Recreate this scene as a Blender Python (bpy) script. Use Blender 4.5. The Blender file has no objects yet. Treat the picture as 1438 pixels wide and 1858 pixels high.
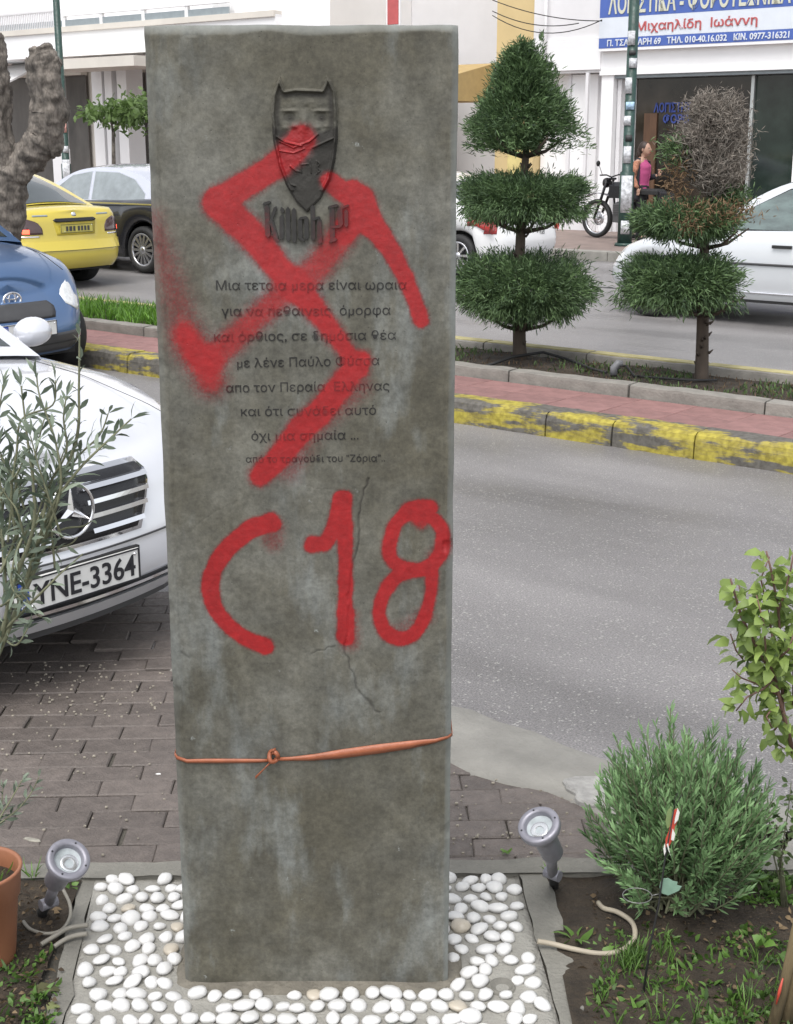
import bpy, bmesh, math, random
import numpy as np
from mathutils import Vector, Matrix
R = math.radians
random.seed(7); RNG = np.random.default_rng(11)
SC = bpy.context.scene; COL = SC.collection

# ------------------------------------------------------------ camera, sky, sun, exposure
F, TH, H = 2520.0, R(14.9), 1.8
CT, ST = math.cos(TH), math.sin(TH)
cam = bpy.data.cameras.new('camera'); camo = bpy.data.objects.new('camera', cam); COL.objects.link(camo)
camo.location = (0, 0, H); camo.rotation_euler = (math.pi/2-TH, 0, 0)
cam.sensor_fit = 'VERTICAL'; cam.sensor_height = 24; cam.lens = F/1858*24
cam.clip_start = .05; cam.clip_end = 500; SC.camera = camo
W = bpy.data.worlds.new('World'); SC.world = W; W.use_nodes = True
nt = W.node_tree; nt.nodes.clear()
sky = nt.nodes.new('ShaderNodeTexSky'); sky.sky_type = 'NISHITA'; sky.sun_disc = False
SUN_EL, SUN_ROT = R(62), R(200)
sky.sun_elevation = SUN_EL; sky.sun_rotation = SUN_ROT; sky.air_density = 1.0; sky.dust_density = 2.0; sky.ozone_density = 1.0
hs = nt.nodes.new('ShaderNodeHueSaturation'); hs.inputs['Saturation'].default_value = .22
bg = nt.nodes.new('ShaderNodeBackground'); bg.inputs[1].default_value = .15
wo = nt.nodes.new('ShaderNodeOutputWorld')
nt.links.new(sky.outputs[0], hs.inputs['Color']); nt.links.new(hs.outputs[0], bg.inputs[0]); nt.links.new(bg.outputs[0], wo.inputs[0])
sl = bpy.data.lights.new('sun', 'SUN'); so = bpy.data.objects.new('sun', sl); COL.objects.link(so)
sl.energy = 1.2; sl.angle = R(40); sl.color = (1, .97, .93)
so.rotation_euler = (R(90)-SUN_EL, 0, math.pi-SUN_ROT)
SC.view_settings.view_transform = 'Standard'; SC.view_settings.look = 'None'
SC.view_settings.exposure = 0.82; SC.view_settings.gamma = 1.0; SC.view_settings.use_curve_mapping = False

# ------------------------------------------------------------ measuring: photo pixel -> place in the world
def ray(px, py):
    v = (py-929)/F
    return Vector(((px-719)/F, CT-v*ST, -ST-v*CT))
def G(px, py, z=0.0):
    r = ray(px, py); t = (z-H)/r.z; return Vector((r.x*t, r.y*t, z))
def P(px, py, Y):
    r = ray(px, py); t = Y/r.y; return Vector((r.x*t, Y, H+r.z*t))
D = Vector((.78, -.626, 0)).normalized(); N = Vector((.626, .78, 0)).normalized()
RZ = math.atan2(D.y, D.x)
def SN(px, py, n0):                 # pixel -> (s, z) on the upright plane n = n0
    r = ray(px, py); t = n0/(r.dot(N)); p = r*t; return (p.dot(D), H+p.z)
def ST_(s, n, z=0): return D*s+N*n+Vector((0, 0, z))

# ------------------------------------------------------------ naming
def tag(o, label=None, cat=None, group=None, kind=None):
    if label: o['label'] = label
    if cat: o['category'] = cat
    if group: o['group'] = group
    if kind: o['kind'] = kind
    return o
def empty(name, loc=(0, 0, 0), rz=0, label=None, cat=None, group=None):
    o = bpy.data.objects.new(name, None); COL.objects.link(o); o.location = loc; o.rotation_euler = (0, 0, rz)
    o.empty_display_size = .1
    return tag(o, label, cat, group)
def link(name, me, mat=None, parent=None, loc=None, smooth=None):
    o = bpy.data.objects.new(name, me); COL.objects.link(o)
    if mat and not me.materials: me.materials.append(mat)
    if parent: o.parent = parent
    if loc is not None: o.location = loc
    return o

# ------------------------------------------------------------ mesh builder
class MB:
    def __init__(s): s.v = []; s.f = []; s.sm = []
    def add(s, vs, fs, smooth=False):
        b = len(s.v); s.v += [tuple(v) for v in vs]; s.f += [tuple(b+i for i in f) for f in fs]; s.sm += [smooth]*len(fs)
        return s
    def box(s, x0, x1, y0, y1, z0, z1):
        return s.add([(x0,y0,z0),(x1,y0,z0),(x1,y1,z0),(x0,y1,z0),(x0,y0,z1),(x1,y0,z1),(x1,y1,z1),(x0,y1,z1)],
                     [(0,3,2,1),(4,5,6,7),(0,1,5,4),(1,2,6,5),(2,3,7,6),(3,0,4,7)])
    def cbox(s, x0, x1, y0, y1, z0, z1, c):   # top edges chamfered
        return s.add([(x0,y0,z0),(x1,y0,z0),(x1,y1,z0),(x0,y1,z0),(x0,y0,z1-c),(x1,y0,z1-c),(x1,y1,z1-c),(x0,y1,z1-c),
                      (x0+c,y0+c,z1),(x1-c,y0+c,z1),(x1-c,y1-c,z1),(x0+c,y1-c,z1)],
                     [(0,3,2,1),(0,1,5,4),(1,2,6,5),(2,3,7,6),(3,0,4,7),(4,5,9,8),(5,6,10,9),(6,7,11,10),(7,4,8,11),(8,9,10,11)])
    def tube(s, pts, r, k=8, cap=True):
        pts = [Vector(p) for p in pts]; n = len(pts)
        rs = r if isinstance(r, (list, tuple)) else [r]*n
        up = None; vs = []
        for i, p in enumerate(pts):
            t = (pts[min(i+1, n-1)]-pts[max(i-1, 0)]).normalized()
            if up is None:
                up = t.orthogonal().normalized()
            else:
                up = (up-t*up.dot(t))
                up = up.normalized() if up.length > 1e-5 else t.orthogonal().normalized()
            w = t.cross(up)
            for j in range(k):
                a = 2*math.pi*j/k; vs.append(p+(up*math.cos(a)+w*math.sin(a))*rs[i])
        fs = [(i*k+j, i*k+(j+1) % k, (i+1)*k+(j+1) % k, (i+1)*k+j) for i in range(n-1) for j in range(k)]
        s.add(vs, fs, True)
        if cap:
            b = len(s.v)-n*k
            s.f += [tuple(b+j for j in reversed(range(k))), tuple(b+(n-1)*k+j for j in range(k))]; s.sm += [False, False]
        return s
    def lathe(s, prof, M=None, k=32, smooth=True):   # prof [(r,z)] about z
        M = M or Matrix(); n = len(prof); vs = []
        for (r, z) in prof:
            for j in range(k):
                a = 2*math.pi*j/k; vs.append(M @ Vector((r*math.cos(a), r*math.sin(a), z)))
        fs = [(i*k+j, i*k+(j+1) % k, (i+1)*k+(j+1) % k, (i+1)*k+j) for i in range(n-1) for j in range(k)]
        return s.add(vs, fs, smooth)
    def prism(s, poly, f0, f1):    # poly list of 2D; f0,f1 map (a,b)->3D
        n = len(poly); vs = [f0(*p) for p in poly]+[f1(*p) for p in poly]
        fs = [tuple(reversed(range(n))), tuple(range(n, 2*n))]+[(i, (i+1) % n, n+(i+1) % n, n+i) for i in range(n)]
        return s.add(vs, fs)
    def grid(s, rows, smooth=True):
        m = len(rows[0]); vs = [v for r in rows for v in r]
        fs = [(i*m+j, i*m+j+1, (i+1)*m+j+1, (i+1)*m+j) for i in range(len(rows)-1) for j in range(m-1)]
        return s.add(vs, fs, smooth)
    def mesh(s, name, fix=True):
        me = bpy.data.meshes.new(name); me.from_pydata(s.v, [], s.f); me.update()
        me.polygons.foreach_set('use_smooth', s.sm)
        if fix:
            bm = bmesh.new(); bm.from_mesh(me); bmesh.ops.recalc_face_normals(bm, faces=bm.faces); bm.to_mesh(me); bm.free()
        return me
    def build(s, name, mat, parent=None, loc=None, rz=None, fix=True):
        o = link(name, s.mesh(name, fix), mat, parent, loc)
        if rz is not None: o.rotation_euler = (0, 0, rz)
        return o
def bevel(o, w=.004, seg=1):
    m = o.modifiers.new('bevel', 'BEVEL'); m.width = w; m.segments = seg; m.limit_method = 'ANGLE'; m.angle_limit = R(35)
    return o

# ------------------------------------------------------------ materials
MATS = {}
def nmat(name):
    m = bpy.data.materials.new(name); m.use_nodes = True; t = m.node_tree
    return m, t, t.nodes['Principled BSDF'], t.nodes, t.links
def mat(name, col, rough=.6, metal=0, var=.12, scale=6, bump=0, bscale=60, coat=0, emit=None, spec=.5, rvar=0, objrand=0, stretch=(1,1,1)):
    if name in MATS: return MATS[name]
    m, t, b, ns, ls = nmat(name)
    tc = ns.new('ShaderNodeTexCoord'); mp = ns.new('ShaderNodeMapping'); mp.inputs['Scale'].default_value = stretch
    ls.new(tc.outputs['Object'], mp.inputs[0])
    nz = ns.new('ShaderNodeTexNoise'); nz.inputs['Scale'].default_value = scale; nz.inputs['Detail'].default_value = 6; nz.inputs['Roughness'].default_value = .6
    ls.new(mp.outputs[0], nz.inputs['Vector'])
    rp = ns.new('ShaderNodeValToRGB'); e = rp.color_ramp.elements
    e[0].position = .32; e[1].position = .68
    e[0].color = tuple(max(0, c*(1-var)) for c in col)+(1,); e[1].color = tuple(min(1, c*(1+var)) for c in col)+(1,)
    ls.new(nz.outputs['Fac'], rp.inputs[0])
    out = rp.outputs[0]
    if objrand:
        oi = ns.new('ShaderNodeObjectInfo'); h = ns.new('ShaderNodeHueSaturation')
        mr = ns.new('ShaderNodeMapRange'); mr.inputs['To Min'].default_value = 1-objrand; mr.inputs['To Max'].default_value = 1+objrand
        ls.new(oi.outputs['Random'], mr.inputs['Value']); ls.new(mr.outputs[0], h.inputs['Value']); ls.new(out, h.inputs['Color']); out = h.outputs[0]
    ls.new(out, b.inputs['Base Color'])
    b.inputs['Roughness'].default_value = rough; b.inputs['Metallic'].default_value = metal
    b.inputs['Coat Weight'].default_value = coat; b.inputs['Coat Roughness'].default_value = .05
    b.inputs['Specular IOR Level'].default_value = spec
    if rvar:
        n3 = ns.new('ShaderNodeTexNoise'); n3.inputs['Scale'].default_value = scale*1.7; ls.new(mp.outputs[0], n3.inputs['Vector'])
        mr = ns.new('ShaderNodeMapRange'); mr.inputs['From Min'].default_value = .35; mr.inputs['From Max'].default_value = .65
        mr.inputs['To Min'].default_value = max(0, rough-rvar); mr.inputs['To Max'].default_value = min(1, rough+rvar)
        ls.new(n3.outputs['Fac'], mr.inputs['Value']); ls.new(mr.outputs[0], b.inputs['Roughness'])
    if bump:
        n2 = ns.new('ShaderNodeTexNoise'); n2.inputs['Scale'].default_value = bscale; n2.inputs['Detail'].default_value = 5
        ls.new(mp.outputs[0], n2.inputs['Vector'])
        bp = ns.new('ShaderNodeBump'); bp.inputs['Strength'].default_value = min(1, bump); bp.inputs['Distance'].default_value = .01
        ls.new(n2.outputs['Fac'], bp.inputs['Height']); ls.new(bp.outputs[0], b.inputs['Normal'])
    if emit: b.inputs['Emission Color'].default_value = emit[0]+(1,); b.inputs['Emission Strength'].default_value = emit[1]
    MATS[name] = m; return m
def leafmat(name, dark, light, rough=.5, trans=.3):
    if name in MATS: return MATS[name]
    m, t, b, ns, ls = nmat(name)
    at = ns.new('ShaderNodeAttribute'); at.attribute_name = 'tone'
    rp = ns.new('ShaderNodeValToRGB'); e = rp.color_ramp.elements; e[0].color = dark+(1,); e[1].color = light+(1,)
    ls.new(at.outputs['Fac'], rp.inputs[0]); ls.new(rp.outputs[0], b.inputs['Base Color']); b.inputs['Roughness'].default_value = rough
    tr = ns.new('ShaderNodeBsdfTranslucent'); ls.new(rp.outputs[0], tr.inputs[0])
    mx = ns.new('ShaderNodeMixShader'); mx.inputs[0].default_value = trans
    ls.new(b.outputs[0], mx.inputs[1]); ls.new(tr.outputs[0], mx.inputs[2]); ls.new(mx.outputs[0], ns['Material Output'].inputs[0])
    MATS[name] = m; return m

M_white = mat('white_plaster', (.84,.835,.83), .8, var=.05, scale=1.5, bump=.1)
M_cream = mat('cream_plaster', (.66,.62,.56), .8, var=.06, scale=1.5)
M_ochre = mat('ochre_plaster', (.62,.48,.25), .8, var=.06, scale=1.5)
M_darkopen = mat('dark_interior', (.05,.05,.05), .7, var=.3, scale=3)
M_greypanel = mat('grey_blue_panel', (.28,.32,.34), .5, var=.08)
M_black = mat('black_rubber', (.02,.02,.02), .7, var=.2, scale=20)
M_blackgl = mat('black_gloss_plastic', (.012,.012,.014), .25, var=.1)
M_chrome = mat('chrome', (.85,.85,.87), .12, metal=1, var=.02)
M_alloy = mat('wheel_alloy', (.6,.6,.62), .3, metal=.9, var=.05)
M_glassd = mat('dark_car_glass', (.03,.04,.04), .04, var=.2, spec=1.0, coat=.6)
M_lampglass = mat('lamp_lens', (.7,.72,.72), .08, var=.15, scale=30, coat=1)
M_plate = mat('plate_white', (.72,.72,.70), .35, var=.04, scale=20)
M_ink = mat('black_ink', (.015,.015,.02), .4, var=.1)

# ------------------------------------------------------------ lettering as geometry
def text_mesh(body, ext=.001, bold=0.0, res=3):
    cu = bpy.data.curves.new('lettering', 'FONT'); cu.body = body; cu.extrude = ext; cu.offset = bold; cu.size = 1; cu.resolution_u = res
    o = bpy.data.objects.new('lettering', cu); COL.objects.link(o)
    dg = bpy.context.evaluated_depsgraph_get(); dg.update()
    me = bpy.data.meshes.new_from_object(o.evaluated_get(dg)); bpy.data.objects.remove(o); bpy.data.curves.remove(cu)
    return me
def text_fit(body, x0, x1, zbase, height, depth, ref='H', bold=0.0):
    """mesh in (x, z) with front towards -y: fitted between x0..x1, cap height = height"""
    me = text_mesh(body, .01, bold); n = len(me.vertices); co = np.empty(n*3, 'f'); me.vertices.foreach_get('co', co); co = co.reshape(-1, 3)
    lo, hi = co[:, 0].min(), co[:, 0].max(); cap = .72
    out = np.empty_like(co); out[:, 0] = x0+(co[:, 0]-lo)/(hi-lo)*(x1-x0); out[:, 2] = zbase+co[:, 1]/cap*height
    zz = co[:, 2]; out[:, 1] = -(zz-zz.min())/(zz.max()-zz.min()+1e-9)*depth
    par = list(range(n))                      # separate strokes of one glyph must not share a plane
    def find(a):
        while par[a] != a: par[a] = par[par[a]]; a = par[a]
        return a
    for e in me.edges:
        a, b = find(e.vertices[0]), find(e.vertices[1])
        if a != b: par[max(a, b)] = min(a, b)
    roots = np.array([find(i) for i in range(n)]); order = {q: i for i, q in enumerate(sorted(set(roots.tolist())))}
    out[:, 1] -= np.array([order[q] % 6 for q in roots.tolist()])*.00012*(zz > zz.mean())
    me.vertices.foreach_set('co', out.ravel()); me.update(); return me

# ------------------------------------------------------------ noise and foliage helpers
def vnoise(x, y, sc, seed):
    g = np.random.default_rng(seed).random((256, 256)); x = x*sc+37.3; y = y*sc+91.7
    xi = np.floor(x).astype(int); yi = np.floor(y).astype(int); fx = x-xi; fy = y-yi
    fx = fx*fx*(3-2*fx); fy = fy*fy*(3-2*fy)
    a = g[xi % 256, yi % 256]; b = g[(xi+1) % 256, yi % 256]; c = g[xi % 256, (yi+1) % 256]; d = g[(xi+1) % 256, (yi+1) % 256]
    return (a*(1-fx)+b*fx)*(1-fy)+(c*(1-fx)+d*fx)*fy
def fbm(x, y, sc, seed, o=4):
    r = 0; a = .5; t = 0
    for i in range(o): r = r+a*vnoise(x, y, sc*2**i, seed+i); t += a; a *= .5
    return r/t
def unit(a): return a/np.maximum(np.linalg.norm(a, axis=1, keepdims=True), 1e-9)
def leaves(name, pos, dr, L, Wd, m, parent=None, tone=None, bend=.25, kind=None, fold=.0, wide=.45):
    """six-vertex bent leaves, one mesh"""
    pos = np.asarray(pos, float); dr = unit(np.asarray(dr, float)); n = len(pos)
    L = np.broadcast_to(L, (n,)).astype(float); Wd = np.broadcast_to(Wd, (n,)).astype(float)
    rnd = RNG.normal(size=(n, 3)); side = unit(np.cross(dr, rnd)); nor = np.cross(side, dr)
    flip = np.where(nor[:, 2] < 0, -1, 1)[:, None]; nor = nor*flip
    b = bend
    p0 = pos; mid = pos+dr*(L*wide)[:, None]+nor*(L*b*.25)[:, None]; tip = pos+dr*L[:, None]-nor*(L*b*.4)[:, None]
    q = pos+dr*(L*.78)[:, None]+nor*(L*b*.05)[:, None]
    w = side*(Wd*.5)[:, None]; up = nor*(Wd*fold)[:, None]
    V = np.stack([p0, mid+w+up, mid-w+up, q+w*.62+up*.6, q-w*.62+up*.6, tip, mid*.999+mid*.001], 1)[:, :6].reshape(-1, 3)
    base = (np.arange(n)*6)[:, None]
    F3 = np.concatenate([base+np.array([0, 1, 2]), base+np.array([3, 5, 4])], 0)
    F4 = base+np.array([1, 3, 4, 2])
    me = bpy.data.meshes.new(name)
    me.vertices.add(len(V)); me.vertices.foreach_set('co', V.ravel())
    nl = F3.size+F4.size; me.loops.add(nl); me.loops.foreach_set('vertex_index', np.concatenate([F3.ravel(), F4.ravel()]).astype('i'))
    npoly = len(F3)+len(F4); me.polygons.add(npoly)
    st = np.concatenate([np.arange(len(F3))*3, F3.size+np.arange(len(F4))*4]).astype('i'); me.polygons.foreach_set('loop_start', st)
    me.update(calc_edges=True); me.validate()
    me.polygons.foreach_set('use_smooth', [True]*len(me.polygons))
    if tone is None: tone = RNG.random(n)
    a = me.attributes.new('tone', 'FLOAT', 'POINT'); a.data.foreach_set('value', np.repeat(np.clip(tone, 0, 1), 6).astype('f'))
    o = link(name, me, m, parent)
    if kind: o['kind'] = kind
    return o
def rdir(n): return unit(RNG.normal(size=(n, 3)))

# ================================================================ GROUND AND STREET (setting)
M_asph = None
def make_asphalt():
    m, t, b, ns, ls = nmat('asphalt')
    tc = ns.new('ShaderNodeTexCoord')
    n1 = ns.new('ShaderNodeTexNoise'); n1.inputs['Scale'].default_value = 1.1; n1.inputs['Detail'].default_value = 9
    n2 = ns.new('ShaderNodeTexVoronoi'); n2.inputs['Scale'].default_value = 150
    n3 = ns.new('ShaderNodeTexNoise'); n3.inputs['Scale'].default_value = 140; n3.inputs['Detail'].default_value = 3
    mpa = ns.new('ShaderNodeMapping'); mpa.inputs['Scale'].default_value = (.35, 1.1, 1); ls.new(tc.outputs['Object'], mpa.inputs[0]); ls.new(mpa.outputs[0], n1.inputs['Vector'])
    for q in (n2, n3): ls.new(tc.outputs['Object'], q.inputs['Vector'])
    r1 = ns.new('ShaderNodeValToRGB'); r1.color_ramp.elements[0].color = (.135,.131,.131,1); r1.color_ramp.elements[1].color = (.245,.238,.238,1)
    r1.color_ramp.elements[0].position = .3; r1.color_ramp.elements[1].position = .7
    ls.new(n1.outputs['Fac'], r1.inputs[0])
    r2 = ns.new('ShaderNodeValToRGB'); r2.color_ramp.elements[0].position = .25; r2.color_ramp.elements[0].color = (.55,.55,.55,1); r2.color_ramp.elements[1].position = .72; r2.color_ramp.elements[1].color = (1.5,1.46,1.44,1)
    ls.new(n3.outputs['Fac'], r2.inputs[0])
    mx = ns.new('ShaderNodeMixRGB'); mx.blend_type = 'MULTIPLY'; mx.inputs[0].default_value = 1; ls.new(r1.outputs[0], mx.inputs[1]); ls.new(r2.outputs[0], mx.inputs[2])
    wn = ns.new('ShaderNodeMath'); wn.operation = 'GREATER_THAN'; wn.inputs[1].default_value = .965; sp = ns.new('ShaderNodeSeparateColor')
    ls.new(n2.outputs['Color'], sp.inputs[0]); ls.new(sp.outputs[0], wn.inputs[0])
    m2 = ns.new('ShaderNodeMixRGB'); m2.inputs[2].default_value = (.36,.35,.33,1); ls.new(wn.outputs[0], m2.inputs[0]); ls.new(mx.outputs[0], m2.inputs[1])
    ls.new(m2.outputs[0], b.inputs['Base Color'])
    mr = ns.new('ShaderNodeMapRange'); mr.inputs['From Min'].default_value = .35; mr.inputs['From Max'].default_value = .65; mr.inputs['To Min'].default_value = .30; mr.inputs['To Max'].default_value = .55
    ls.new(n1.outputs['Fac'], mr.inputs['Value']); ls.new(mr.outputs[0], b.inputs['Roughness'])
    bp = ns.new('ShaderNodeBump'); bp.inputs['Strength'].default_value = .6; bp.inputs['Distance'].default_value = .004
    ls.new(n2.outputs['Distance'], bp.inputs['Height']); ls.new(bp.outputs[0], b.inputs['Normal'])
    return m
M_asph = make_asphalt()
M_soil = mat('garden_soil', (.040,.030,.020), .95, var=.5, scale=14, bump=1, bscale=90)
M_conc = mat('weathered_concrete', (.185,.178,.155), .85, var=.22, scale=7, bump=.5, bscale=90)
M_concp = mat('pale_concrete', (.26,.25,.225), .85, var=.18, scale=5, bump=.4, bscale=70)
M_brick = mat('red_brown_paver', (.128,.108,.096), .62, var=.2, scale=22, bump=.5, bscale=120, rvar=.12, objrand=.16)
M_joint = mat('paver_joint_sand', (.085,.078,.064), .95, var=.3, scale=30, bump=.6)
M_tile = mat('red_median_tile', (.25,.135,.125), .8, var=.18, scale=9, bump=.3, objrand=.08)
M_kerb = mat('kerb_concrete', (.24,.225,.20), .85, var=.2, scale=8, bump=.5, bscale=60, objrand=.06)

# one sheet to the horizon, then the street a step above it
g = MB(); g.box(-200, 200, -60, 260, -.6, -.30)
tag(g.build('ground', M_conc), kind='structure')
# asphalt at z=0 between the near pavement (n=3.3) and the far pavement (n=18.8)
def street_box(n0, n1, z0, z1, s0=-80, s1=40):
    m = MB(); m.box(s0, s1, n0, n1, z0, z1); return m
o = street_box(3.16, 19.4, -.2, 0.0).build('road', M_asph, rz=RZ); tag(o, kind='structure')
# gutter strip with darker wet asphalt
# near pavement: sheet of joint sand with individual pavers
pv = MB(); pv.box(-80, 40, -8, 3.16, -.2, -.012)
pave = pv.build('pavement', M_joint, rz=RZ); tag(pave, kind='structure')
BV = []
for k in range(6):
    m = MB(); lx, ly = .205/2, .094/2
    q = [(-lx,-ly),(lx,-ly),(lx,ly),(-lx,ly)]; jit = [(a+random.uniform(-.003,.003), b+random.uniform(-.002,.002)) for a, b in q]
    c = .004; vs = [(a,b,-.03) for a, b in jit]+[(a,b,-.004) for a, b in jit]+[(a-c*math.copysign(1,a), b-c*math.copysign(1,b), 0) for a, b in jit]
    m.add(vs, [(3,2,1,0),(0,1,5,4),(1,2,6,5),(2,3,7,6),(3,0,4,7),(4,5,9,8),(5,6,10,9),(6,7,11,10),(7,4,8,11),(8,9,10,11)])
    BV.append(m.mesh('brick')); BV[-1].materials.append(M_brick)
rot_b = R(2.2); nb = 0
far_bricks = MB()
paveinv = Matrix.Rotation(-RZ, 4, 'Z')
rows = int((7.4-3.20)/.0968)
cand = []
for r in range(rows):
    yy = 3.22+r*.0968
    for c_ in range(-22, 12):
        xx = c_*.2085+(r % 2)*.104+random.uniform(-.004, .004)
        x = xx*math.cos(rot_b)-(yy-3.2)*math.sin(rot_b); y = 3.2+xx*math.sin(rot_b)+(yy-3.2)*math.cos(rot_b)
        p = Vector((x, y, 0)); n_ = p.dot(N)
        
        s_b = p.dot(D)
        if n_ > (3.10 if s_b > -3.5 else 3.62): continue
        # keep what the photograph shows: left of the stele and the strip at its right
        v = (p-Vector((0,0,H))); dep = v.y*CT-v.z*ST
        px = 719+F*v.x/dep; py = 929-F*(v.y*ST+v.z*CT)/dep
        if px < -60 or px > 1500: continue
        hid = 345 < px < 790
        cand.append((hid, -py, x, y))
cand.sort()
for i, (hid, _, x, y) in enumerate(cand):
    z = random.uniform(-.003, .002); rz = rot_b+random.uniform(-.012, .012)
    if i < 285:
        o = bpy.data.objects.new('brick', BV[i % 6]); COL.objects.link(o); o.parent = pave
        z += .010 if Vector((x, y, 0)).dot(N) > 3.02 and Vector((x, y, 0)).dot(D) < -3.4 else 0; loc = paveinv @ Vector((x, y, z)); o.location = loc; o.rotation_euler = (random.uniform(-.01,.01), random.uniform(-.006,.006), rz-RZ)
    else:
        c, s = math.cos(rz), math.sin(rz); me = BV[i % 6]
        vs = [paveinv @ Vector((x+c*v.co.x-s*v.co.y, y+s*v.co.x+c*v.co.y, z+v.co.z)) for v in me.vertices]
        far_bricks.add(vs, [tuple(p.vertices) for p in me.polygons])
o = far_bricks.build('bricks_beyond', M_brick, pave); o['kind'] = 'stuff'; o.name = 'brick_field'
# sloping worn concrete edge between pavers and asphalt (irregular inner edge)
m = MB(); a = []; b = []; c = []; k = 90
for i in range(k):
    s = -3.5+i*.13; w = .05*math.sin(i*1.7)+random.uniform(-.02,.02); u = .03*math.sin(i*.9)+random.uniform(-.02,.02)
    a.append((s, 3.09+w*.5, .004)); b.append((s, 3.22+w-(.07 if s < -3.0 else 0), .012+random.uniform(-.003,.003))); c.append((s, 3.42+u-(.19 if s < -3.0 else 0), .0035))
e_ = [(p[0], p[1]+.03, -.02) for p in c]; f_ = [(p[0], p[1]-.01, -.03) for p in a]
m.grid([f_, a, b, c, e_])
o = m.build('concrete_gutter', M_concp, rz=RZ); tag(o, kind='structure')
# pale patch of new cement by the bush
m = MB(); ctr = G(1105, 1428, .018); pts = []
for j in range(26):
    t_ = 2*math.pi*j/26; rr = 1+.25*math.sin(3*t_)+random.uniform(-.12,.12)
    pts.append((ctr.x+math.cos(t_)*.13*rr+.05*math.sin(t_), ctr.y+math.sin(t_)*.085*rr))
m.prism(pts, lambda x, y: (x, y, -.01), lambda x, y: (x, y, .02))
tag(bevel(m.build('cement_patch', mat('fresh_cement', (.36,.35,.33), .8, var=.25, scale=20, bump=.6)), .006), kind='structure')

# ------------------------------------------------------------ median with yellow kerb, tiles, planting strip
def make_kerbpaint():
    m, t, b, ns, ls = nmat('worn_yellow_kerb_paint')
    tc = ns.new('ShaderNodeTexCoord'); n1 = ns.new('ShaderNodeTexNoise'); n1.inputs['Scale'].default_value = 5; n1.inputs['Detail'].default_value = 9; n1.inputs['Roughness'].default_value = .68
    mp = ns.new('ShaderNodeMapping'); mp.inputs['Scale'].default_value = (.45,1,2.2); ls.new(tc.outputs['Object'], mp.inputs[0]); ls.new(mp.outputs[0], n1.inputs['Vector'])
    r = ns.new('ShaderNodeValToRGB'); r.color_ramp.elements[0].position = .485; r.color_ramp.elements[1].position = .525
    r.color_ramp.elements[0].color = (.30,.25,.06,1); r.color_ramp.elements[1].color = (.12,.112,.098,1)
    e = r.color_ramp.elements.new(.42); e.color = (.38,.32,.05,1)
    n2 = ns.new('ShaderNodeTexNoise'); n2.inputs['Scale'].default_value = 30; n2.inputs['Detail'].default_value = 6; ls.new(tc.outputs['Object'], n2.inputs['Vector'])
    r2 = ns.new('ShaderNodeValToRGB'); r2.color_ramp.elements[0].color = (.6,.58,.55,1); r2.color_ramp.elements[1].color = (1.15,1.15,1.15,1); r2.color_ramp.elements[0].position = .35; r2.color_ramp.elements[1].position = .6
    ls.new(n2.outputs['Fac'], r2.inputs[0])
    ls.new(n1.outputs['Fac'], r.inputs[0]); mx = ns.new('ShaderNodeMixRGB'); mx.blend_type = 'MULTIPLY'; mx.inputs[0].default_value = .8
    ls.new(r.outputs[0], mx.inputs[1]); ls.new(r2.outputs[0], mx.inputs[2]); ls.new(mx.outputs[0], b.inputs['Base Color'])
    b.inputs['Roughness'].default_value = .75
    bp = ns.new('ShaderNodeBump'); bp.inputs['Strength'].default_value = .7; bp.inputs['Distance'].default_value = .006; ls.new(n1.outputs['Fac'], bp.inputs['Height']); ls.new(bp.outputs[0], b.inputs['Normal'])
    return m
M_ykerb = make_kerbpaint()
med = MB(); med.box(-60, 30, 7.36, 9.3, -.05, .118)
median = med.build('median', M_joint, rz=RZ); tag(median, kind='structure')
def kerb_stone(parent, s0, s1, n0, n1, z0, z1, m, ch=.03, name='kerb_stone', seed=0, both=False):
    """rounded arris facing -n; wobbling long edge"""
    rnd = random.Random(seed); K = 9; rows = []
    prof = [(n0+.012, z0), (n0, z0+.02), (n0+.004, z1-ch*1.3), (n0+ch*.35, z1-ch*.45), (n0+ch, z1-.004), (n1-.01, z1), (n1, z1-.012), (n1, z0)]
    for i in range(K):
        s = s0+(s1-s0)*i/(K-1); dx = rnd.uniform(-.005,.005); dz = rnd.uniform(-.004,.004); rows.append([(s, a+dx*(1 if a < n1-.02 else 0), b+(dz if b > z0+.03 else 0)) for a, b in prof])
    mb = MB(); mb.grid(rows, False); n = len(prof); mb.f += [tuple(range(n)), tuple(reversed(range((K-1)*n, K*n)))]; mb.sm += [False, False]
    return mb.build(name, m, parent)
joints = sorted([SN(x, y, 7.33)[0] for x, y in ((232, 640), (992, 770), (1112, 785), (1262, 805))])
def fillj(js, lo, hi, step):
    out = list(js); x = js[0]
    while x > lo: x -= step*random.uniform(.9, 1.1); out.insert(0, x)
    x = js[-1]
    while x < hi: x += step*random.uniform(.9, 1.1); out.append(x)
    full = []
    for a, b in zip(out, out[1:]):
        full.append(a); n = int((b-a)/(step*1.3))
        full += [a+(b-a)*(i+1)/(n+1) for i in range(n)]
    return full+[out[-1]]
js = fillj(joints, -22, 3, .95)
for i, (a, b) in enumerate(zip(js, js[1:])): kerb_stone(median, a+.005, b-.005, 7.31, 7.52, -.02, .16, M_ykerb, .045, seed=i)
s = -22.0
while s < 3:
    kerb_stone(median, s+.004, s+.96, 8.14, 8.27, .06, .235, M_kerb, .02, seed=int(s*10)+500); s += .97
s = -22.0
M_ykerb2 = mat('yellowish_kerb_top', (.42,.37,.18), .8, var=.3, scale=5)
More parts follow.
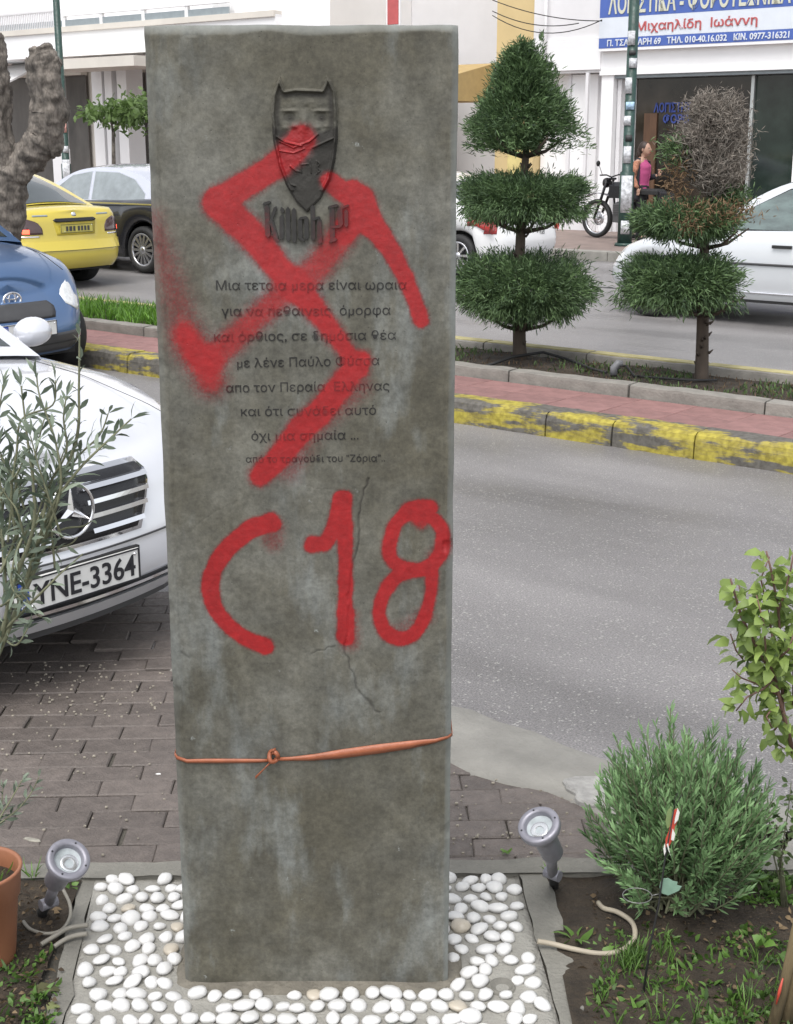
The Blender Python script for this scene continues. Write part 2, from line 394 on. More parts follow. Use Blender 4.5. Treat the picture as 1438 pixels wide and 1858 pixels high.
while s < 3:
    kerb_stone(median, s+.004, s+.96, 9.20, 9.36, -.02, .235, M_kerb, .02, seed=int(s*10)+900)
    m = MB(); m.box(s+.01, s+.955, 9.235, 9.355, .225, .2385); m.build('kerb_paint', M_ykerb2, median); s += .97
TV = []
m = MB(); m.cbox(-.2, .2, -.15, .15, -.04, 0, .003); tme = m.mesh('tile'); tme.materials.append(M_tile)
for i in range(62):
    for j in range(2):
        o = bpy.data.objects.new('tile', tme); COL.objects.link(o); o.parent = median
        o.location = (-22+i*.404, 7.675+j*.304, .152+random.uniform(-.002, .002)); o.rotation_euler = (random.uniform(-.006,.006), random.uniform(-.006,.006), 0)
# soil of the planting strip, bumpy
def soil_sheet(name, x0, x1, y0, y1, z, res, amp, m, rz=0, seed=1, skirt=-.1, fn=None):
    nx = int((x1-x0)/res)+2; ny = int((y1-y0)/res)+2
    X, Y = np.meshgrid(np.linspace(x0, x1, nx), np.linspace(y0, y1, ny), indexing='ij')
    Z = z+amp*(fbm(X, Y, 6, seed, 5)-.5)*2
    if fn is not None: Z = fn(X, Y, Z)
    V = np.stack([X, Y, Z], -1)
    mb = MB(); mb.grid([[tuple(V[i, j]) for j in range(ny)] for i in range(nx)])
    return tag(mb.build(name, m, rz=rz, fix=False), kind='structure')
o = soil_sheet('median_soil', -22, 3, 8.26, 9.22, .175, .07, .03, M_soil, RZ)
# far pavement
fp = MB(); fp.box(-80, 40, 19.4, 30, -.2, .12); farp = fp.build('far_pavement', mat('far_paving', (.22,.17,.15), .8, var=.2, scale=3), rz=RZ); tag(farp, kind='structure')
s = -40.0
while s < 6:
    kerb_stone(farp, s+.006, s+1.19, 19.22, 19.4, -.02, .15, M_concp, .02, seed=int(s*10)+1500); s += 1.2
m = MB(); m.box(-60, 20, 15.62, 15.74, .0, .003); tag(m.build('road_seam', mat('dark_tar', (.05,.05,.05), .6), rz=RZ), kind='structure')

# ================================================================ THE STELE
YF = 2.69; SX0, SX1, SZ1 = -.466, .114, 2.008; SD = .16
def pz(px, py): p = P(px, py, YF); return (p.x, p.z)
STROKES = [  # pixel polyline, radius (px), softness (px), opacity
 ([(548,252),(520,285),(470,320),(400,362)], [27,27,25,27], 7, .95),
 ([(395,370),(455,425),(500,480),(545,530),(600,600),(655,672)], [30,30,27,26,21,15], 9, .95),
 ([(598,330),(625,350),(640,345)], [18,20,20], 5, .97),
 ([(655,362),(668,400),(700,440),(738,510),(764,580)], [26,26,19,16,16], 5, .97),
 ([(655,375),(610,440),(560,500),(500,545),(440,600),(385,650)], [26,27,27,25,25,28], 13, .80),
 ([(650,380),(625,420)], [26,22], 8, .9),
 ([(380,690),(365,655),(335,610)], [28,30,26], 20, .85),
 ([(350,640),(318,540),(292,450),(278,395)], [26,22,16,10], 24, .55),
 ([(656,653),(635,675),(590,735),(545,780),(500,835),(472,862)], [19,22,25,25,23,22], 8, .96),
 ([(648,700),(560,780),(520,850)], [22,24,22], 18, .45),
 ([(492,948),(455,960),(412,995),(385,1040),(382,1080),(400,1120),(440,1155),(480,1172)], [19,18,17,17,17,16,16,18], 4, .96),
 ([(492,960),(495,980)], [22,18], 12, .5),
 ([(566,988),(590,985),(605,955),(620,905)], [16,15,14,16], 4, .96),
 ([(622,905),(626,980),(626,1060),(626,1155)], [17,15,14,18], 4, .97),
 ([(630,1120),(635,1165)], [18,16], 10, .5),
 ([(782,920),(752,922),(722,945),(706,985),(712,1018),(745,1034),(780,1028),(800,1000),(802,965),(785,940),(758,930)], [14,15,14,14,14,15,14,14,14,14,14], 4, .96),
 ([(745,1034),(710,1055),(690,1095),(692,1135),(715,1158),(745,1155),(768,1125),(780,1080),(783,1040),(775,1028)], [14,14,13,14,15,14,12,12,13,13], 4, .95),
 ([(720,1150),(770,1120)], [16,16], 12, .35),
 ([(740,925),(765,950)], [15,12], 6, .8),
 ([(790,1010),(815,990)], [16,12], 10, .5)]
def seg_d(X, Z, a, b):
    dx, dz = b[0]-a[0], b[1]-a[1]; l = dx*dx+dz*dz+1e-12
    t = np.clip(((X-a[0])*dx+(Z-a[1])*dz)/l, 0, 1); return np.hypot(X-a[0]-t*dx, Z-a[1]-t*dz), t
def smooth_stroke(pts, rr):
    if len(pts) < 4: return pts, rr
    a = [p+(r_,) for p, r_ in zip(pts, rr)]; out = []
    for i in range(len(a)-1):
        p0, p1, p2, p3 = a[max(i-1, 0)], a[i], a[i+1], a[min(i+2, len(a)-1)]
        for j in range(4):
            t = j/4; out.append(tuple(.5*((2*p1[c])+(-p0[c]+p2[c])*t+(2*p0[c]-5*p1[c]+4*p2[c]-p3[c])*t*t+(-p0[c]+3*p1[c]-3*p2[c]+p3[c])*t**3) for c in range(3)))
    out.append(a[-1]); return [o[:2] for o in out], [o[2] for o in out]
def paint_at(X, Z):
    out = np.zeros_like(X)
    jx = X+.0035*(vnoise(X, Z, 60, 5)-.5); jz = Z+.0035*(vnoise(X, Z, 60, 6)-.5)
    mm = np.random.default_rng(3).random(X.shape)
    for pts, rr, soft, op in STROKES:
        pts, rr = smooth_stroke(pts, rr)
        k = (P(pts[0][0]+1, pts[0][1], YF).x-P(pts[0][0], pts[0][1], YF).x); best = np.zeros_like(X)
        w = [pz(*p) for p in pts]
        for i in range(len(w)-1):
            d_, t = seg_d(jx, jz, w[i], w[i+1]); r = (rr[i]*(1-t)+rr[i+1]*t)*k
            best = np.maximum(best, 1/(1+np.exp((d_-r)/(soft*k*.33))))
        best = best*op
        out = 1-(1-out)*(1-best)
    spec = np.clip(out*1.15+(mm-.5)*.25*(1-abs(2*out-1)), 0, 1)
    return np.where(out < .02, 0, spec)
CRACKS = [[(668,872),(655,905),(648,960),(640,1010),(632,1070),(633,1110),(628,1180),(640,1215),(655,1260),(690,1290)],
          [(560,1186),(585,1178),(612,1168)], [(332,1182),(345,1190)], [(655,905),(600,885),(540,880)], [(348,965),(380,930),(430,905)]]
def crack_at(X, Z):
    out = np.zeros_like(X)
    for c, wd in zip(CRACKS, (.0019, .0014, .0014, .0009, .0010)):
        w = [pz(*p) for p in c]; jx = X+.012*(vnoise(X, Z, 28, 8)-.5)+.006*(vnoise(X, Z, 95, 18)-.5); jz = Z+.012*(vnoise(X, Z, 28, 9)-.5)+.006*(vnoise(X, Z, 95, 19)-.5)
        for a, b in zip(w, w[1:]):
            d_, t = seg_d(jx, jz, a, b); out = np.maximum(out, np.exp(-(d_/wd)**2)*(1 if wd > .0018 else .35 if wd < .0013 else .7)*(.45+.55*vnoise(X, Z, 40, 29)))
    return out
def add_attr(me, name, val):
    a = me.attributes.new(name, 'FLOAT', 'POINT'); a.data.foreach_set('value', np.asarray(val, 'f').ravel())
def make_stele_mat(name, c0, c1, c2, bumpd=.0025):
    m, t, b, ns, ls = nmat(name)
    tc = ns.new('ShaderNodeTexCoord')
    def noise(sc, det=6, st=(1,1,1), ro=.55, w=0):
        mp = ns.new('ShaderNodeMapping'); mp.inputs['Scale'].default_value = st; mp.inputs['Location'].default_value = (w, w*.7, w*1.3); ls.new(tc.outputs['Object'], mp.inputs[0])
        n = ns.new('ShaderNodeTexNoise'); n.inputs['Scale'].default_value = sc; n.inputs['Detail'].default_value = det; n.inputs['Roughness'].default_value = ro; ls.new(mp.outputs[0], n.inputs['Vector']); return n.outputs['Fac']
    def ramp(f, p0, p1, a, b_):
        r = ns.new('ShaderNodeValToRGB'); r.color_ramp.elements[0].position = p0; r.color_ramp.elements[1].position = p1; r.color_ramp.elements[0].color = a; r.color_ramp.elements[1].color = b_; ls.new(f, r.inputs[0]); return r.outputs[0]
    def mix(f, a, b_, mode='MIX'):
        x = ns.new('ShaderNodeMixRGB'); x.blend_type = mode
        if isinstance(f, float): x.inputs[0].default_value = f
        else: ls.new(f, x.inputs[0])
        for s_, v in ((1, a), (2, b_)):
            if isinstance(v, tuple): x.inputs[s_].default_value = v
            else: ls.new(v, x.inputs[s_])
        return x.outputs[0]
    col = ramp(noise(3.4, 7, (1,1,1), .62), .40, .62, c0+(1,), c1+(1,))
    col = mix(ramp(noise(2.3, 6, (1,1,.8), .6, 21), .50, .62, (0,0,0,1), (.55,.55,.55,1)), col, tuple(x*.80 for x in c0)+(1,))
    vst = ramp(noise(34, 5, (1,1,.07), .6, 31), .35, .65, (.84,.85,.84,1), (1.12,1.12,1.12,1)); col = mix(.4, col, vst, 'MULTIPLY')
    streak = ramp(noise(4.5, 7, (1.5, 1, .55), .62, 3), .52, .68, (0,0,0,1), (.9,.9,.9,1))
    col = mix(streak, col, c2+(1,))
    blot = ramp(noise(11, 8, (1,1,1), .65, 7), .36, .66, (.72,.72,.72,1), (1.24,1.24,1.24,1))
    col = mix(.9, col, blot, 'MULTIPLY')
    fine = ramp(noise(95, 7, (1,1,1), .72, 2), .36, .64, (.74,.74,.74,1), (1.24,1.24,1.24,1)); col = mix(.85, col, fine, 'MULTIPLY')
    lich = ramp(noise(26, 8, (1,1,1), .7, 11), .66, .74, (0,0,0,1), (1,1,1,1)); col = mix(lich, col, tuple(x*1.4 for x in c2)+(1,))
    pits = ns.new('ShaderNodeTexVoronoi'); pits.inputs['Scale'].default_value = 55; ls.new(tc.outputs['Object'], pits.inputs['Vector'])
    pr = ramp(pits.outputs['Distance'], .03, .075, (.25,.25,.25,1), (1,1,1,1)); col = mix(.7, col, pr, 'MULTIPLY')
    aw = ns.new('ShaderNodeAttribute'); aw.attribute_name = 'edge_light'; col = mix(aw.outputs['Fac'], col, (.26,.275,.26,1))  # pale tint on the chamfers: skylight put into the colour
    ac = ns.new('ShaderNodeAttribute'); ac.attribute_name = 'crack'
    col = mix(ac.outputs['Fac'], col, (.018,.016,.014,1))
    ap = ns.new('ShaderNodeAttribute'); ap.attribute_name = 'paint'
    pc = ramp(ap.outputs['Fac'], .60, .99, (.165,.010,.012,1), (.33,.009,.012,1)); pc = mix(.6, pc, ramp(noise(60, 4), .3, .7, (.8,.8,.8,1), (1.1,1.1,1.1,1)), 'MULTIPLY')
    pc = mix(.45, pc, fine, 'MULTIPLY'); pc = mix(.30, pc, blot, 'MULTIPLY')
    sp_n = ramp(noise(190, 3, (1,1,1), .6, 17), .30, .70, (.0,.0,.0,1), (1,1,1,1))
    m1 = ns.new('ShaderNodeMath'); m1.operation = 'MULTIPLY_ADD'; m1.inputs[1].default_value = .42; m1.inputs[2].default_value = -.21; ls.new(sp_n, m1.inputs[0])
    m2 = ns.new('ShaderNodeMath'); m2.operation = 'SUBTRACT'; m2.inputs[0].default_value = 1; ls.new(ap.outputs['Fac'], m2.inputs[1])
    m3 = ns.new('ShaderNodeMath'); m3.operation = 'MULTIPLY'; ls.new(m2.outputs[0], m3.inputs[0]); ls.new(ap.outputs['Fac'], m3.inputs[1])
    m4 = ns.new('ShaderNodeMath'); m4.operation = 'MULTIPLY'; m4.inputs[1].default_value = 4.5; ls.new(m3.outputs[0], m4.inputs[0])
    m5 = ns.new('ShaderNodeMath'); m5.operation = 'MULTIPLY'; ls.new(m4.outputs[0], m5.inputs[0]); ls.new(m1.outputs[0], m5.inputs[1])
    m6 = ns.new('ShaderNodeMath'); m6.operation = 'ADD'; m6.use_clamp = True; ls.new(ap.outputs['Fac'], m6.inputs[0]); ls.new(m5.outputs[0], m6.inputs[1])
    m7 = ns.new('ShaderNodeMath'); m7.operation = 'MULTIPLY'; m7.inputs[1].default_value = .97; ls.new(m6.outputs[0], m7.inputs[0])
    col = mix(m7.outputs[0], col, pc)
    ls.new(col, b.inputs['Base Color'])
    mr = ns.new('ShaderNodeMapRange'); mr.inputs['To Min'].default_value = .78; mr.inputs['To Max'].default_value = .5; ls.new(ap.outputs['Fac'], mr.inputs['Value']); ls.new(mr.outputs[0], b.inputs['Roughness'])
    bp = ns.new('ShaderNodeBump'); bp.inputs['Strength'].default_value = .8; bp.inputs['Distance'].default_value = bumpd
    ad = ns.new('ShaderNodeMath'); ad.operation = 'MULTIPLY_ADD'; ad.inputs[1].default_value = .6; ls.new(noise(55, 8, (1,1,1), .6, 2), ad.inputs[0]); ls.new(noise(9, 8, (1,1,1), .6, 5), ad.inputs[2])
    a3 = ns.new('ShaderNodeMath'); a3.operation = 'MULTIPLY_ADD'; a3.inputs[1].default_value = .35; ls.new(pr, a3.inputs[0]); ls.new(ad.outputs[0], a3.inputs[2])
    ls.new(a3.outputs[0], bp.inputs['Height']); ls.new(bp.outputs[0], b.inputs['Normal'])
    return m
M_stele = make_stele_mat('cast_concrete_stele', (.094,.087,.064), (.150,.147,.126), (.205,.218,.208))
M_letter = make_stele_mat('dark_lettering', (.020,.019,.018), (.032,.030,.028), (.045,.045,.043), .001)
stele = empty('memorial_stele', ((SX0+SX1)/2, YF+SD/2, 0), label='tall upright concrete memorial slab with engraved verse and red spray paint standing on white pebbles', cat='monument')
SO = Vector(stele.location)
nx, nz = 262, 860
xs = np.linspace(SX0, SX1, nx); zs = np.linspace(-.02, SZ1, nz)
X, Z = np.meshgrid(xs, zs, indexing='ij')
ch = .013+.004*(vnoise(X*0+.5, Z, 9, 21)-.5)
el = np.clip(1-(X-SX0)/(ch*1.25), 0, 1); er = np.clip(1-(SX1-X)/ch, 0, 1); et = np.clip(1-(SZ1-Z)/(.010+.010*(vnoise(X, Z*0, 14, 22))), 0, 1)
Yd = YF+.013*el**1.3+.011*er**1.3+.010*et**1.5
ridge = .0015*np.exp(-((X-SX0-.022)/.002)**2)+.001*np.exp(-((SX1-X-.017)/.002)**2)
Yd = Yd+ridge+.0022*(fbm(X, Z, 7, 31)-.5)+.0006*(fbm(X, Z, 60, 33)-.5)
chip = np.clip(vnoise(X, Z, 22, 41)-.70, 0, 1)*((X-SX0 < .02) | (SX1-X < .02) | (SZ1-Z < .02))
Yd = Yd+.02*chip
crk = crack_at(X, Z); Yd = Yd+.0025*crk
Xd = X+.002*(vnoise(X*0, Z, 12, 51)-.5)*((el > 0) | (er > 0)); Zd = Z+.006*(fbm(X, Z*0, 9, 52)-.5)*(Z > SZ1-.03)
V = np.stack([Xd-SO.x, Yd-SO.y, Zd-SO.z], -1).reshape(-1, 3)
idx = np.arange(nx*nz).reshape(nx, nz)
quads = np.stack([idx[:-1,:-1], idx[1:,:-1], idx[1:,1:], idx[:-1,1:]], -1).reshape(-1, 4)
ring = np.concatenate([idx[:,0], idx[-1,1:], idx[::-1,-1][1:], idx[0,::-1][1:-1]])
nv = len(V); backv = V[ring].copy(); backv[:, 1] = SD/2
Vall = np.concatenate([V, backv]); rn = len(ring)
sideq = np.array([(ring[(i+1) % rn], ring[i], nv+i, nv+(i+1) % rn) for i in range(rn)])
me = bpy.data.meshes.new('slab'); fl = [tuple(q) for q in quads.tolist()]+[tuple(q) for q in sideq.tolist()]+[tuple(range(nv, nv+rn))]
me.from_pydata(Vall.tolist(), [], fl); me.update()
me.polygons.foreach_set('use_smooth', [True]*len(quads)+[False]*(rn+1))
pa = paint_at(X, Z).reshape(-1); add_attr(me, 'paint', np.concatenate([pa, np.zeros(rn)])); edge_lit = np.clip(np.maximum(np.maximum(el**.8*.25, er**.5*.75), et**.6*.7), 0, 1)*np.clip(.35+1.1*fbm(X, Z, 12, 88), 0, 1); add_attr(me, 'edge_light', np.concatenate([edge_lit.reshape(-1), np.zeros(rn)])); add_attr(me, 'crack', np.concatenate([crk.reshape(-1)*.85, np.zeros(rn)]))  # edge mask for painted skylight, strongest on right and top chamfers
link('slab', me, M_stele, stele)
def stele_text(name, body, pts, cap, bold=0.0, depth=.0016):
    (xa, ya), (xb, yb) = pts; a = pz(xa, ya); b = pz(xb, yb); k = P(xa+1, ya, YF).x-P(xa, ya, YF).x
    me = text_fit(body, a[0], b[0], a[1], cap*k, depth, bold=bold)
    n = len(me.vertices); co = np.empty(n*3, 'f'); me.vertices.foreach_get('co', co); co = co.reshape(-1, 3).astype(float)
    add_attr(me, 'paint', np.clip(paint_at(co[:, 0], co[:, 2])*1.05, 0, .82)); add_attr(me, 'crack', np.zeros(n))
    tilt = (b[1]-a[1])/(b[0]-a[0]); co[:, 2] += (co[:, 0]-a[0])*tilt
    co[:, 1] += YF+.0006; co -= np.array(SO); me.vertices.foreach_set('co', co.astype('f').ravel()); me.update()
    return link(name, me, M_letter, stele)
LINES = [("Μια τετοια μερα είναι ωραια", (392,526), (737,525), 17), ("για να πεθαινεις  όμορφα", (402,573), (708,571), 17),
 ("και όρθιος, σε δημόσια θέα", (388,619), (718,616), 17), ("με λένε Παύλο Φύσσα", (430,667), (688,662), 17),
 ("απο τον Περαία  Ελληνας", (410,712), (706,708), 17), ("και ότι συνάδει αυτό", (437,755), (682,752), 17),
 ("όχι μια σημαία ...", (456,799), (650,797), 17), ("από το τραγούδι του \"Ζόρια\"..", (446,839), (698,837), 13)]
for i, (s, a, b, c) in enumerate(LINES): stele_text('inscription', s.replace('π', 'п').replace('κ', 'к'), (a, b), c, .0 if i < 7 else .0)
# relief emblem: a masked face in a horned shield, knotted cloth over the mouth
def poly_sd(X, Z, poly):
    d_ = np.full(X.shape, 1e9); ins = np.zeros(X.shape, bool); n = len(poly)
    for i in range(n):
        a, b = poly[i], poly[(i+1) % n]; dd, _ = seg_d(X, Z, a, b); d_ = np.minimum(d_, dd)
        c = ((a[1] > Z) != (b[1] > Z)) & (X < (b[0]-a[0])*(Z-a[1])/(b[1]-a[1]+1e-12)+a[0]); ins ^= c
    return np.where(ins, d_, -d_)
OUT = [(507,138),(512,150),(517,162),(535,159),(560,160),(583,161),(588,150),(592,137),(601,146),(609,165),(612,200),(611,250),(606,290),(597,325),(578,360),(552,385),(533,366),(515,335),(502,300),(493,255),(490,205),(494,170),(501,150)]
ex, ez = np.meshgrid(np.linspace(486, 616, 150), np.linspace(132, 390, 290), indexing='ij')
sd = poly_sd(ex, ez, OUT); ins = sd > 0
h = np.clip(sd/3, 0, 1)*3.0
rim = np.exp(-((sd-4.5)/2.6)**2)*3.2*(ez < 345); h += rim
band = 248+14*((ex-552)/55)**2*-1+8*np.sin((ex-500)/20)
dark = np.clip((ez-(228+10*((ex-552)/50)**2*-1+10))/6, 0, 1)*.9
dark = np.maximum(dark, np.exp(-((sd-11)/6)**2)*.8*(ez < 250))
def blob(cx, cz, rx, rz, a): 
    global h; h = h+a*np.exp(-((ex-cx)/rx)**2-((ez-cz)/rz)**2)
def fold(p, w, a):
    global h
    for q, r in zip(p, p[1:]):
        dd, _ = seg_d(ex, ez, q, r); h = np.maximum(h, h*0+2.2+a*np.exp(-(dd/w)**2)) if a > 0 else h+a*np.exp(-(dd/w)**2)
blob(524, 212, 9, 7, -2.6); blob(582, 212, 9, 7, -2.6); blob(524, 213, 4, 3, 2.2); blob(582, 213, 4, 3, 2.2)
blob(524, 200, 12, 3, 1.8); blob(582, 200, 12, 3, 1.8); blob(552, 225, 6, 16, 2.2); blob(552, 185, 30, 8, .8)
for x_, z_ in ((516,230),(532,228),(575,230),(592,228)): blob(x_, z_, 6, 4, 1.3)
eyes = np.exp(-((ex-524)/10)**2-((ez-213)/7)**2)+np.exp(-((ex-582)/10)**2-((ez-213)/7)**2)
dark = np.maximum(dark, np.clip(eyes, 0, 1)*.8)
fold([(495,243),(515,256),(545,263)], 2.2, 3.2); fold([(505,255),(530,266),(560,255),(575,242)], 2.0, 2.6); fold([(566,266),(590,255),(606,248)], 2.2, 3.0)
fold([(505,272),(530,276),(550,268)], 1.8, 2.2); fold([(524,300),(533,308),(540,310)], 2, 2.4); fold([(518,325),(524,333),(532,336)], 2, 2.2)
for x_ in (542,560,572): fold([(x_, 290), (x_+2, 312)], 1.6, 2.2)
fold([(544,297),(556,296)], 1.6, 2.0); fold([(572,290),(578,296),(573,302)], 1.4, 1.8); fold([(572,302),(579,308),(572,314)], 1.4, 1.8)
h = h*(.7+.5*fbm(ex, ez, .06, 61))
PX0 = pz(486, 132); kx = (pz(616, 132)[0]-PX0[0])/130; kz = (PX0[1]-pz(486, 390)[1])/258
WX = PX0[0]+(ex-486)*kx; WZ = PX0[1]-(ez-132)*kz
keep = sd > -1.2; hh = np.where(ins, h, -.5)*.0022
vid = -np.ones(ex.shape, int); vid[keep] = np.arange(keep.sum())
Vv = np.stack([WX-SO.x, YF-.0004-hh-SO.y, WZ-SO.z], -1)[keep]
a_, b_, c_, d__ = vid[:-1,:-1], vid[1:,:-1], vid[1:,1:], vid[:-1,1:]; ok = (a_ >= 0) & (b_ >= 0) & (c_ >= 0) & (d__ >= 0)
me = bpy.data.meshes.new('emblem'); me.from_pydata(Vv.tolist(), [], np.stack([a_, d__, c_, b_], -1)[ok].tolist()); me.update()
me.polygons.foreach_set('use_smooth', [True]*len(me.polygons))
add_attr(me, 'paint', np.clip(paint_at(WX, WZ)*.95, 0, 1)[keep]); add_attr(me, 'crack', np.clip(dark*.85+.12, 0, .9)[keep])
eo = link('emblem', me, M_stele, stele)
# black-letter name under the emblem, moulded bars with broken ends
def bletter(strokes):
    mb = MB()
    for bi, (x0, y0, x1, y1, w) in enumerate(strokes):
        a = pz(x0, y0); b = pz(x1, y1); k = kx; dx, dz = b[0]-a[0], b[1]-a[1]; l = math.hypot(dx, dz); ux, uz = dx/l, dz/l; px_, pz_ = -uz, ux; w_ = w*k*.58
        poly = [(a[0]+px_*w_+ux*w_*.4, a[1]+pz_*w_+uz*w_*.4), (a[0]-ux*w_*.8, a[1]-uz*w_*.8), (a[0]-px_*w_+ux*w_*.4, a[1]-pz_*w_+uz*w_*.4),
                (b[0]-px_*w_-ux*w_*.4, b[1]-pz_*w_-uz*w_*.4), (b[0]+ux*w_*.8, b[1]+uz*w_*.8), (b[0]+px_*w_-ux*w_*.4, b[1]+pz_*w_-uz*w_*.4)]
        mb.prism(poly, lambda x, z: (x-SO.x, YF+.001+.0002*bi-SO.y, z-SO.z), lambda x, z: (x-SO.x, YF-.0062-.0005*bi-SO.y, z-SO.z))
    me = mb.mesh('letter'); n = len(me.vertices); co = np.empty(n*3, 'f'); me.vertices.foreach_get('co', co); co = co.reshape(-1, 3)
    add_attr(me, 'paint', np.clip(paint_at(co[:, 0].astype(float)+SO.x, co[:, 2].astype(float)), 0, .6)); add_attr(me, 'crack', np.zeros(n)); link('letter', me, M_letter, stele)
bletter([(484,372,486,428,8),(478,370,490,366,4),(492,398,500,376,5),(492,400,502,432,7),(500,432,506,436,4)])
bletter([(511,392,511,432,7),(511,378,513,384,6)]); bletter([(522,378,523,436,7)]); bletter([(533,380,534,438,7)])
bletter([(544,398,545,432,7),(556,396,556,432,7),(544,396,556,394,4),(545,432,552,436,4)])
bletter([(567,374,568,434,7),(579,398,580,440,7),(568,398,579,394,4)])
bletter([(602,378,603,436,8),(596,376,612,372,4),(616,378,618,408,8),(603,412,618,410,4),(598,438,610,434,4)])
bletter([(628,382,628,410,6),(622,376,632,372,3)])
# worn mortar foot
M_mortar2 = mat('damp_mortar', (.17,.155,.125), .85, var=.25, scale=14, bump=.8, bscale=70)
m = MB(); ring_ = []
for j in range(60):
    t_ = 2*math.pi*j/60; cx, cy = (SX0+SX1)/2, YF+SD/2
    hx, hy = .29+.012, SD/2+.012
    u = (abs(math.cos(t_))**.35)*math.copysign(1, math.cos(t_)); v = (abs(math.sin(t_))**.35)*math.copysign(1, math.sin(t_))
    ring_.append((cx+hx*u, cy+hy*v, t_))
rowsm = []
for fr, z in ((0, .014), (.12, .012), (.25, .010), (.4, .008), (.45, -.03)):
    rowsm.append([(x+math.cos(t_)*(.045*fr+.010*math.sin(5*t_+1)*fr)-(math.cos(t_)*.016 if fr == 0 else 0), y+math.sin(t_)*(.05*fr+.02*fr*max(0, math.sin(3*t_)))+(.016*-math.sin(t_) if fr == 0 else 0), z+.002*math.sin(7*t_)*(fr < .9)) for x, y, t_ in ring_+ring_[:1]])
rowsm = [[(a-SO.x, b-SO.y, c) for a, b, c in r] for r in rowsm]
m.grid(rowsm); m.build('mortar_foot', M_mortar2, stele)

# strap tied round the slab
M_strap = mat('rust_brown_strap', (.33,.105,.050), .45, var=.18, scale=25, bump=.2)
strap = empty('tied_strap', (SX0+.15, YF-.01, .78), label='rust brown leather-like strap knotted round the lower half of the concrete slab', cat='strap')
SP = Vector(strap.location)
def ribbon(pts, wid, name, th=.0016, par=strap, tw=None):
    n = len(pts); a, b = [], []
    for i, p in enumerate(pts):
        p = Vector(p)-SP; w = wid[i]; t_ = tw[i] if tw else 0
        a.append(p+Vector((0, -w*.5*math.sin(t_), w*.5*math.cos(t_)))); b.append(p-Vector((0, -w*.5*math.sin(t_), w*.5*math.cos(t_))))
    c = [(p+q)/2+Vector((0, -.0028, 0)) for p, q in zip(a, b)]
    m = MB(); m.grid([a, c, b]); o = m.build(name, M_strap, par, fix=False)
    sd_ = o.modifiers.new('thick', 'SOLIDIFY'); sd_.thickness = th; sd_.offset = 0
    return o
def sp_(px, py, off=.006): a = pz(px, py); return (a[0], YF-off, a[1])
fr = [sp_(492,1376,.009), sp_(470,1378,.006), sp_(430,1379,.004), sp_(380,1379,.004), sp_(340,1379,.005), (SX0+.004, YF+.004, pz(320,1376)[1])]
ribbon(fr, [.006,.010,.011,.010,.009,.008], 'strap_band', tw=[0,.3,.2,0,.1,0])
fr = [sp_(498,1374,.009), sp_(530,1374,.007), sp_(570,1372,.005), sp_(620,1366,.004), sp_(680,1358,.004), sp_(740,1350,.004), sp_(790,1342,.005), (SX1-.006, YF-.001, pz(812,1337)[1]), (SX1+.003, YF+.012, pz(814,1336)[1])]
ribbon(fr, [.007,.010,.015,.020,.021,.018,.011,.008,.008], 'strap_band', tw=[0,.2,.1,0,0,0,.3,.5,0])
zl, zr = pz(320,1376)[1], pz(814,1336)[1]
bk = [(SX0+.004, YF+.004, zl), (SX0-.003, YF+.02, zl), (SX0-.003, YF+SD-.01, (zl+.01)), (SX0+.02, YF+SD+.003, zl+.01), (SX1-.02, YF+SD+.003, zr), (SX1+.003, YF+SD-.01, zr), (SX1+.003, YF+.012, zr)]
ribbon(bk, [.009]*7, 'strap_band')
kn = Vector(sp_(497, 1368, .012))-SP; m = MB(); m.tube([kn+Vector((.009*math.cos(t), -.004*math.sin(2*t), .012*math.sin(t))) for t in np.linspace(0, 5.6, 16)], [.0048]*16, 8); m.build('knot', M_strap, strap)
ribbon([sp_(500,1360,.012), sp_(494,1358,.018), sp_(501,1354,.014)], [.014,.012,.006], 'strap_end')
ribbon([sp_(492,1378,.012), sp_(480,1390,.012), sp_(464,1407,.010)], [.006,.008,.011], 'strap_end', tw=[.2,.9,.6])

# ------------------------------------------------------------ pebble bed
bed = empty('pebble_bed', (-.19, 2.5, 0), label='rectangular bed of white pebbles set in grey mortar around the memorial slab', cat='pebble bed')
BO = Vector(bed.location)
M_mortar = mat('pebble_mortar', (.30,.29,.26), .85, var=.12, scale=12, bump=.6, bscale=120)
A0, A1 = G(172, 1578, .03), G(940, 1572, .03); B0, B1 = G(110, 1858, .03), G(1020, 1858, .03)
def quadpt(u, v):  # v 0 back .. 1 = frame bottom, beyond 1 continues
    return (A0*(1-v)+B0*v)*(1-u)+(A1*(1-v)+B1*v)*u
m = MB(); rowsb = []
for i in range(41):
    u = i/40; row = []
    for j in range(41):
        v = 1.45*j/40; p = quadpt(u, v); z = .006+.006*(float(fbm(np.array([p.x]), np.array([p.y]), 9, 71)[0])-.5)
        row.append((p.x-BO.x, p.y-BO.y, z))
    rowsb.append([(row[0][0], row[0][1]+.004, -.06)]+row+[(row[-1][0], row[-1][1], -.06)])
e0 = [(a-.004, b, -.06) for a, b, c in rowsb[0]]; e1 = [(a+.004, b, -.06) for a, b, c in rowsb[-1]]
m.grid([e0]+rowsb+[e1]); m.build('mortar_bed', M_mortar, bed)
def make_pebble_mat(name, c, v=.05):
    m = mat(name, c, .42, var=v, scale=18, bump=.08, bscale=60, objrand=.05, coat=.15); return m
M_peb = make_pebble_mat('white_marble_pebble', (.66,.655,.64)); M_pebb = make_pebble_mat('cream_pebble', (.48,.43,.35), .1)
PM = []
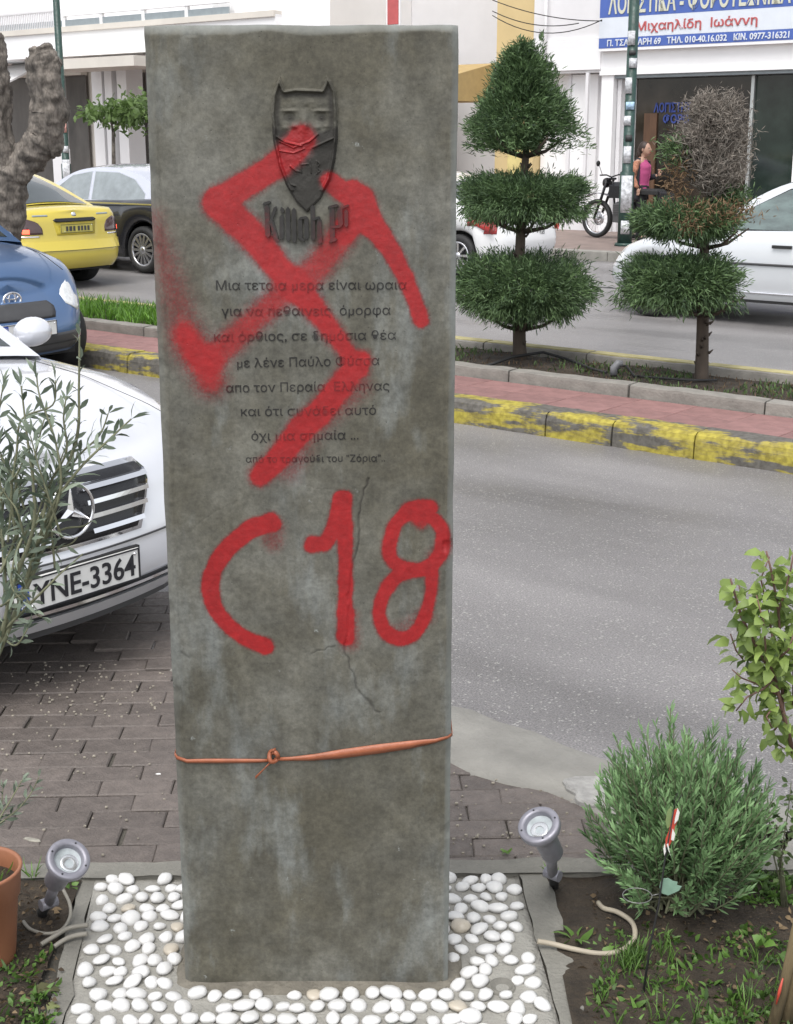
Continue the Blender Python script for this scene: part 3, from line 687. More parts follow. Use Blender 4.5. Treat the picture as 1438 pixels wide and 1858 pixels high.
for k in range(14):
    bm = bmesh.new(); bmesh.ops.create_icosphere(bm, subdivisions=2, radius=1)
    rx, ry, rz_ = random.uniform(.85, 1.15), random.uniform(.76, 1.02), random.uniform(.46, .62); ph = random.uniform(0, 9); tp = random.uniform(-.25, .25)
    for v in bm.verts:
        c = v.co; q = 1+.07*math.sin(3*c.x+ph)+.06*math.sin(4*c.y+ph*2)+.05*math.sin(5*c.z+ph)
        c.x *= rx*q; c.y *= ry*q*(1+tp*c.x); c.z *= rz_*q
    for f in bm.faces: f.smooth = True
    me = bpy.data.meshes.new('pebble'); bm.to_mesh(me); bm.free(); me.materials.append(M_pebb if k in (12, 13) else M_peb); PM.append(me)
pts = []; rr = random.Random(4)
hx, hy = G(910, 1782, .0).x, G(910, 1782, .0).y
sx_, sy_ = .0425, .0445
for j in range(20):
    for i in range(-2, 28):
        x = -.80+(i+(j % 2)*.5)*sx_+rr.uniform(-.008, .008); y = 3.135-j*sy_+rr.uniform(-.008, .008)
        # inside the bed outline?
        v = (A0.y-y)/(A0.y-B0.y); xl = A0.x*(1-v)+B0.x*v; xr = A1.x*(1-v)+B1.x*v
        if x < xl+.016 or x > xr-.016 or v < .015 or v > 1.07: continue
        if SX0-.010 < x < SX1+.010 and YF-.012 < y < YF+SD+.01: continue
        if SX0+.05 < x < SX1-.05 and y > YF+SD: continue
        if SX0-.05 < x < SX1 and YF-.04 < y < YF and rr.random() < .2: continue
        if math.hypot(x-hx, y-hy) < .036 or rr.random() < .02: continue
        sz = rr.uniform(.0170, .0232)
        if all(math.hypot(x-q[0], (y-q[1])*1.08) > (sz+q[2])*.70 for q in pts): pts.append((x, y, sz))
pts = pts[:298]
for (x, y, sz) in pts:
    k = rr.randrange(12) if rr.random() < .965 else 12+rr.randrange(2)
    o = bpy.data.objects.new('pebble', PM[k]); COL.objects.link(o); o.parent = bed; s = sz*rr.uniform(.92, 1.12)
    o.location = (x-BO.x, y-BO.y, .008+s*rr.uniform(.10, .30)); o.scale = (s, s, s); a = rr.choice((0, 0, .5, -.4, 1.2, 2.6))
    o.rotation_euler = (rr.uniform(-.25, .25), rr.uniform(-.3, .3), a+rr.uniform(-.4, .4))
# socket left by a missing pebble
m = MB(); c0 = G(910, 1782, .02); m.lathe([(.022,.004),(.027,.010),(.031,.004),(.034,-.006)], Matrix.Translation(Vector((c0.x, c0.y, .004))-BO), 20); m.lathe([(0,-.004),(.022,.004)], Matrix.Translation(Vector((c0.x, c0.y, .0048))-BO), 20)
m.build('empty_socket', M_conc, bed)

# ------------------------------------------------------------ concrete edging strips, garden soil
def strip(name, a, b, w, z, m, label_kind='structure', seed=0, off=0, h=.08):
    a = Vector(a); b = Vector(b); d = (b-a); L = d.length; d.normalize(); q = Vector((d.y, -d.x, 0)); rnd = random.Random(seed); K = max(6, int(L/.06)); rows = []
    for i in range(K+1):
        p = a+d*L*i/K; w0 = rnd.uniform(-.004, .004); w1 = rnd.uniform(-.008, .008); dz = rnd.uniform(-.003, .003)
        l = p+q*(w0); r_ = p+q*(w+w1)
        rows.append([(l.x, l.y, z-h), (l.x, l.y, z-.006+dz), (l.x+q.x*.006, l.y+q.y*.006, z+dz), ((l.x+r_.x)/2, (l.y+r_.y)/2, z+dz), (r_.x-q.x*.006, r_.y-q.y*.006, z+dz), (r_.x, r_.y, z-.008+dz), (r_.x, r_.y, z-h)])
    mb = MB(); mb.grid(rows, False); n = 7; mb.f += [tuple(range(n)), tuple(reversed(range(K*n, K*n+n)))]; mb.sm += [False, False]
    return tag(mb.build(name, m), kind='structure')
zb = .022
strip('concrete_edging', G(-300, 1592, zb), G(1700, 1572, zb), -.062, zb-.003, M_conc, seed=1)
r0 = quadpt(1, 0); r1 = quadpt(1, 1.5); strip('concrete_edging', r0+Vector((.006,.02,0)), r1+Vector((.006,0,0)), -.06, .014, M_conc, seed=2)
a0 = G(1035, 1730, .0); strip('concrete_edging', (a0.x, a0.y, 0), (a0.x+.085, a0.y-.75, 0), -.045, .008, M_concp, seed=4)
l0 = quadpt(0, 0); l1 = quadpt(0, 1.5); strip('concrete_edging', l0+Vector((-.034,.0,0)), l1+Vector((-.034,0,0)), -.030, .008, M_conc, seed=3)
def garden(x0, x1, y0, y1, seed): return soil_sheet('garden_soil', x0, x1, y0, y1, .010, .010, .016, M_soil, seed=seed)
garden(-2.4, l0.x-.03, 1.7, 3.13, 2); garden(r0.x+.06, 2.6, 1.7, 3.16, 3)
g = MB(); g.box(-3, 3, .2, 3.17, -.3, -.045); tag(g.build('soil_base', M_soil), kind='structure')

# ================================================================ BUILDINGS (facade line at n = 24)
NF = 24.0
BI = Matrix.Rotation(RZ, 4, 'Z')
def fbox(name, s0, s1, n0, n1, z0, z1, m, parent, bev=0):
    mb = MB(); mb.box(s0, s1, n0, n1, z0, z1); o = mb.build(name, m, parent)
    if bev: bevel(o, bev)
    return o
def building(label, s, cat='building'):
    o = empty('building', ST_(s, NF), RZ, label, cat); return o
def lx(b_s, v): return v-b_s
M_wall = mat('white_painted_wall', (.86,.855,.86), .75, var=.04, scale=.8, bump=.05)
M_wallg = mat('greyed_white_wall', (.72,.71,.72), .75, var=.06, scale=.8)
M_blue = mat('sign_blue', (.07,.13,.42), .4, var=.05); M_signw = mat('sign_white', (.68,.72,.78), .4, var=.03)
M_red = mat('sign_red', (.48,.10,.10), .5, var=.1); M_creamtext = mat('sign_cream_lettering', (.62,.62,.50), .5, var=.04)
M_shopglass = mat('shop_window_glass', (.030,.024,.019), .06, var=.8, scale=1.1, spec=.5)
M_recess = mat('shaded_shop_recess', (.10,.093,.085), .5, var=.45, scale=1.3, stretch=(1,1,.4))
M_glassreflection = mat('painted_reflection_glass', (.016,.024,.020), .06, var=.8, scale=1.3, spec=.5)  # right pane's reflection painted in as mottled dark green
M_alu = mat('aluminium_frame', (.55,.57,.56), .35, metal=.6, var=.05)
M_greenpaint = mat('dark_green_pole_paint', (.022,.055,.045), .45, var=.3, scale=12, rvar=.15)
M_brownwood = mat('orange_brown_wood', (.10,.050,.025), .5, var=.25, scale=4, stretch=(4,1,.5))
# ---- right: office with the blue and white sign
s_l, z_top = SN(1096, 34, NF); bs = s_l
ob = building('white ground floor office building with dark shop window under a blue and white sign', bs)
Zs = lambda px, py, n=NF: SN(px, py, n)[1]; Ss = lambda px, py, n=NF: SN(px, py, n)[0]
zA, zB, zC, zD = Zs(1096, 34), Zs(1096, 71), Zs(1096, 89), Zs(1096, 136)
z0f = .12; Wd = 9.0
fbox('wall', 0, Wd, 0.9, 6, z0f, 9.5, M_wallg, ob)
fbox('fascia', -.02, Wd, -.02, .88, zD, zC+.05, M_wall, ob); fbox('fascia_trim', -.03, Wd, -.05, -.022, zD-.01, zD+.07, M_wall, ob)
fbox('soffit', .25, Wd-.02, .02, .87, zD-.07, zD-.004, M_greypanel, ob)
sgn = empty('shop_sign', ST_(bs, NF), RZ, 'long blue and white shop sign with Greek lettering above the dark window', 'sign')
hUp = zA+1.15
fbox('sign_board', .0, Wd, -.16, -.022, zC-.05, hUp, M_wall, sgn)
fbox('blue_band', .0, Wd, -.166, -.162, zA, hUp, M_blue, sgn); fbox('white_band', .0, Wd, -.166, -.162, zB+.003, zA-.003, M_signw, sgn); fbox('blue_band', .0, Wd, -.166, -.162, zC, zB, M_blue, sgn)
def sign_text(body, x0, x1, zb, h, m, parent, y, bold=.01):
    me = text_fit(body, x0, x1, zb, h, .012, bold=bold); o = link('lettering', me, m, parent); o.location = (0, y, 0); return o
sx = lambda px, py: Ss(px, py, NF-.16)-bs
e_ = sx(1425, 60)
sign_text("ΛΟΓΙΣΤΙΚΑ - ΦΟΡΟΤΕΧΝΙΚΑ", sx(1104, 27), sx(1434, 18), Zs(1104, 27), (Zs(1104, -8)-Zs(1104, 27)), M_creamtext, sgn, -.168, .02)
sign_text("Μιχαηλίδη  Ιωάννη", sx(1155, 55), sx(1374, 47), Zs(1155, 56, NF-.16), (Zs(1155, 40)-Zs(1155, 56)), M_red, sgn, -.168, .012)
sign_text("Π. ΤΣΑΛΔΑΡΗ 69   ΤΗΛ. 010-40.16.032   ΚΙΝ. 0977-316321", sx(1102, 82), sx(1432, 71), Zs(1102, 84, NF-.16), (Zs(1102, 73)-Zs(1102, 84)), M_signw, sgn, -.168, .02)
# dark shop window with frames
sW0, sW1 = sx(1128, 250), sx(1434, 250)
fbox('window_plinth', sW0, sW1, .22, .40, z0f, .44, M_wallg, ob)
sp = SN(1342, 340, NF)[0]-bs; fbox('shop_window', sW0, sp, .34, .36, .45, zD-.075, M_shopglass, ob); fbox('shop_window', sp, sW1, .34, .36, .45, zD-.075, M_glassreflection, ob); fbox('window_frame', sp-.03, sp+.03, .27, .335, .45, zD-.08, M_alu, ob)
fbox('window_frame', sW1, sW1+.18, .0, .5, z0f, zD-.075, M_wall, ob)
fbox('door_frame', .28, .36, .12, .5, z0f, zD-.08, M_wallg, ob); fbox('door_frame', .36, sW0-.004, .3, .5, z0f, zD-.08, M_wall, ob)
fbox('door_panel', sx(1145, 250), sx(1168, 250), .30, .335, .45, Zs(1166, 205), M_brownwood, ob)
fbox('wall_pier', .0, .26, -.01, .88, z0f, zD-.004, M_wall, ob)
bl = mat('blue_window_lettering', (.03,.055,.24), .4)
zt = Zs(1195, 196)
def bar_text(body, x0, x1, zb, h): 
    o = sign_text(body, x0, x1, zb, h, bl, ob, .325, .03)
# two blurred blue words on the glass
bar_text("ΛΟΓΙΣΤΗΣ", sx(1163, 200), sx(1232, 198), Zs(1168, 203), .16); bar_text("ΦΟΡΟΙ", sx(1180, 218), sx(1232, 216), Zs(1184, 223), .15)
# inside hints: shelves and a parked scooter reflection are left to the glass itself
# ---- white wall building with door and panels between 965 and 1096
s2 = Ss(966, 150); b2 = building('white building with shuttered doorway between the office and the yellow house', s2)
L2 = bs-s2-.02
fbox('wall', 0, L2, .35, 6, z0f, 9.5, M_wall, b2)
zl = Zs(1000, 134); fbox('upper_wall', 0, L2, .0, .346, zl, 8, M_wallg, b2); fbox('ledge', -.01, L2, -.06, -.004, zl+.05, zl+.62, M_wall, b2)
fbox('shutter', .75, L2-.22, .26, .345, z0f+.25, zl-.02, M_wall, b2)
for k in range(1): fbox('shutter_frame', .68, .745, .22, .345, z0f, zl-.02, M_wallg, b2)
fbox('plinth', 0, L2, .12, .345, z0f, z0f+.24, M_wallg, b2)
fbox('letter_slot', 1.55, 1.95, .245, .258, 1.18, 1.25, M_darkopen, b2)
fbox('drain_pipe', L2-.30, L2-.24, -.07, -.01, .3, zl, M_wallg, b2)
# ---- yellow house
s3 = Ss(896, 60); b3 = building('ochre yellow house front behind the clipped conifer', s3)
L3 = s2-s3-.02
fbox('wall', 0, L3, .1, 6, z0f, 9, M_ochre, b3); fbox('door', .35, L3-.25, .05, .098, z0f, 2.3, mat('yellow_door', (.62,.52,.22), .6), b3); fbox('plinth', 0, L3, .03, .098, z0f, .42, M_cream, b3)
# ---- long white block seen either side of the slab, with balconies
s4 = -44.0; b4 = building('long white apartment block with grey balcony panels behind the left cars', s4)
L4 = s3-s4-.02; e4 = lambda px, py, n=NF: SN(px, py, n)[0]-s4
zb0 = Zs(150, 106); 
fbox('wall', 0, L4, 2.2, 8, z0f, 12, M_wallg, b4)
fbox('balcony_slab', 0, L4-5.2, -.8, 2.19, zb0, zb0+.62, M_wall, b4)
z1_ = SN(150, 56, NF-.8)[1]; fbox('balcony_edge', 0, L4-5.2, -.86, -.3, zb0+.70, z1_, M_cream, b4)
zp0, zp1 = z1_+.02, SN(150, 34, NF-.8)[1]
pxs = [(-60, 116), (119, 183), (188, 260), (264, 338), (343, 416)]
for a, b in pxs:
    fbox('balcony_panel', e4(a, 50, NF-.8), e4(b, 50, NF-.8), -.82, -.78, zp0, zp1, M_greypanel, b4)
for a in (117.5, 185.5, 262, 340.5): 
    c = e4(a, 50, NF-.8); fbox('balcony_post', c-.05, c+.05, -.84, -.76, zp0, zp1+.08, M_wall, b4)
fbox('handrail', e4(117, 50, NF-.8), e4(418, 50, NF-.8), -.86, -.74, zp1+.085, zp1+.17, M_wall, b4)
fbox('upper_wall', e4(420, 40), L4-3.8, -.6, 2.19, zb0, 9, M_wall, b4)
fbox('awning', e4(158, 125), e4(330, 125), -1.5, -.2, Zs(200, 126)-.05, Zs(200, 112), M_cream, b4)
for a, b in ((160, 178), (183, 196), (205, 222)):
    fbox('column', e4(a, 250), e4(b, 250), .2, .75, z0f, zb0, M_wall, b4)
for a, b in ((226, 262), (122, 158), (20, 116), (300, 420), (440, 640), (660, 800)):
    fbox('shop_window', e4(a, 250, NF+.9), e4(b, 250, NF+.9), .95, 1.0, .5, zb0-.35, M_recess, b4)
    fbox('lintel', e4(a, 250, NF+.9), e4(b, 250, NF+.9), .80, 1.02, zb0-.34, zb0-.01, M_cream, b4)
fbox('shop_wall', 0, e4(116, 250, NF+.9), 1.02, 2.18, z0f, zb0, M_wallg, b4); fbox('shop_wall', e4(262, 250, NF+.9), L4-3.8, 1.02, 2.18, z0f, zb0, M_wallg, b4)
fbox('shop_wall', e4(116, 250, NF+.9)+.02, e4(262, 250, NF+.9)-.02, 1.06, 2.18, z0f, zb0, M_cream, b4)
# iron railing on the far balcony
zr0, zr1 = SN(50, 88, NF-.8)[1], SN(50, 60, NF-.8)[1]
for i in range(34):
    a = e4(2+i*3.2, 80, NF-.8); fbox('railing_bar', a-.012, a+.012, -.84, -.815, zb0+.64, zr1+.45, M_wallg, b4)
fbox('railing_rail', e4(-20, 60, NF-.8), e4(112, 60, NF-.8), -.86, -.80, zr1+.455, zr1+.50, M_wallg, b4)
# scalloped white awning at far left
aw = empty('awning', ST_(s4, NF), RZ, 'white fabric awning with scalloped edge beside the forked trunk', 'awning')
a0, a1 = e4(0, 150), e4(60, 150); zt_, zb_ = Zs(30, 120), Zs(30, 160)
m = MB(); m.add([(a0, .8, zt_+.25), (a1, .8, zt_+.25), (a1, -1.1, zb_), (a0, -1.1, zb_), (a0, .8, zt_+.20), (a1, .8, zt_+.20), (a1, -1.1, zb_-.05), (a0, -1.1, zb_-.05)], [(0,1,2,3),(7,6,5,4),(0,3,7,4),(1,5,6,2),(3,2,6,7),(0,4,5,1)])
m.build('awning_cloth', M_white, aw)
K = 28; poly = [(a0+(a1-a0)*i/K, zb_-.28-.09*abs(math.sin(math.pi*i/4))) for i in range(K+1)]+[(a1, zb_), (a0, zb_)]
m = MB(); m.prism(poly, lambda x, z: (x, -1.10, z), lambda x, z: (x, -1.12, z)); m.build('valance', M_white, aw)
# ochre awning and low ochre wall between slab and conifer
s5 = Ss(834, 150); oa = empty('awning', ST_(s5, NF), RZ, 'ochre yellow shop awning seen between the slab and the tall conifer', 'awning')
L5 = s3-s5; m = MB(); za, zc = Zs(860, 116), Zs(860, 186)
m.add([(-2, -1.2, za-.25), (L5, -1.2, za-.25), (L5, .05, za), (-2, .05, za), (-2, -1.2, zc), (L5, -1.2, zc), (L5, .05, zc), (-2, .05, zc)], [(0,1,2,3),(0,4,5,1),(4,7,6,5),(0,3,7,4),(1,5,6,2),(2,6,7,3)])
m.build('awning_cloth', mat('ochre_awning_cloth', (.42,.30,.13), .8, var=.08), oa)
# small red sign above the slab
rs = SN(714, 30, 21.5); rsg = empty('red_sign', ST_(rs[0], 21.5, 0), RZ, 'small red sign board fixed high above the top edge of the slab', 'sign')
m = MB(); m.box(-.13, .13, -.03, .03, rs[1]-.14, rs[1]+.6); m.build('sign_board', M_red, rsg)
m = MB(); m.box(-.15, .15, -.02, .02, rs[1]-.17, rs[1]-.145); m.box(-.16, -.134, -.02, .02, rs[1]-.17, rs[1]+.6); m.box(.134, .16, -.02, .02, rs[1]-.17, rs[1]+.6); m.build('sign_frame', M_wall, rsg)
m = MB(); m.tube([(0, .04, .12), (0, .04, rs[1]+.7)], .03); m.build('post', M_wallg, rsg)

# ---- street lamps / poles with posted stickers
def pole(px, n, r, label, stickers, ztop=8.5):
    s, z = SN(px, 430, n); o = empty('street_pole', ST_(s, n, .12), RZ, label, 'pole', 'green poles on the far pavement')
    m = MB(); m.tube([(0,0,0), (0,0,1.2), (0,0,1.22), (0,0,ztop)], [r*1.35, r*1.3, r, r*.8], 14); m.build('shaft', M_greenpaint, o)
    m = MB(); m.tube([(0,0,0), (0,0,.05)], [r*1.9, r*1.7], 14); m.build('base', M_greenpaint, o)
    for (za, zb_, w, col, a) in stickers:
        nm = 'sticker_%s' % col; c = {'white': (.52,.53,.55), 'pink': (.6,.32,.28), 'black': (.03,.03,.03), 'blue': (.35,.5,.65)}[col]
        m = MB(); rr_ = r*(1.36 if za < 1.2 else 1.04)+.003; K = 8; rows = []
        for i in range(K+1):
            t = a+(-w/2+w*i/K); rows.append([(rr_*math.cos(t), rr_*math.sin(t), za), (rr_*math.cos(t), rr_*math.sin(t), zb_)])
        m.grid(rows); q = m.build('sticker', mat(nm, c, .6, var=.45, scale=18), o); sd_ = q.modifiers.new('t', 'SOLIDIFY'); sd_.thickness = .002; sd_.offset = 1
    return o
av = R(-60)
st1 = [(.2,.42,1.2,'white',av), (.55,1.15,1.6,'white',av), (1.35,1.62,1.4,'white',av-.2), (1.7,1.8,1.2,'black',av), (1.95,2.1,1.4,'white',av-.5), (2.2,2.32,1.5,'blue',av), (2.45,2.7,1.5,'white',av-.6), (2.85,3.0,1.4,'white',av+.2), (3.05,3.12,1.2,'black',av), (3.2,3.42,1.3,'white',av-.3)]
pole(1133, 20.9, .092, 'dark green pole plastered with white stickers beside the parked motorcycle', st1)
av = R(-38)
st2 = [(.7,1.3,1.6,'white',av), (1.45,1.6,1.5,'white',av+.2), (1.9,2.1,1.5,'pink',av), (2.2,2.35,1.5,'black',av), (2.45,2.6,1.4,'white',av), (2.65,2.85,1.5,'white',av-.2)]
pole(127, 20.9, .085, 'dark green pole with torn stickers between yellow taxi and forked trunk', st2)
# notice board on legs behind left pole
nb_s = SN(112, 300, 21.6); nbd = empty('notice_panel', ST_(nb_s[0], 21.6, .12), RZ, 'pale scrawled utility panel standing behind the left green pole', 'panel')
m = MB(); m.cbox(-.18, .18, -.12, .12, 0, 1.55, .03); m.build('cabinet', M_wallg, nbd); 
# overhead cables by the yellow house
for k, (p0, p1, sg) in enumerate((((893, 0), (1092, 38), .10), ((893, 28), (1092, 36), .28), ((893, 20), (1050, 42), .14))):
    a = SN(*p0, NF-.3); b = SN(*p1, NF-.3); A = ST_(a[0], NF-.3, a[1]); B = ST_(b[0], NF-.3, b[1]); pts_ = []
    for i in range(15): t = i/14; pts_.append(A*(1-t)+B*t-Vector((0,0,sg*4*t*(1-t))))
    m = MB(); m.tube(pts_, .009, 6); tag(m.build('overhead_cable', M_black), ('lowest sagging', 'topmost', 'middle')[(1,0,2)[k]]+' black cable strung across the yellow house front', 'cable')
dc = SN(985, 20, NF-.2); m = MB(); m.tube([ST_(dc[0], NF-.1, dc[1]-1.4), ST_(dc[0], NF-.1, dc[1]+.6)], .03, 8); tag(m.build('wall_conduit', M_wallg), 'vertical grey conduit on the white wall right of the yellow house', 'pipe')

# ================================================================ VEHICLES
def paint(name, col, rough=.28, metal=0.0, var=.02): return mat(name, col, rough, metal, var=var, scale=3, coat=.8, spec=.5)
def smooth_interp(x, pts):
    xs_, ys_ = zip(*pts); y = np.interp(x, xs_, ys_); k = .06
    return (np.interp(x-k, xs_, ys_)+y*2+np.interp(x+k, xs_, ys_))/4
class Car:
    """local frame: +x forward, z up, origin on the ground under the centre"""
    def __init__(s, L, Wd, shoulder, nose, tail, sideprof, sill, wheels, wr, bowf=.14, bowr=.10, rcf=.30, rcr=.25, crown=.05):
        s.__dict__.update(locals()); a, b = L/2, Wd/2; P_ = []
        yb = b-rcf
        for i in range(9): y = yb*i/8; P_.append((a-bowf*(y/b)**2, y))
        x0, y0 = P_[-1]; c1 = (a-bowf*1.05, b); x2 = a-bowf-rcf*1.7
        for i in range(1, 9): t = i/8; P_.append(((1-t)**2*x0+2*t*(1-t)*c1[0]+t*t*x2, (1-t)**2*y0+2*t*(1-t)*c1[1]+t*t*b))
        xr = -a+bowr+rcr*1.7; n = int((x2-xr)/.035)
        for i in range(1, n): P_.append((x2+(xr-x2)*i/n, b))
        yb2 = b-rcr; xe = -a+bowr*(yb2/b)**2; c2 = (-a+bowr*1.05, b)
        for i in range(0, 9): t = i/8; P_.append(((1-t)**2*xr+2*t*(1-t)*c2[0]+t*t*xe, (1-t)**2*b+2*t*(1-t)*c2[1]+t*t*yb2))
        for i in range(7, -1, -1): y = yb2*i/8; P_.append((-a+bowr*(y/b)**2, y))
        s.P = np.array(P_); d = np.gradient(s.P, axis=0); s.Nn = unit(np.stack([-d[:, 1]*-1, d[:, 0]*-1], 1)*np.array([1, 1]))
        # outward normal: path goes front->side->rear on +y side, outward = (dy,-dx) rotated
        s.Nn = unit(np.stack([d[:, 1], -d[:, 0]], 1))
        if s.Nn[0, 0] < 0: s.Nn = -s.Nn
        s.lv = np.array([0, .05, .14, .25, .36, .48, .60, .72, .82, .90, .96, 1.0])
    def inset(s, a, nx):
        fi = np.interp(a, *zip(*s.nose)); ri = np.interp(a, *zip(*s.tail)); si = np.interp(a, *zip(*s.sideprof))
        return np.where(nx > 0, nx*nx*fi, nx*nx*ri)+(1-nx*nx)*si
    def zs(s, x): return smooth_interp(x, s.shoulder)
    def bottom(s, x, nx):
        z = np.full(x.shape, s.sill)+.02*nx*nx*(nx < 0)+.02*nx*nx*(nx > 0)
        for xw in s.wheels:
            r = s.wr*1.17; q = r*r-(x-xw)**2; z = np.where((q > 0) & (abs(nx) < .8), np.maximum(z, s.wr+np.sqrt(np.maximum(q, 0))), z)
        return z
    def surf(s, i, a, side=1):
        p, n = s.P[i], s.Nn[i]; q = p-n*s.inset(a, np.array(n[0])); zb = s.bottom(np.array(p[0]), np.array(n[0])); z = zb+(s.zs(p[0])-zb)*a
        return Vector((q[0], q[1]*side, float(z)))
    def front(s, y, z):          # point on the nose at lateral y, height z
        return s._end(y, z, True)
    def _end(s, y, z, fr):
        ids = range(0, 17) if fr else range(len(s.P)-17, len(s.P)); ys = s.P[list(ids), 1]
        if not fr: ids = list(ids)[::-1]; ys = s.P[ids, 1]
        ids = list(ids); j = np.interp(abs(y), ys, np.arange(len(ids))); j0 = min(int(j), len(ids)-2); t = j-j0
        out = None
        p = s.P[ids[j0]]*(1-t)+s.P[ids[j0+1]]*t; n = s.Nn[ids[j0]]*(1-t)+s.Nn[ids[j0+1]]*t; n = n/np.linalg.norm(n)
        zt = float(s.zs(p[0])); zb = s.sill+.02*n[0]**2; a = min(1, max(0, (z-zb)/(zt-zb)))
        q = p-n*s.inset(a, np.array(n[0])); return Vector((q[0], q[1]*(1 if y >= 0 else -1), z)), Vector((n[0], n[1]*(1 if y >= 0 else -1), 0))
    def side(s, x, z, sgn=1):
        b = s.Wd/2; zt = float(s.zs(x)); a = min(1, max(0, (z-s.sill)/(zt-s.sill))); si = np.interp(a, *zip(*s.sideprof)); return Vector((x, (b-si)*sgn, z))
    def body(s, m, root, name='body'):
        x, y = s.P[:, 0], s.P[:, 1]; nx = s.Nn[:, 0]; zb = s.bottom(x, nx); zt = s.zs(x); rows = []
        for a in s.lv:
            q = s.P-s.Nn*s.inset(a, nx)[:, None]; rows.append(np.stack([q[:, 0], q[:, 1], zb+(zt-zb)*a], 1))
        top = rows[-1]; J = 7
        for j in range(1, J+1):
            f = 1-j/J; rows.append(np.stack([top[:, 0], top[:, 1]*f, top[:, 2]+s.crown*(1-f*f)], 1))
        A = np.array(rows); Bm = A.copy(); Bm[:, :, 1] *= -1
        mb = MB(); mb.grid([list(map(tuple, r)) for r in A]); mb.grid([list(map(tuple, r)) for r in Bm[:, ::-1]])
        me = mb.mesh(name, False); bm = bmesh.new(); bm.from_mesh(me); bmesh.ops.remove_doubles(bm, verts=bm.verts, dist=.0008); bmesh.ops.recalc_face_normals(bm, faces=bm.faces); bm.to_mesh(me); bm.free()
        o = link(name, me, m, root)
        # dark floor and wheel wells
        mb = MB(); mb.box(-s.L/2+.25, s.L/2-.25, -s.Wd/2+.24, s.Wd/2-.24, s.sill-.02, .62); mb.build('underbody', M_black, root)
        mb = MB(); mb.box(min(s.wheels)+s.wr*1.2, max(s.wheels)-s.wr*1.2, -s.Wd/2+.06, s.Wd/2-.06, s.sill-.01, .5); mb.build('floor', M_black, root)
        return o
    def cabin(s, m, root, arc, iw, ir, belt, tumble, wb, windows, trim=None, crown=.05, glass=None):
        """arc: (x,z) from windscreen base over the roof to rear-window base; iw/ir = index where screen ends / rear window starts"""
        glass = glass or M_glassd
        ye = lambda z: wb-(z-belt)*tumble
        def section(pts, inset=0.0, dz=0.0, w0=1.0):
            rows = []
            for (x, z) in pts:
                e = ye(z)-inset; rows.append([(x, e*f, z+dz+crown*(1-f*f)) for f in np.linspace(-1, 1, 13)])
            return rows
        def dens(pts, k=5):
            out = []
            n = len(pts)
            for i in range(n-1):
                p0 = pts[max(i-1, 0)]; p1, p2 = pts[i], pts[i+1]; p3 = pts[min(i+2, n-1)]
                for j in range(k):
                    t = j/k; out.append(tuple(.5*((2*p1[c])+(-p0[c]+p2[c])*t+(2*p0[c]-5*p1[c]+4*p2[c]-p3[c])*t*t+(-p0[c]+3*p1[c]-3*p2[c]+p3[c])*t**3) for c in (0, 1)))
            return out+[pts[-1]]
        K = 5; da = dens(arc, K)
        mb = MB(); mb.grid(section(da)); 
        for sg in (-1, 1):
            poly = [(x, z) for x, z in da]+[(da[-1][0], belt-.05), (da[0][0], belt-.05)]
            mb.add([(x, ye(z)*sg, z) for x, z in poly], [tuple(range(len(poly)))])
        mb.build('roof', m, root)
        def pane(name, pts, ins, dz):
            q = MB(); q.grid(section(pts, ins, dz)); o = q.build(name, glass, root, fix=False); return o
        pane('windscreen', [(x+.008, z) for x, z in da[1:iw*K]], .085, .008); pane('rear_window', [(x-.008, z) for x, z in da[ir*K+1:-1]], .085, .008)
        for w in windows:
            for sg in (-1, 1):
                cx = sum(p[0] for p in w)/len(w); cz = sum(p[1] for p in w)/len(w)
                if trim:
                    big = [(cx+(x-cx)*1.035, cz+(z-cz)*1.07) for x, z in w]
                    q = MB(); q.prism(big, lambda x, z: (x, (ye(z)+.002)*sg, z), lambda x, z: (x, (ye(z)+.008)*sg, z)); q.build('window_trim', trim, root)
                q = MB(); q.prism(w, lambda x, z: (x, (ye(z)+.003)*sg, z), lambda x, z: (x, (ye(z)+.012)*sg, z)); q.build('side_window', glass, root)
        s.ye = ye
    def wheelset(s, root, spokes=10, wd=.2, rim=M_alloy, rr=.66):
        for xw in s.wheels:
            for sg in (-1, 1):
                w = s.wr; t = MB(); M = Matrix.Translation((xw, sg*(s.Wd/2-.04), w)) @ Matrix.Rotation(-math.pi/2*sg, 4, 'X')
                t.lathe([(w*rr, 0), (w*.72, .012), (w*.9, .010), (w*.985, -.02), (w, -.05), (w, -wd+.03), (w*.95, -wd), (w*rr, -wd)], M, 36); tyre = t.build('wheel', M_black, root)
                r = MB(); r.lathe([(w*rr, .004), (w*rr*.93, .008), (w*rr*.88, -.02), (w*rr*.88, -.11), (0.0, -.11)], M, 36); 
                q = r.build('rim', mat('rim_shadow', (.10,.10,.10), .5, metal=.6), tyre)
                k = MB(); k.lathe([(0, .012), (w*.11, .010), (w*.16, 0), (w*.16, -.05)], M, 20); k.lathe([(w*rr*1.0, .003), (w*rr*.95, .012), (w*rr*.87, .002), (w*rr*.87, -.03)], M, 36)
                for i in range(spokes):
                    a = 2*math.pi*i/spokes; c, si = math.cos(a), math.sin(a); hw = w*.040; h2 = w*.060
                    pts = [(w*.1, -hw), (w*rr*.9, -h2), (w*rr*.9, h2), (w*.1, hw)]
                    k.prism(pts, lambda u, v: M @ Vector((u*c-v*si, u*si+v*c, -.030)), lambda u, v: M @ Vector((u*c-v*si, u*si+v*c, .001)))
                k.build('spokes', rim, tyre)
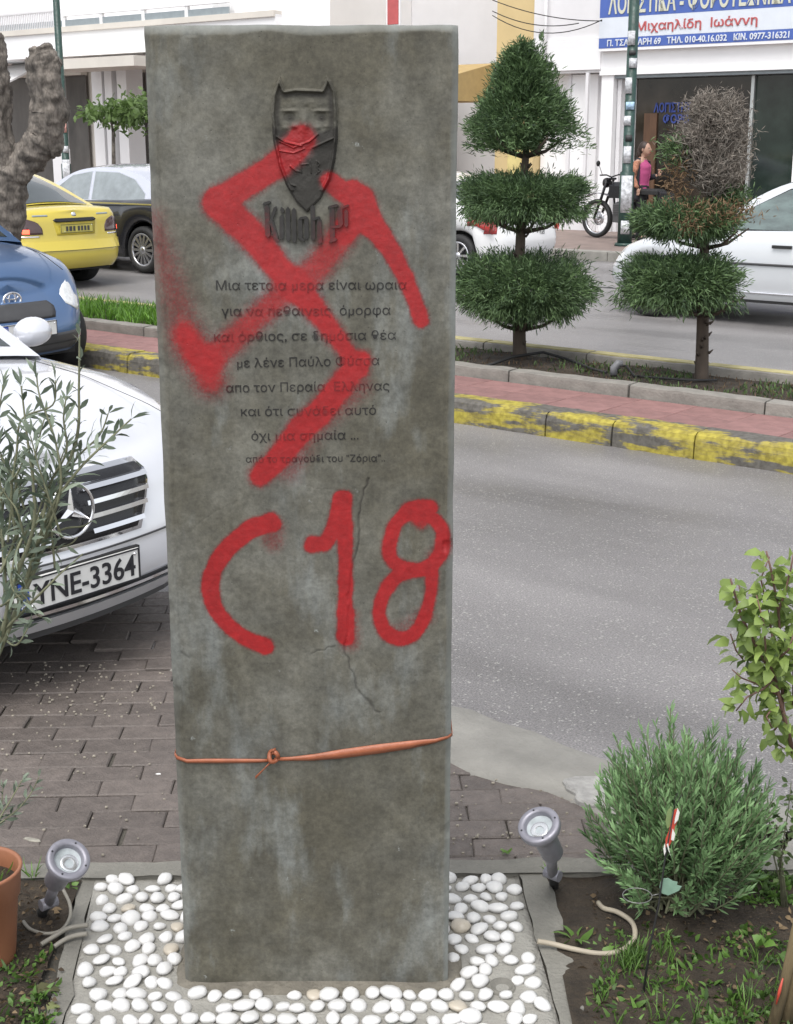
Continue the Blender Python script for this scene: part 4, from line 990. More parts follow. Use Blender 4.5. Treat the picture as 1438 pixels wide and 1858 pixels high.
    def strip_front(s, name, m, root, y0, y1, z0, z1, out=.01, th=.02, k=14, fr=True, zc=None):
        """curved band that hugs the bumper"""
        mb = MB(); rows = []
        for i in range(k+1):
            y = y0+(y1-y0)*i/k; a, na = s._end(y, z0, fr); b, nb_ = s._end(y, z1, fr)
            rows.append([a-na*th, a+na*out, b+nb_*out, b-nb_*th])
        mb.grid(rows, False); n = 4; mb.f += [(0,1,2,3), tuple(reversed(range(k*4, k*4+4)))]; mb.sm += [False, False]
        return mb.build(name, m, root)
    def patch(s, name, m, root, poly, out=.01, th=.03, fr=True, sub=6):
        """outline [(y,z)] following the nose/tail surface; filled as a fan of rows"""
        zs_ = sorted(set(round(p[1], 4) for p in poly)); z0, z1 = zs_[0], zs_[-1]; K = sub
        def span(z):
            xs_ = []
            n = len(poly)
            for i in range(n):
                (ya, za), (yb, zb) = poly[i], poly[(i+1) % n]
                if (za-z)*(zb-z) <= 0 and abs(za-zb) > 1e-9: xs_.append(ya+(yb-ya)*(z-za)/(zb-za))
            return min(xs_), max(xs_)
        mb = MB(); rows = []; bk = []
        for i in range(K+1):
            z = z0+(z1-z0)*(i+(.02 if i == 0 else -.02 if i == K else 0))/K; a, b = span(z); r = []; q = []
            for j in range(13):
                y = a+(b-a)*j/12; p, n = s._end(y, z, fr); r.append(p+n*out); q.append(p-n*th)
            rows.append([q[0]]+r+[q[-1]])
            bk.append(q)
        rows = [[bk[0][0]]+bk[0]+[bk[0][-1]]]+rows+[[bk[-1][0]]+bk[-1]+[bk[-1][-1]]]
        mb.grid(rows, True); return mb.build(name, m, root)
def plate(root, p, n, w, h, txt, m=M_plate, blue=True, tilt=0):
    """number plate centred at p, facing direction n (local frame of the car)"""
    rz = math.atan2(n.y, n.x)+math.pi/2
    pl_ = empty('number_plate', p, rz); pl_.parent = root
    pl_.name = 'number_plate'
    mb = MB(); mb.box(-w/2, w/2, -.004, .012, -h/2, h/2); a = mb.build('plate_sheet', m, pl_)
    mb = MB()
    for x0, x1, z0, z1 in ((-w/2, w/2, h/2-.005, h/2), (-w/2, w/2, -h/2, -h/2+.005), (-w/2, -w/2+.005, -h/2+.005, h/2-.005), (w/2-.005, w/2, -h/2+.005, h/2-.005)): mb.box(x0, x1, -.0065, -.0042, z0, z1)
    mb.build('plate_rim', M_ink, pl_)
    if txt:
        x0 = -w/2+(.065 if blue else .03)
        me = text_fit(txt, x0, w/2-.02, -h*.33, h*.68, .002, bold=.012); o = link('plate_number', me, M_ink, pl_); o.location = (0, -.0045, 0)
    if blue:
        mb = MB(); mb.box(-w/2+.006, -w/2+.048, -.0065, -.0042, -h/2+.006, h/2-.006); mb.build('country_band', mat('euro_blue', (.02,.07,.42), .4), pl_)
        me = text_fit('GR', -w/2+.014, -w/2+.040, -h/2+.014, .018, .001, bold=.02); o = link('country_code', me, M_plate, pl_); o.location = (0, -.0068, 0)
        mb = MB()
        for i in range(12):
            a = 2*math.pi*i/12; cx, cz = -w/2+.027+.012*math.cos(a), h/2-.030+.012*math.sin(a); mb.box(cx-.0015, cx+.0015, -.0080, -.0067, cz-.0015, cz+.0015)
        mb.build('stars', mat('star_yellow', (.7,.6,.1), .5), pl_)
    mb = MB(); M = lambda x, z: Matrix.Translation((x, -.006, z)) @ Matrix.Rotation(math.pi/2, 4, 'X')
    for x in (-w/2+.06, w/2-.02): mb.lathe([(0, .004), (.005, .002), (.006, -.002)], M(x, -h/2+.02 if x < 0 else h/2-.018), 10)
    mb.build('rivets', M_chrome, pl_)
    return pl_

# ---------------- silver-white saloon with star grille (front end, near left)
MERC = empty('parked_car', ST_(-3.61-2.30, 2.79, .0), RZ, 'silvery white saloon with a round star badge on its slatted grille beside the slab', 'car')
c = Car(4.6, 1.80, [(-2.3,.88),(-1.6,.95),(-.9,.95),(.6,.93),(1.1,.93),(1.55,.90),(2.0,.83),(2.2,.775),(2.31,.735)],
        [(0,.10),(.1,.02),(.25,0),(.45,.0),(.55,.025),(.62,.04),(.78,.055),(.9,.09),(1,.16)], [(0,.1),(.2,0),(.6,.03),(1,.12)],
        [(0,.09),(.1,.03),(.3,.01),(.55,0),(.8,.015),(.92,.04),(1,.10)], .22, (-1.38, 1.36), .32, bowf=.20, rcf=.34, crown=.06)
M_merc = paint('silver_white_paint', (.74,.75,.79), .22, .25)
c.body(M_merc, MERC)
arc = [(1.20,.95),(.75,1.22),(.35,1.37),(-.1,1.42),(-.6,1.42),(-1.05,1.34),(-1.45,1.16),(-1.8,.98)]
c.cabin(M_merc, MERC, arc, 2, 5, .93, .42, .74, [[(.92,.97),(.42,1.30),(.02,1.36),(.02,.97)], [(-.04,.97),(-.04,1.36),(-.65,1.37),(-.95,1.28),(-1.0,.97)]], trim=M_blackgl)
c.wheelset(MERC, 7)
gz0, gz1 = .505, .715
c.patch('grille_surround', M_chrome, MERC, [(-.31,gz0-.012),(-.37,gz0+.05),(-.425,gz1-.04),(-.40,gz1+.008),(.40,gz1+.008),(.425,gz1-.04),(.37,gz0+.05),(.31,gz0-.012)], out=.010, th=.03)
c.patch('grille_recess', M_blackgl, MERC, [(-.295,gz0),(-.355,gz0+.05),(-.41,gz1-.04),(-.39,gz1-.005),(.39,gz1-.005),(.41,gz1-.04),(.355,gz0+.05),(.295,gz0)], out=.013, th=.02)
for k, z in enumerate((gz0+.030, gz0+.077, gz0+.124, gz0+.170)):
    yw = np.interp(z, [gz0, gz0+.05, gz1-.04], [.295, .352, .40])
    for sg in (-1, 1): c.strip_front('grille_bar', M_chrome, MERC, sg*.085, sg*yw, z-.0075, z+.0075, out=.032, th=-.012, k=10)
p, n = c.front(0, .622); bad = empty('star_badge', p+n*.045); bad.parent = MERC
mb = MB(); mb.tube([(0, .090*math.cos(t), .090*math.sin(t)) for t in np.linspace(0, 2*math.pi, 49)], .0062, 8, False); mb.build('badge_ring', M_chrome, bad)
mb = MB()
for k in range(3):
    a = math.pi/2+k*2*math.pi/3; t = Vector((0, math.cos(a), math.sin(a))); q = Vector((0, -math.sin(a), math.cos(a)))
    b0 = Vector((0,0,0)); mb.add([t*.088, q*.0165+t*.005, -q*.0165+t*.005, Vector((.014,0,0)), Vector((-.006,0,0)), Vector((.003,0,0))+t*.086], [(0,1,3,5),(0,5,3,2),(0,2,4),(0,4,1),(1,4,2,3)])
mb.build('badge_star', M_chrome, bad)
p, n = c.front(0, .385); plate(MERC, p+n*.014, n, .52, .112, 'YNE-3364')
mb = MB(); mb.box(-.27,.27,-.001,.016,-.062,.062); o = mb.build('plate_holder', M_black, MERC); o.location = p+n*.006; o.rotation_euler = (0,0,math.pi/2)
M_bumpdark = mat('dark_bumper_plastic', (.05,.05,.052), .5)
c.strip_front('air_intake', M_bumpdark, MERC, -.78, .78, .262, .315, out=.004, th=.03, k=24)
c.strip_front('intake_bar', M_chrome, MERC, -.74, .74, .292, .304, out=.012, th=.01, k=24)
c.strip_front('bumper_lip', M_merc, MERC, -.80, .80, .215, .262, out=.022, th=.04, k=24)
c.strip_front('lip_underside', M_bumpdark, MERC, -.76, .76, .185, .214, out=.0, th=.05, k=24)
c.strip_front('bumper_crease', M_bumpdark, MERC, -.62, .62, .462, .467, out=.0025, th=.01, k=24)
for sg in (-1, 1):
    c.patch('headlight', M_lampglass, MERC, [(sg*.58,.60),(sg*.60,.69),(sg*.68,.71),(sg*.80,.69),(sg*.82,.63),(sg*.70,.58)], out=.006, th=.03)
    p, n = c.front(sg*.52, .39); mb = MB(); M = Matrix.Translation(p+n*.002) @ n.to_track_quat('Z', 'Y').to_matrix().to_4x4(); mb.lathe([(0,.006),(.02,.005),(.026,-.004)], M, 20); mb.build('tow_cover', M_merc, MERC)
    # mirror on the door
    mir = empty('door_mirror', (.86, sg*.90, 1.0)); mir.parent = MERC
    bm = bmesh.new(); bmesh.ops.create_uvsphere(bm, u_segments=20, v_segments=12, radius=1)
    for v in bm.verts: v.co = Vector((v.co.x*.075*(1 if v.co.x > 0 else .35), v.co.y*.095+sg*.05, v.co.z*.065))
    for f in bm.faces: f.smooth = True
    me = bpy.data.meshes.new('mirror_shell'); bm.to_mesh(me); bm.free(); link('mirror_shell', me, M_merc, mir)
    mb = MB(); mb.tube([(0, -.04*sg, -.04), (0, .03*sg, -.03)], [.03, .02], 8); mb.build('mirror_arm', M_merc, mir)
    # seam between hood and wing
    pts = [Vector((x, sg*(.60+.10*(2.22-x)/1.2), float(c.zs(x))+.060*(1-((.60+.10*(2.22-x)/1.2)/.80)**2)+.001)) for x in np.linspace(1.15, 2.12, 16)]
    mb = MB(); mb.tube(pts, .0014, 6); mb.build('hood_seam', M_bumpdark, MERC)
mb = MB()
for sg in (-1, 1): mb.tube([(1.24, sg*.1, 1.01), (.98, sg*.48, 1.09)], .006, 6)
mb.build('wipers', M_black, MERC)

# ---------------- blue hatchback (front) at the median kerb
TOY = empty('moving_car', ST_(-8.72-1.87, 6.44, 0), RZ, 'metallic blue hatchback with oval chrome badge driving along the yellow kerb', 'car')
c = Car(3.75, 1.70, [(-1.87,.95),(-.9,1.0),(.3,.98),(.9,.97),(1.3,.90),(1.65,.78),(1.88,.66)],
        [(0,.08),(.12,.01),(.3,0),(.5,.01),(.7,.06),(.85,.14),(1,.24)], [(0,.08),(.3,0),(1,.1)],
        [(0,.08),(.1,.03),(.4,0),(.7,.01),(.9,.04),(1,.10)], .20, (-1.15, 1.25), .30, bowf=.26, rcf=.36, crown=.09)
M_toy = paint('metallic_blue_paint', (.085,.16,.31), .3, .45)
c.body(M_toy, TOY)
arc = [(.82,1.0),(.40,1.26),(.0,1.43),(-.5,1.49),(-1.0,1.47),(-1.5,1.36),(-1.75,1.02)]
c.cabin(M_toy, TOY, arc, 2, 5, .98, .34, .76, [[(.56,1.02),(.15,1.34),(-.1,1.40),(-.1,1.02)], [(-.16,1.02),(-.16,1.40),(-.9,1.40),(-1.2,1.32),(-1.15,1.05)]], trim=M_blackgl)
c.wheelset(TOY, 7)
c.patch('grille', M_bumpdark, TOY, [(-.30,.50),(-.36,.585),(-.33,.62),(.33,.62),(.36,.585),(.30,.50)], out=.006, th=.02)
c.patch('lower_intake', M_bumpdark, TOY, [(-.50,.24),(-.56,.33),(-.52,.38),(.52,.38),(.56,.33),(.50,.24)], out=.006, th=.02)
c.strip_front('intake_slat', M_black, TOY, -.5, .5, .30, .312, out=.012, th=.0)
p, n = c.front(0, .645); bad = empty('oval_badge', p+n*.016); bad.parent = TOY
mb = MB()
def oval(mb, cy, cz, a, b, r): mb.tube([(0, cy+a*math.cos(t), cz+b*math.sin(t)) for t in np.linspace(0, 2*math.pi, 33)], r, 8, False)
oval(mb, 0, 0, .078, .054, .010); oval(mb, 0, .004, .030, .050, .007); oval(mb, 0, .026, .056, .022, .007); mb.build('badge_rings', M_chrome, bad)
p, n = c.front(0, .43); plate(TOY, p+n*.014, n, .50, .11, None)
for sg in (-1, 1):
    c.patch('headlight', M_lampglass, TOY, [(sg*.50,.58),(sg*.52,.66),(sg*.66,.74),(sg*.79,.78),(sg*.80,.62),(sg*.74,.54),(sg*.62,.52)], out=.008, th=.04, sub=8)
    c.patch('fog_light', M_lampglass, TOY, [(sg*.60,.29),(sg*.60,.36),(sg*.70,.36),(sg*.70,.29)], out=.006, th=.02, sub=3)
    pts = [Vector((x, sg*(.52+.16*(1.7-x)/.8), float(c.zs(x))+.09*(1-((.52+.16*(1.7-x)/.8)/.74)**2)+.001)) for x in np.linspace(1.0, 1.62, 12)]
    mb = MB(); mb.tube(pts, .003, 6); mb.build('hood_seam', M_black, TOY)
    mb = MB(); bm = bmesh.new(); bmesh.ops.create_uvsphere(bm, u_segments=14, v_segments=8, radius=1)
    for v in bm.verts: v.co = Vector((v.co.x*.06+.42, v.co.y*.08+sg*.88, v.co.z*.055+1.02))
    for f in bm.faces: f.smooth = True
    me = bpy.data.meshes.new('door_mirror'); bm.to_mesh(me); bm.free(); link('door_mirror', me, M_toy, TOY)

# ---------------- yellow taxi (rear)
TX = empty('taxi', ST_(-14.2-2.3, 11.35, 0), RZ+math.pi, 'yellow saloon taxi seen from behind with one lit red tail lamp', 'car')
c = Car(4.6, 1.78, [(-2.31,.94),(-2.1,.985),(-1.5,1.0),(-.9,.95),(.7,.93),(1.2,.92),(1.8,.84),(2.3,.70)],
        [(0,.1),(.3,0),(.7,.04),(1,.2)], [(0,.12),(.10,.03),(.2,0),(.42,0),(.46,.03),(.5,.055),(.75,.07),(.9,.085),(1,.12)],
        [(0,.09),(.1,.03),(.4,0),(.75,.01),(.92,.04),(1,.09)], .24, (-1.35, 1.38), .31, bowr=.16, rcr=.28, crown=.04)
M_tx = paint('taxi_yellow_paint', (.60,.48,.065), .3)
c.body(M_tx, TX)
arc = [(1.15,.96),(.7,1.22),(.3,1.38),(-.2,1.43),(-.7,1.40),(-1.15,1.26),(-1.5,1.10),(-1.72,1.0)]
c.cabin(M_tx, TX, arc, 2, 4, .94, .45, .74, [[(.85,.97),(.36,1.30),(-.05,1.37),(-.05,.97)], [(-.11,.97),(-.11,1.37),(-.65,1.34),(-1.0,1.20),(-1.12,.97)]], trim=M_blackgl, crown=.05)
c.wheelset(TX, 8)
M_tail = mat('smoked_tail_lamp', (.055,.020,.020), .15, var=.2, coat=1); M_tailon = mat('lit_red_lamp', (.7,.03,.02), .3, emit=((1,.10,.05), 2.2))
for sg in (-1, 1):
    c.patch('tail_light', M_tail, TX, [(sg*.50,.70),(sg*.50,.77),(sg*.56,.85),(sg*.70,.89),(sg*.84,.87),(sg*.85,.70)], out=.008, th=.03, fr=False, sub=7)
    c.patch('lamp_trim', M_chrome, TX, [(sg*.55,.665),(sg*.55,.685),(sg*.78,.685),(sg*.78,.665)], out=.006, th=.02, fr=False, sub=2)
    c.patch('boot_badge', M_greypanel, TX, [(sg*.40,.915),(sg*.40,.935),(sg*.62,.935),(sg*.62,.915)], out=.004, th=.02, fr=False, sub=2)
c.patch('lit_lamp', M_tailon, TX, [(.68,.712),(.68,.765),(.83,.765),(.83,.712)], out=.014, th=.0, fr=False, sub=3)
c.patch('lit_lamp', M_tailon, TX, [(-.81,.712),(-.81,.765),(-.84,.765),(-.84,.712)], out=.014, th=.0, fr=False, sub=3)
c.patch('boot_recess', mat('recess_yellow', (.55,.44,.05), .4), TX, [(-.30,.68),(-.34,.86),(.34,.86),(.30,.68)], out=.004, th=.01, fr=False)
c.patch('boot_handle', M_blackgl, TX, [(-.30,.842),(-.34,.865),(-.30,.888),(.30,.888),(.34,.865),(.30,.842)], out=.020, th=.01, fr=False, sub=4)
p, n = c._end(0, .76, False); 
o = plate(TX, p+n*.012, n, .50, .105, None, m=mat('plate_yellowed', (.50,.44,.10), .4), blue=False)
mb = MB()
for x0, x1 in ((-.17,-.14),(-.12,-.08),(-.06,-.03),(.01,.04),(.06,.09),(.11,.14),(.16,.19)): mb.box(x0, x1, -.009, -.0045, -.03, .028)
mb.build('plate_number', M_bumpdark, o)
c.strip_front('bumper_seam', M_bumpdark, TX, -.8, .8, .615, .622, out=.002, th=.01, k=20, fr=False)
c.strip_front('bumper_moulding', M_tx, TX, -.80, .80, .50, .61, out=.016, th=.03, k=20, fr=False)
c.strip_front('bumper_line', M_bumpdark, TX, -.78, .78, .495, .499, out=.012, th=.01, k=20, fr=False)
p, n = c._end(0, .925, False); mb = MB(); mb.lathe([(0,.006),(.03,.005),(.034,-.004)], Matrix.Translation(p+n*.004) @ n.to_track_quat('Z', 'Y').to_matrix().to_4x4(), 16); mb.build('round_badge', M_chrome, TX)

# ---------------- dark saloon side-on behind the taxi
DK = empty('parked_car', ST_(-16.65, 14.15, 0), RZ+math.pi, 'dark charcoal saloon with silver roof edge and many-spoked wheel behind the yellow taxi', 'car')
c = Car(4.6, 1.80, [(-2.31,.90),(-2.1,.99),(-1.5,1.03),(-.9,1.0),(.7,.96),(1.2,.94),(1.8,.86),(2.3,.70)],
        [(0,.1),(.3,0),(.7,.04),(1,.2)], [(0,.1),(.2,.0),(.6,.02),(1,.12)], [(0,.09),(.1,.03),(.4,.0),(.7,.005),(.9,.03),(1,.08)], .22, (-1.38, 1.38), .33, bowr=.16, rcr=.3, crown=.04)
M_dk = paint('charcoal_car_paint', (.035,.035,.04), .2, .3)
c.body(M_dk, DK); arc = [(1.15,.98),(.7,1.24),(.3,1.40),(-.2,1.45),(-.7,1.43),(-1.15,1.33),(-1.6,1.14),(-1.9,1.02)]
M_silvers = paint('silver_blue_paint', (.62,.64,.72), .2, .4); M_skyg = mat('pale_reflecting_glass', (.22,.25,.26), .04, var=.2, spec=1, coat=1)
c.cabin(M_silvers, DK, arc, 2, 5, .98, .45, .74, [[(.92,1.0),(.40,1.33),(-.02,1.39),(-.10,1.0)], [(-.18,1.0),(-.10,1.39),(-.62,1.38),(-1.0,1.29),(-1.30,1.10),(-1.32,1.0)]], trim=M_chrome, glass=M_skyg)
c.wheelset(DK, 14, rr=.72)
mb = MB(); mb.box(-2.0, 1.0, -.905, -.880, .955, .975); mb.box(-2.0, 1.0, .880, .905, .955, .975)
mb.build('belt_moulding', M_chrome, DK)
for sg in (-1, 1):
    mb = MB(); p = c.side(-.55, .87, sg); mb.box(p.x-.11, p.x+.11, p.y-.018 if sg > 0 else p.y-.022, p.y+.022 if sg > 0 else p.y+.018, .858, .885); mb.build('door_handle', M_chrome, DK)

# ---------------- white hatchback rear, parked at the far pavement behind the first conifer
WH = empty('parked_car', ST_(-12.1-.62, 16.5, 0), RZ+math.pi, 'white saloon rear with red tail lamps half hidden behind the first clipped conifer', 'car')
c = Car(3.9, 1.68, [(-1.95,.98),(-1.6,1.0),(.7,.95),(1.2,.92),(1.7,.80),(1.96,.68)],
        [(0,.1),(.3,0),(1,.2)], [(0,.1),(.2,0),(.45,.0),(.55,.06),(1,.10)], [(0,.09),(.1,.03),(.4,0),(.9,.03),(1,.06)], .22, (-1.2, 1.25), .29, bowr=.12, rcr=.22, crown=.03)
M_wh = paint('white_car_paint', (.78,.78,.78), .3)
c.body(M_wh, WH); arc = [(1.35,.97),(.95,1.20),(.6,1.34),(.1,1.38),(-.3,1.36),(-.7,1.25),(-.95,1.12),(-1.15,1.0)]
c.cabin(M_wh, WH, arc, 2, 5, .97, .32, .78, [[(1.1,1.0),(.7,1.27),(.3,1.31),(.3,1.0)], [(.24,1.0),(.24,1.31),(-.3,1.30),(-.6,1.20),(-.7,1.0)]], trim=M_blackgl)
c.wheelset(WH, 8)
M_redl = mat('red_tail_lamp', (.42,.03,.03), .15, coat=1)
for sg in (-1, 1):
    mb = MB(); rows_ = []
    for x in np.linspace(-1.80, -1.38, 8):
        f = (x+1.80)/.42; rows_.append([c.side(x, z, sg)+Vector((0, sg*o_, 0)) for z, o_ in ((.60+.16*f, -.03), (.60+.16*f, .012), (.70, .014), (.84-.04*f, .012), (.84-.04*f, -.03))])
    mb.grid(rows_); mb.build('side_lamp', M_redl, WH)
    c.patch('tail_light', M_redl, WH, [(sg*.74,.60),(sg*.70,.90),(sg*.80,.92),(sg*.82,.60)], out=.01, th=.03, fr=False)
p, n = c._end(0, .62, False); plate(WH, p+n*.014, n, .50, .11, 'ZYT-715', blue=False)

# ---------------- silver-white car at the right edge (side on)
SV = empty('moving_car', ST_(-7.92+2.05, 14.1, 0), RZ+math.pi, 'silvery white hatchback cut by the right edge behind the half dead conifer', 'car')
c = Car(4.1, 1.70, [(-2.1,.92),(-1.5,.98),(-.8,.97),(.6,.93),(1.0,.90),(1.5,.80),(1.95,.68),(2.1,.60)],
        [(0,.1),(.3,0),(.6,.02),(1,.2)], [(0,.1),(.3,0),(1,.12)], [(0,.08),(.06,.035),(.2,.02),(.28,.0),(.55,0),(.8,.012),(.92,.03),(1,.08)], .24, (-1.28, 1.36), .30, bowf=.2, rcf=.32, crown=.06)
M_sv = paint('silver_white_paint_far', (.66,.68,.70), .25, .2)
c.body(M_sv, SV); arc = [(.80,.95),(.44,1.17),(.04,1.38),(-.35,1.46),(-.8,1.48),(-1.3,1.40),(-1.65,1.18),(-1.9,.98)]
M_gg = mat('greenish_car_glass', (.10,.14,.13), .05, var=.6, scale=2.2, spec=1, coat=.8, stretch=(1,1,3))
c.cabin(M_sv, SV, arc, 2, 5, .93, .36, .76, [[(.64,.955),(.32,1.15),(-.06,1.34),(-.34,1.41),(-.36,.955)], [(-.42,.955),(-.42,1.42),(-.85,1.42),(-1.2,1.30),(-1.4,1.1),(-1.4,.955)]], trim=M_blackgl, glass=M_gg)
c.wheelset(SV, 5)
for sg in (-1, 1):
    mb = MB(); 
    pts = [c.side(x, .62, sg)+Vector((0, sg*.008, 0)) for x in np.linspace(-.9, .9, 20)]; mb.tube(pts, .012, 6); mb.build('rubbing_strip', M_bumpdark, SV)
    mb = MB(); pts = [c.side(x, .335, sg)+Vector((0, sg*.006, 0)) for x in np.linspace(-.9, .9, 20)]; mb.tube(pts, .012, 6); mb.build('sill_moulding', M_chrome, SV)
    for xd in (.62, -.40):
        pts = [c.side(xd, z, sg)+Vector((0, sg*.0015, 0)) for z in np.linspace(.30, .90, 14)]; mb = MB(); mb.tube(pts, .0035, 5); mb.build('door_seam', M_black, SV)
    p = c.side(-.12, .80, sg); mb = MB(); mb.box(p.x-.10, p.x+.10, min(p.y, p.y+sg*.03), max(p.y, p.y+sg*.03), .785, .815); mb.build('door_handle', M_black, SV)
    bm = bmesh.new(); bmesh.ops.create_uvsphere(bm, u_segments=14, v_segments=8, radius=1)
    for v in bm.verts: v.co = Vector((v.co.x*.07+.70, v.co.y*.09+sg*.90, v.co.z*.06+.99))
    for f in bm.faces: f.smooth = True
    me = bpy.data.meshes.new('door_mirror'); bm.to_mesh(me); bm.free(); link('door_mirror', me, M_sv, SV)
    c.patch('headlight', M_lampglass, SV, [(sg*.45,.52),(sg*.45,.62),(sg*.78,.66),(sg*.80,.54)], out=.006, th=.03)

# ================================================================ VEGETATION
M_needle = leafmat('conifer_needles', (.030,.060,.026), (.165,.265,.105), .6, .25)
M_brown = leafmat('dry_conifer_needles', (.11,.065,.032), (.24,.155,.085), .8, .1)
M_grey = leafmat('dead_twig_foliage', (.12,.10,.085), (.30,.265,.225), .85, .05)
M_bark = mat('conifer_bark', (.075,.058,.045), .95, var=.35, scale=9, bump=1, bscale=30, stretch=(1,1,.3))
M_bark2 = mat('pale_grey_bark', (.16,.14,.12), .95, var=.6, scale=14, bump=1, bscale=34, stretch=(1,1,.55))
t_ = M_bark2.node_tree; b_ = t_.nodes['Principled BSDF']; vo = t_.nodes.new('ShaderNodeTexVoronoi'); vo.feature = 'DISTANCE_TO_EDGE'; vo.inputs['Scale'].default_value = 26
mp_ = t_.nodes.new('ShaderNodeMapping'); mp_.inputs['Scale'].default_value = (1, 1, .4); tc_ = t_.nodes.new('ShaderNodeTexCoord'); t_.links.new(tc_.outputs['Object'], mp_.inputs[0]); t_.links.new(mp_.outputs[0], vo.inputs['Vector'])
rp_ = t_.nodes.new('ShaderNodeValToRGB'); rp_.color_ramp.elements[0].color = (.22,.20,.18,1); rp_.color_ramp.elements[1].position = .16; t_.links.new(vo.outputs['Distance'], rp_.inputs[0])
mx_ = t_.nodes.new('ShaderNodeMixRGB'); mx_.blend_type = 'MULTIPLY'; mx_.inputs[0].default_value = .4; l0_ = b_.inputs['Base Color'].links[0].from_socket; t_.links.new(l0_, mx_.inputs[1]); t_.links.new(rp_.outputs[0], mx_.inputs[2]); t_.links.new(mx_.outputs[0], b_.inputs['Base Color'])
def clumps(n, fshape, k, spread, rnd):
    """sprig bases distributed through a tier and on its shell"""
    C_ = fshape(n, rnd); pos = np.repeat(C_, k, 0)+rnd.normal(size=(n*k, 3))*spread; return C_, pos
def tier(name, root, rx, rz, zc, n=420, k=26, flat=1.0, m=M_needle, cone=False, L=.055, seed=1, droop=.25, zoff=0, xoff=0):
    rnd = np.random.default_rng(seed)
    d = unit(rnd.normal(size=(n, 3))); lump = 1+.13*np.sin(d[:, 0]*5+seed)*np.cos(d[:, 1]*4)+.09*np.sin(d[:, 2]*7+seed*2)
    if cone:
        t = rnd.random(n)**.75; a = rnd.random(n)*2*math.pi; z = zc-rz+2*rz*(1-t)       # t=1 wide base
        rad = rx*(t**.72)*np.sqrt(rnd.uniform(.0, 1.05, n))*(1+.12*np.sin(3*a+seed))
        rad = np.where(t > .86, rad*rnd.uniform(.2, 1, n), rad)
        C_ = np.stack([rad*np.cos(a), rad*np.sin(a), z], 1); out = np.stack([np.cos(a), np.sin(a), np.full(n, .75)], 1)
        inner = rad/(rx*(t**.72)+1e-6)
    else:
        rr = rnd.uniform(.12, 1.0, n)**.45; p = 4.0; e = d/np.maximum((abs(d[:, :1])**p+abs(d[:, 1:2])**p+abs(d[:, 2:3])**p)**(1/p), .5)*.84
        e[:, :2] = d[:, :2]/np.maximum(np.linalg.norm(d[:, :2], axis=1, keepdims=True), .25)*np.minimum(1, np.linalg.norm(d[:, :2], axis=1, keepdims=True)*1.25)
        C_ = e*rr[:, None]*lump[:, None]*np.array([rx, rx, rz])+np.array([0, 0, zc]); out = d.copy(); inner = rr
    k = int(k*1.75); pos = np.repeat(C_, k, 0)+rnd.normal(size=(n*k, 3))*np.array([.036, .036, .028])
    od = np.repeat(out, k, 0)+rnd.normal(size=(n*k, 3))*.55+np.array([0, 0, .15]); od[:, 2] -= droop*(pos[:, 2] < zc-rz*.3)*2
    tone = np.clip(np.repeat(rnd.normal(.42, .20, n), k)+rnd.normal(0, .16, n*k), 0, 1)
    pos[:, 0] += xoff
    o = leaves(name, pos, od, rnd.uniform(.5, 1.25, n*k)*L, rnd.uniform(.005, .010, n*k), m, root, tone, bend=.2)
    return o, C_
def limbs(root, pts, r, m, name='limb'):
    mb = MB(); mb.tube(pts, r, 7); return mb.build(name, m, root)
def conifer(px, py, label, tiers, H_, seed, trunk_r=.045):
    b = G(px, py, .17); T = empty('conifer_tree', b, 0, label, 'tree', 'cloud pruned conifers on the median')
    rnd = random.Random(seed); pts = []; rs = []
    for i in range(16):
        t = i/15; pts.append(Vector((.02*math.sin(t*5+seed), .02*math.cos(t*4), -.05+H_*t))); rs.append(trunk_r*(1.25 if i == 0 else 1)*(1-.72*t))
    mb = MB(); mb.tube(pts, rs, 12); 
    for k in range(40):
        t = rnd.uniform(.05, .9); a = rnd.uniform(0, 6.28); r0 = trunk_r*(1-.7*t); p = Vector((.02*math.sin(t*5+seed)+r0*math.cos(a), .02*math.cos(t*4)+r0*math.sin(a), H_*t)); mb.tube([p, p+Vector((math.cos(a)*.03, math.sin(a)*.03, .025))], [.012, .004], 5)
    mb.build('trunk', M_bark, T); return T
Wpx = lambda px, py, y: P(px, py, y)
b1 = G(943, 655, .17); b2_ = G(1268, 695, .17)
zat = lambda b, px, py: P(px, py, b.y).z-b.z
T1 = conifer(943, 655, 'dark green conifer clipped into a tall cone above two flat tiers', None, zat(b1, 943, 110), 3, .055)
rpx = lambda b, w: w/F*(b.y*CT+(H-1.0)*ST)
for i, (py0, py1, w, xo, n) in enumerate(((438, 596, 126, 5, 700), (294, 422, 112, -4, 600))):
    zc = (zat(b1, 943, py0+22)+zat(b1, 943, py1-16))/2; rz_ = (zat(b1, 943, py0+22)-zat(b1, 943, py1-16))/2
    tier('foliage_tier', T1, rpx(b1, w)*.95, rz_, zc, n, 26, seed=20+i, xoff=rpx(b1, xo))
zt_, zb_ = zat(b1, 943, 88), zat(b1, 943, 268)
tier('foliage_tier', T1, rpx(b1, 108), (zt_-zb_)/2, (zt_+zb_)/2, 760, 26, cone=True, seed=33, xoff=rpx(b1, -8))
for k, (a, z, l) in enumerate(((.3,-.0,.34),(2.5,.02,.36),(4.2,0,.30),(5.4,.03,.33),(1.4,.0,.30))):
    for py in (590, 412, 275):
        z0 = zat(b1, 943, py)-.02; limbs(T1, [Vector((0,0,z0-.02)), Vector((math.cos(a+py)*l*.5, math.sin(a+py)*l*.5, z0+.02)), Vector((math.cos(a+py)*l, math.sin(a+py)*l, z0+.12))], [.018, .013, .006], M_bark)
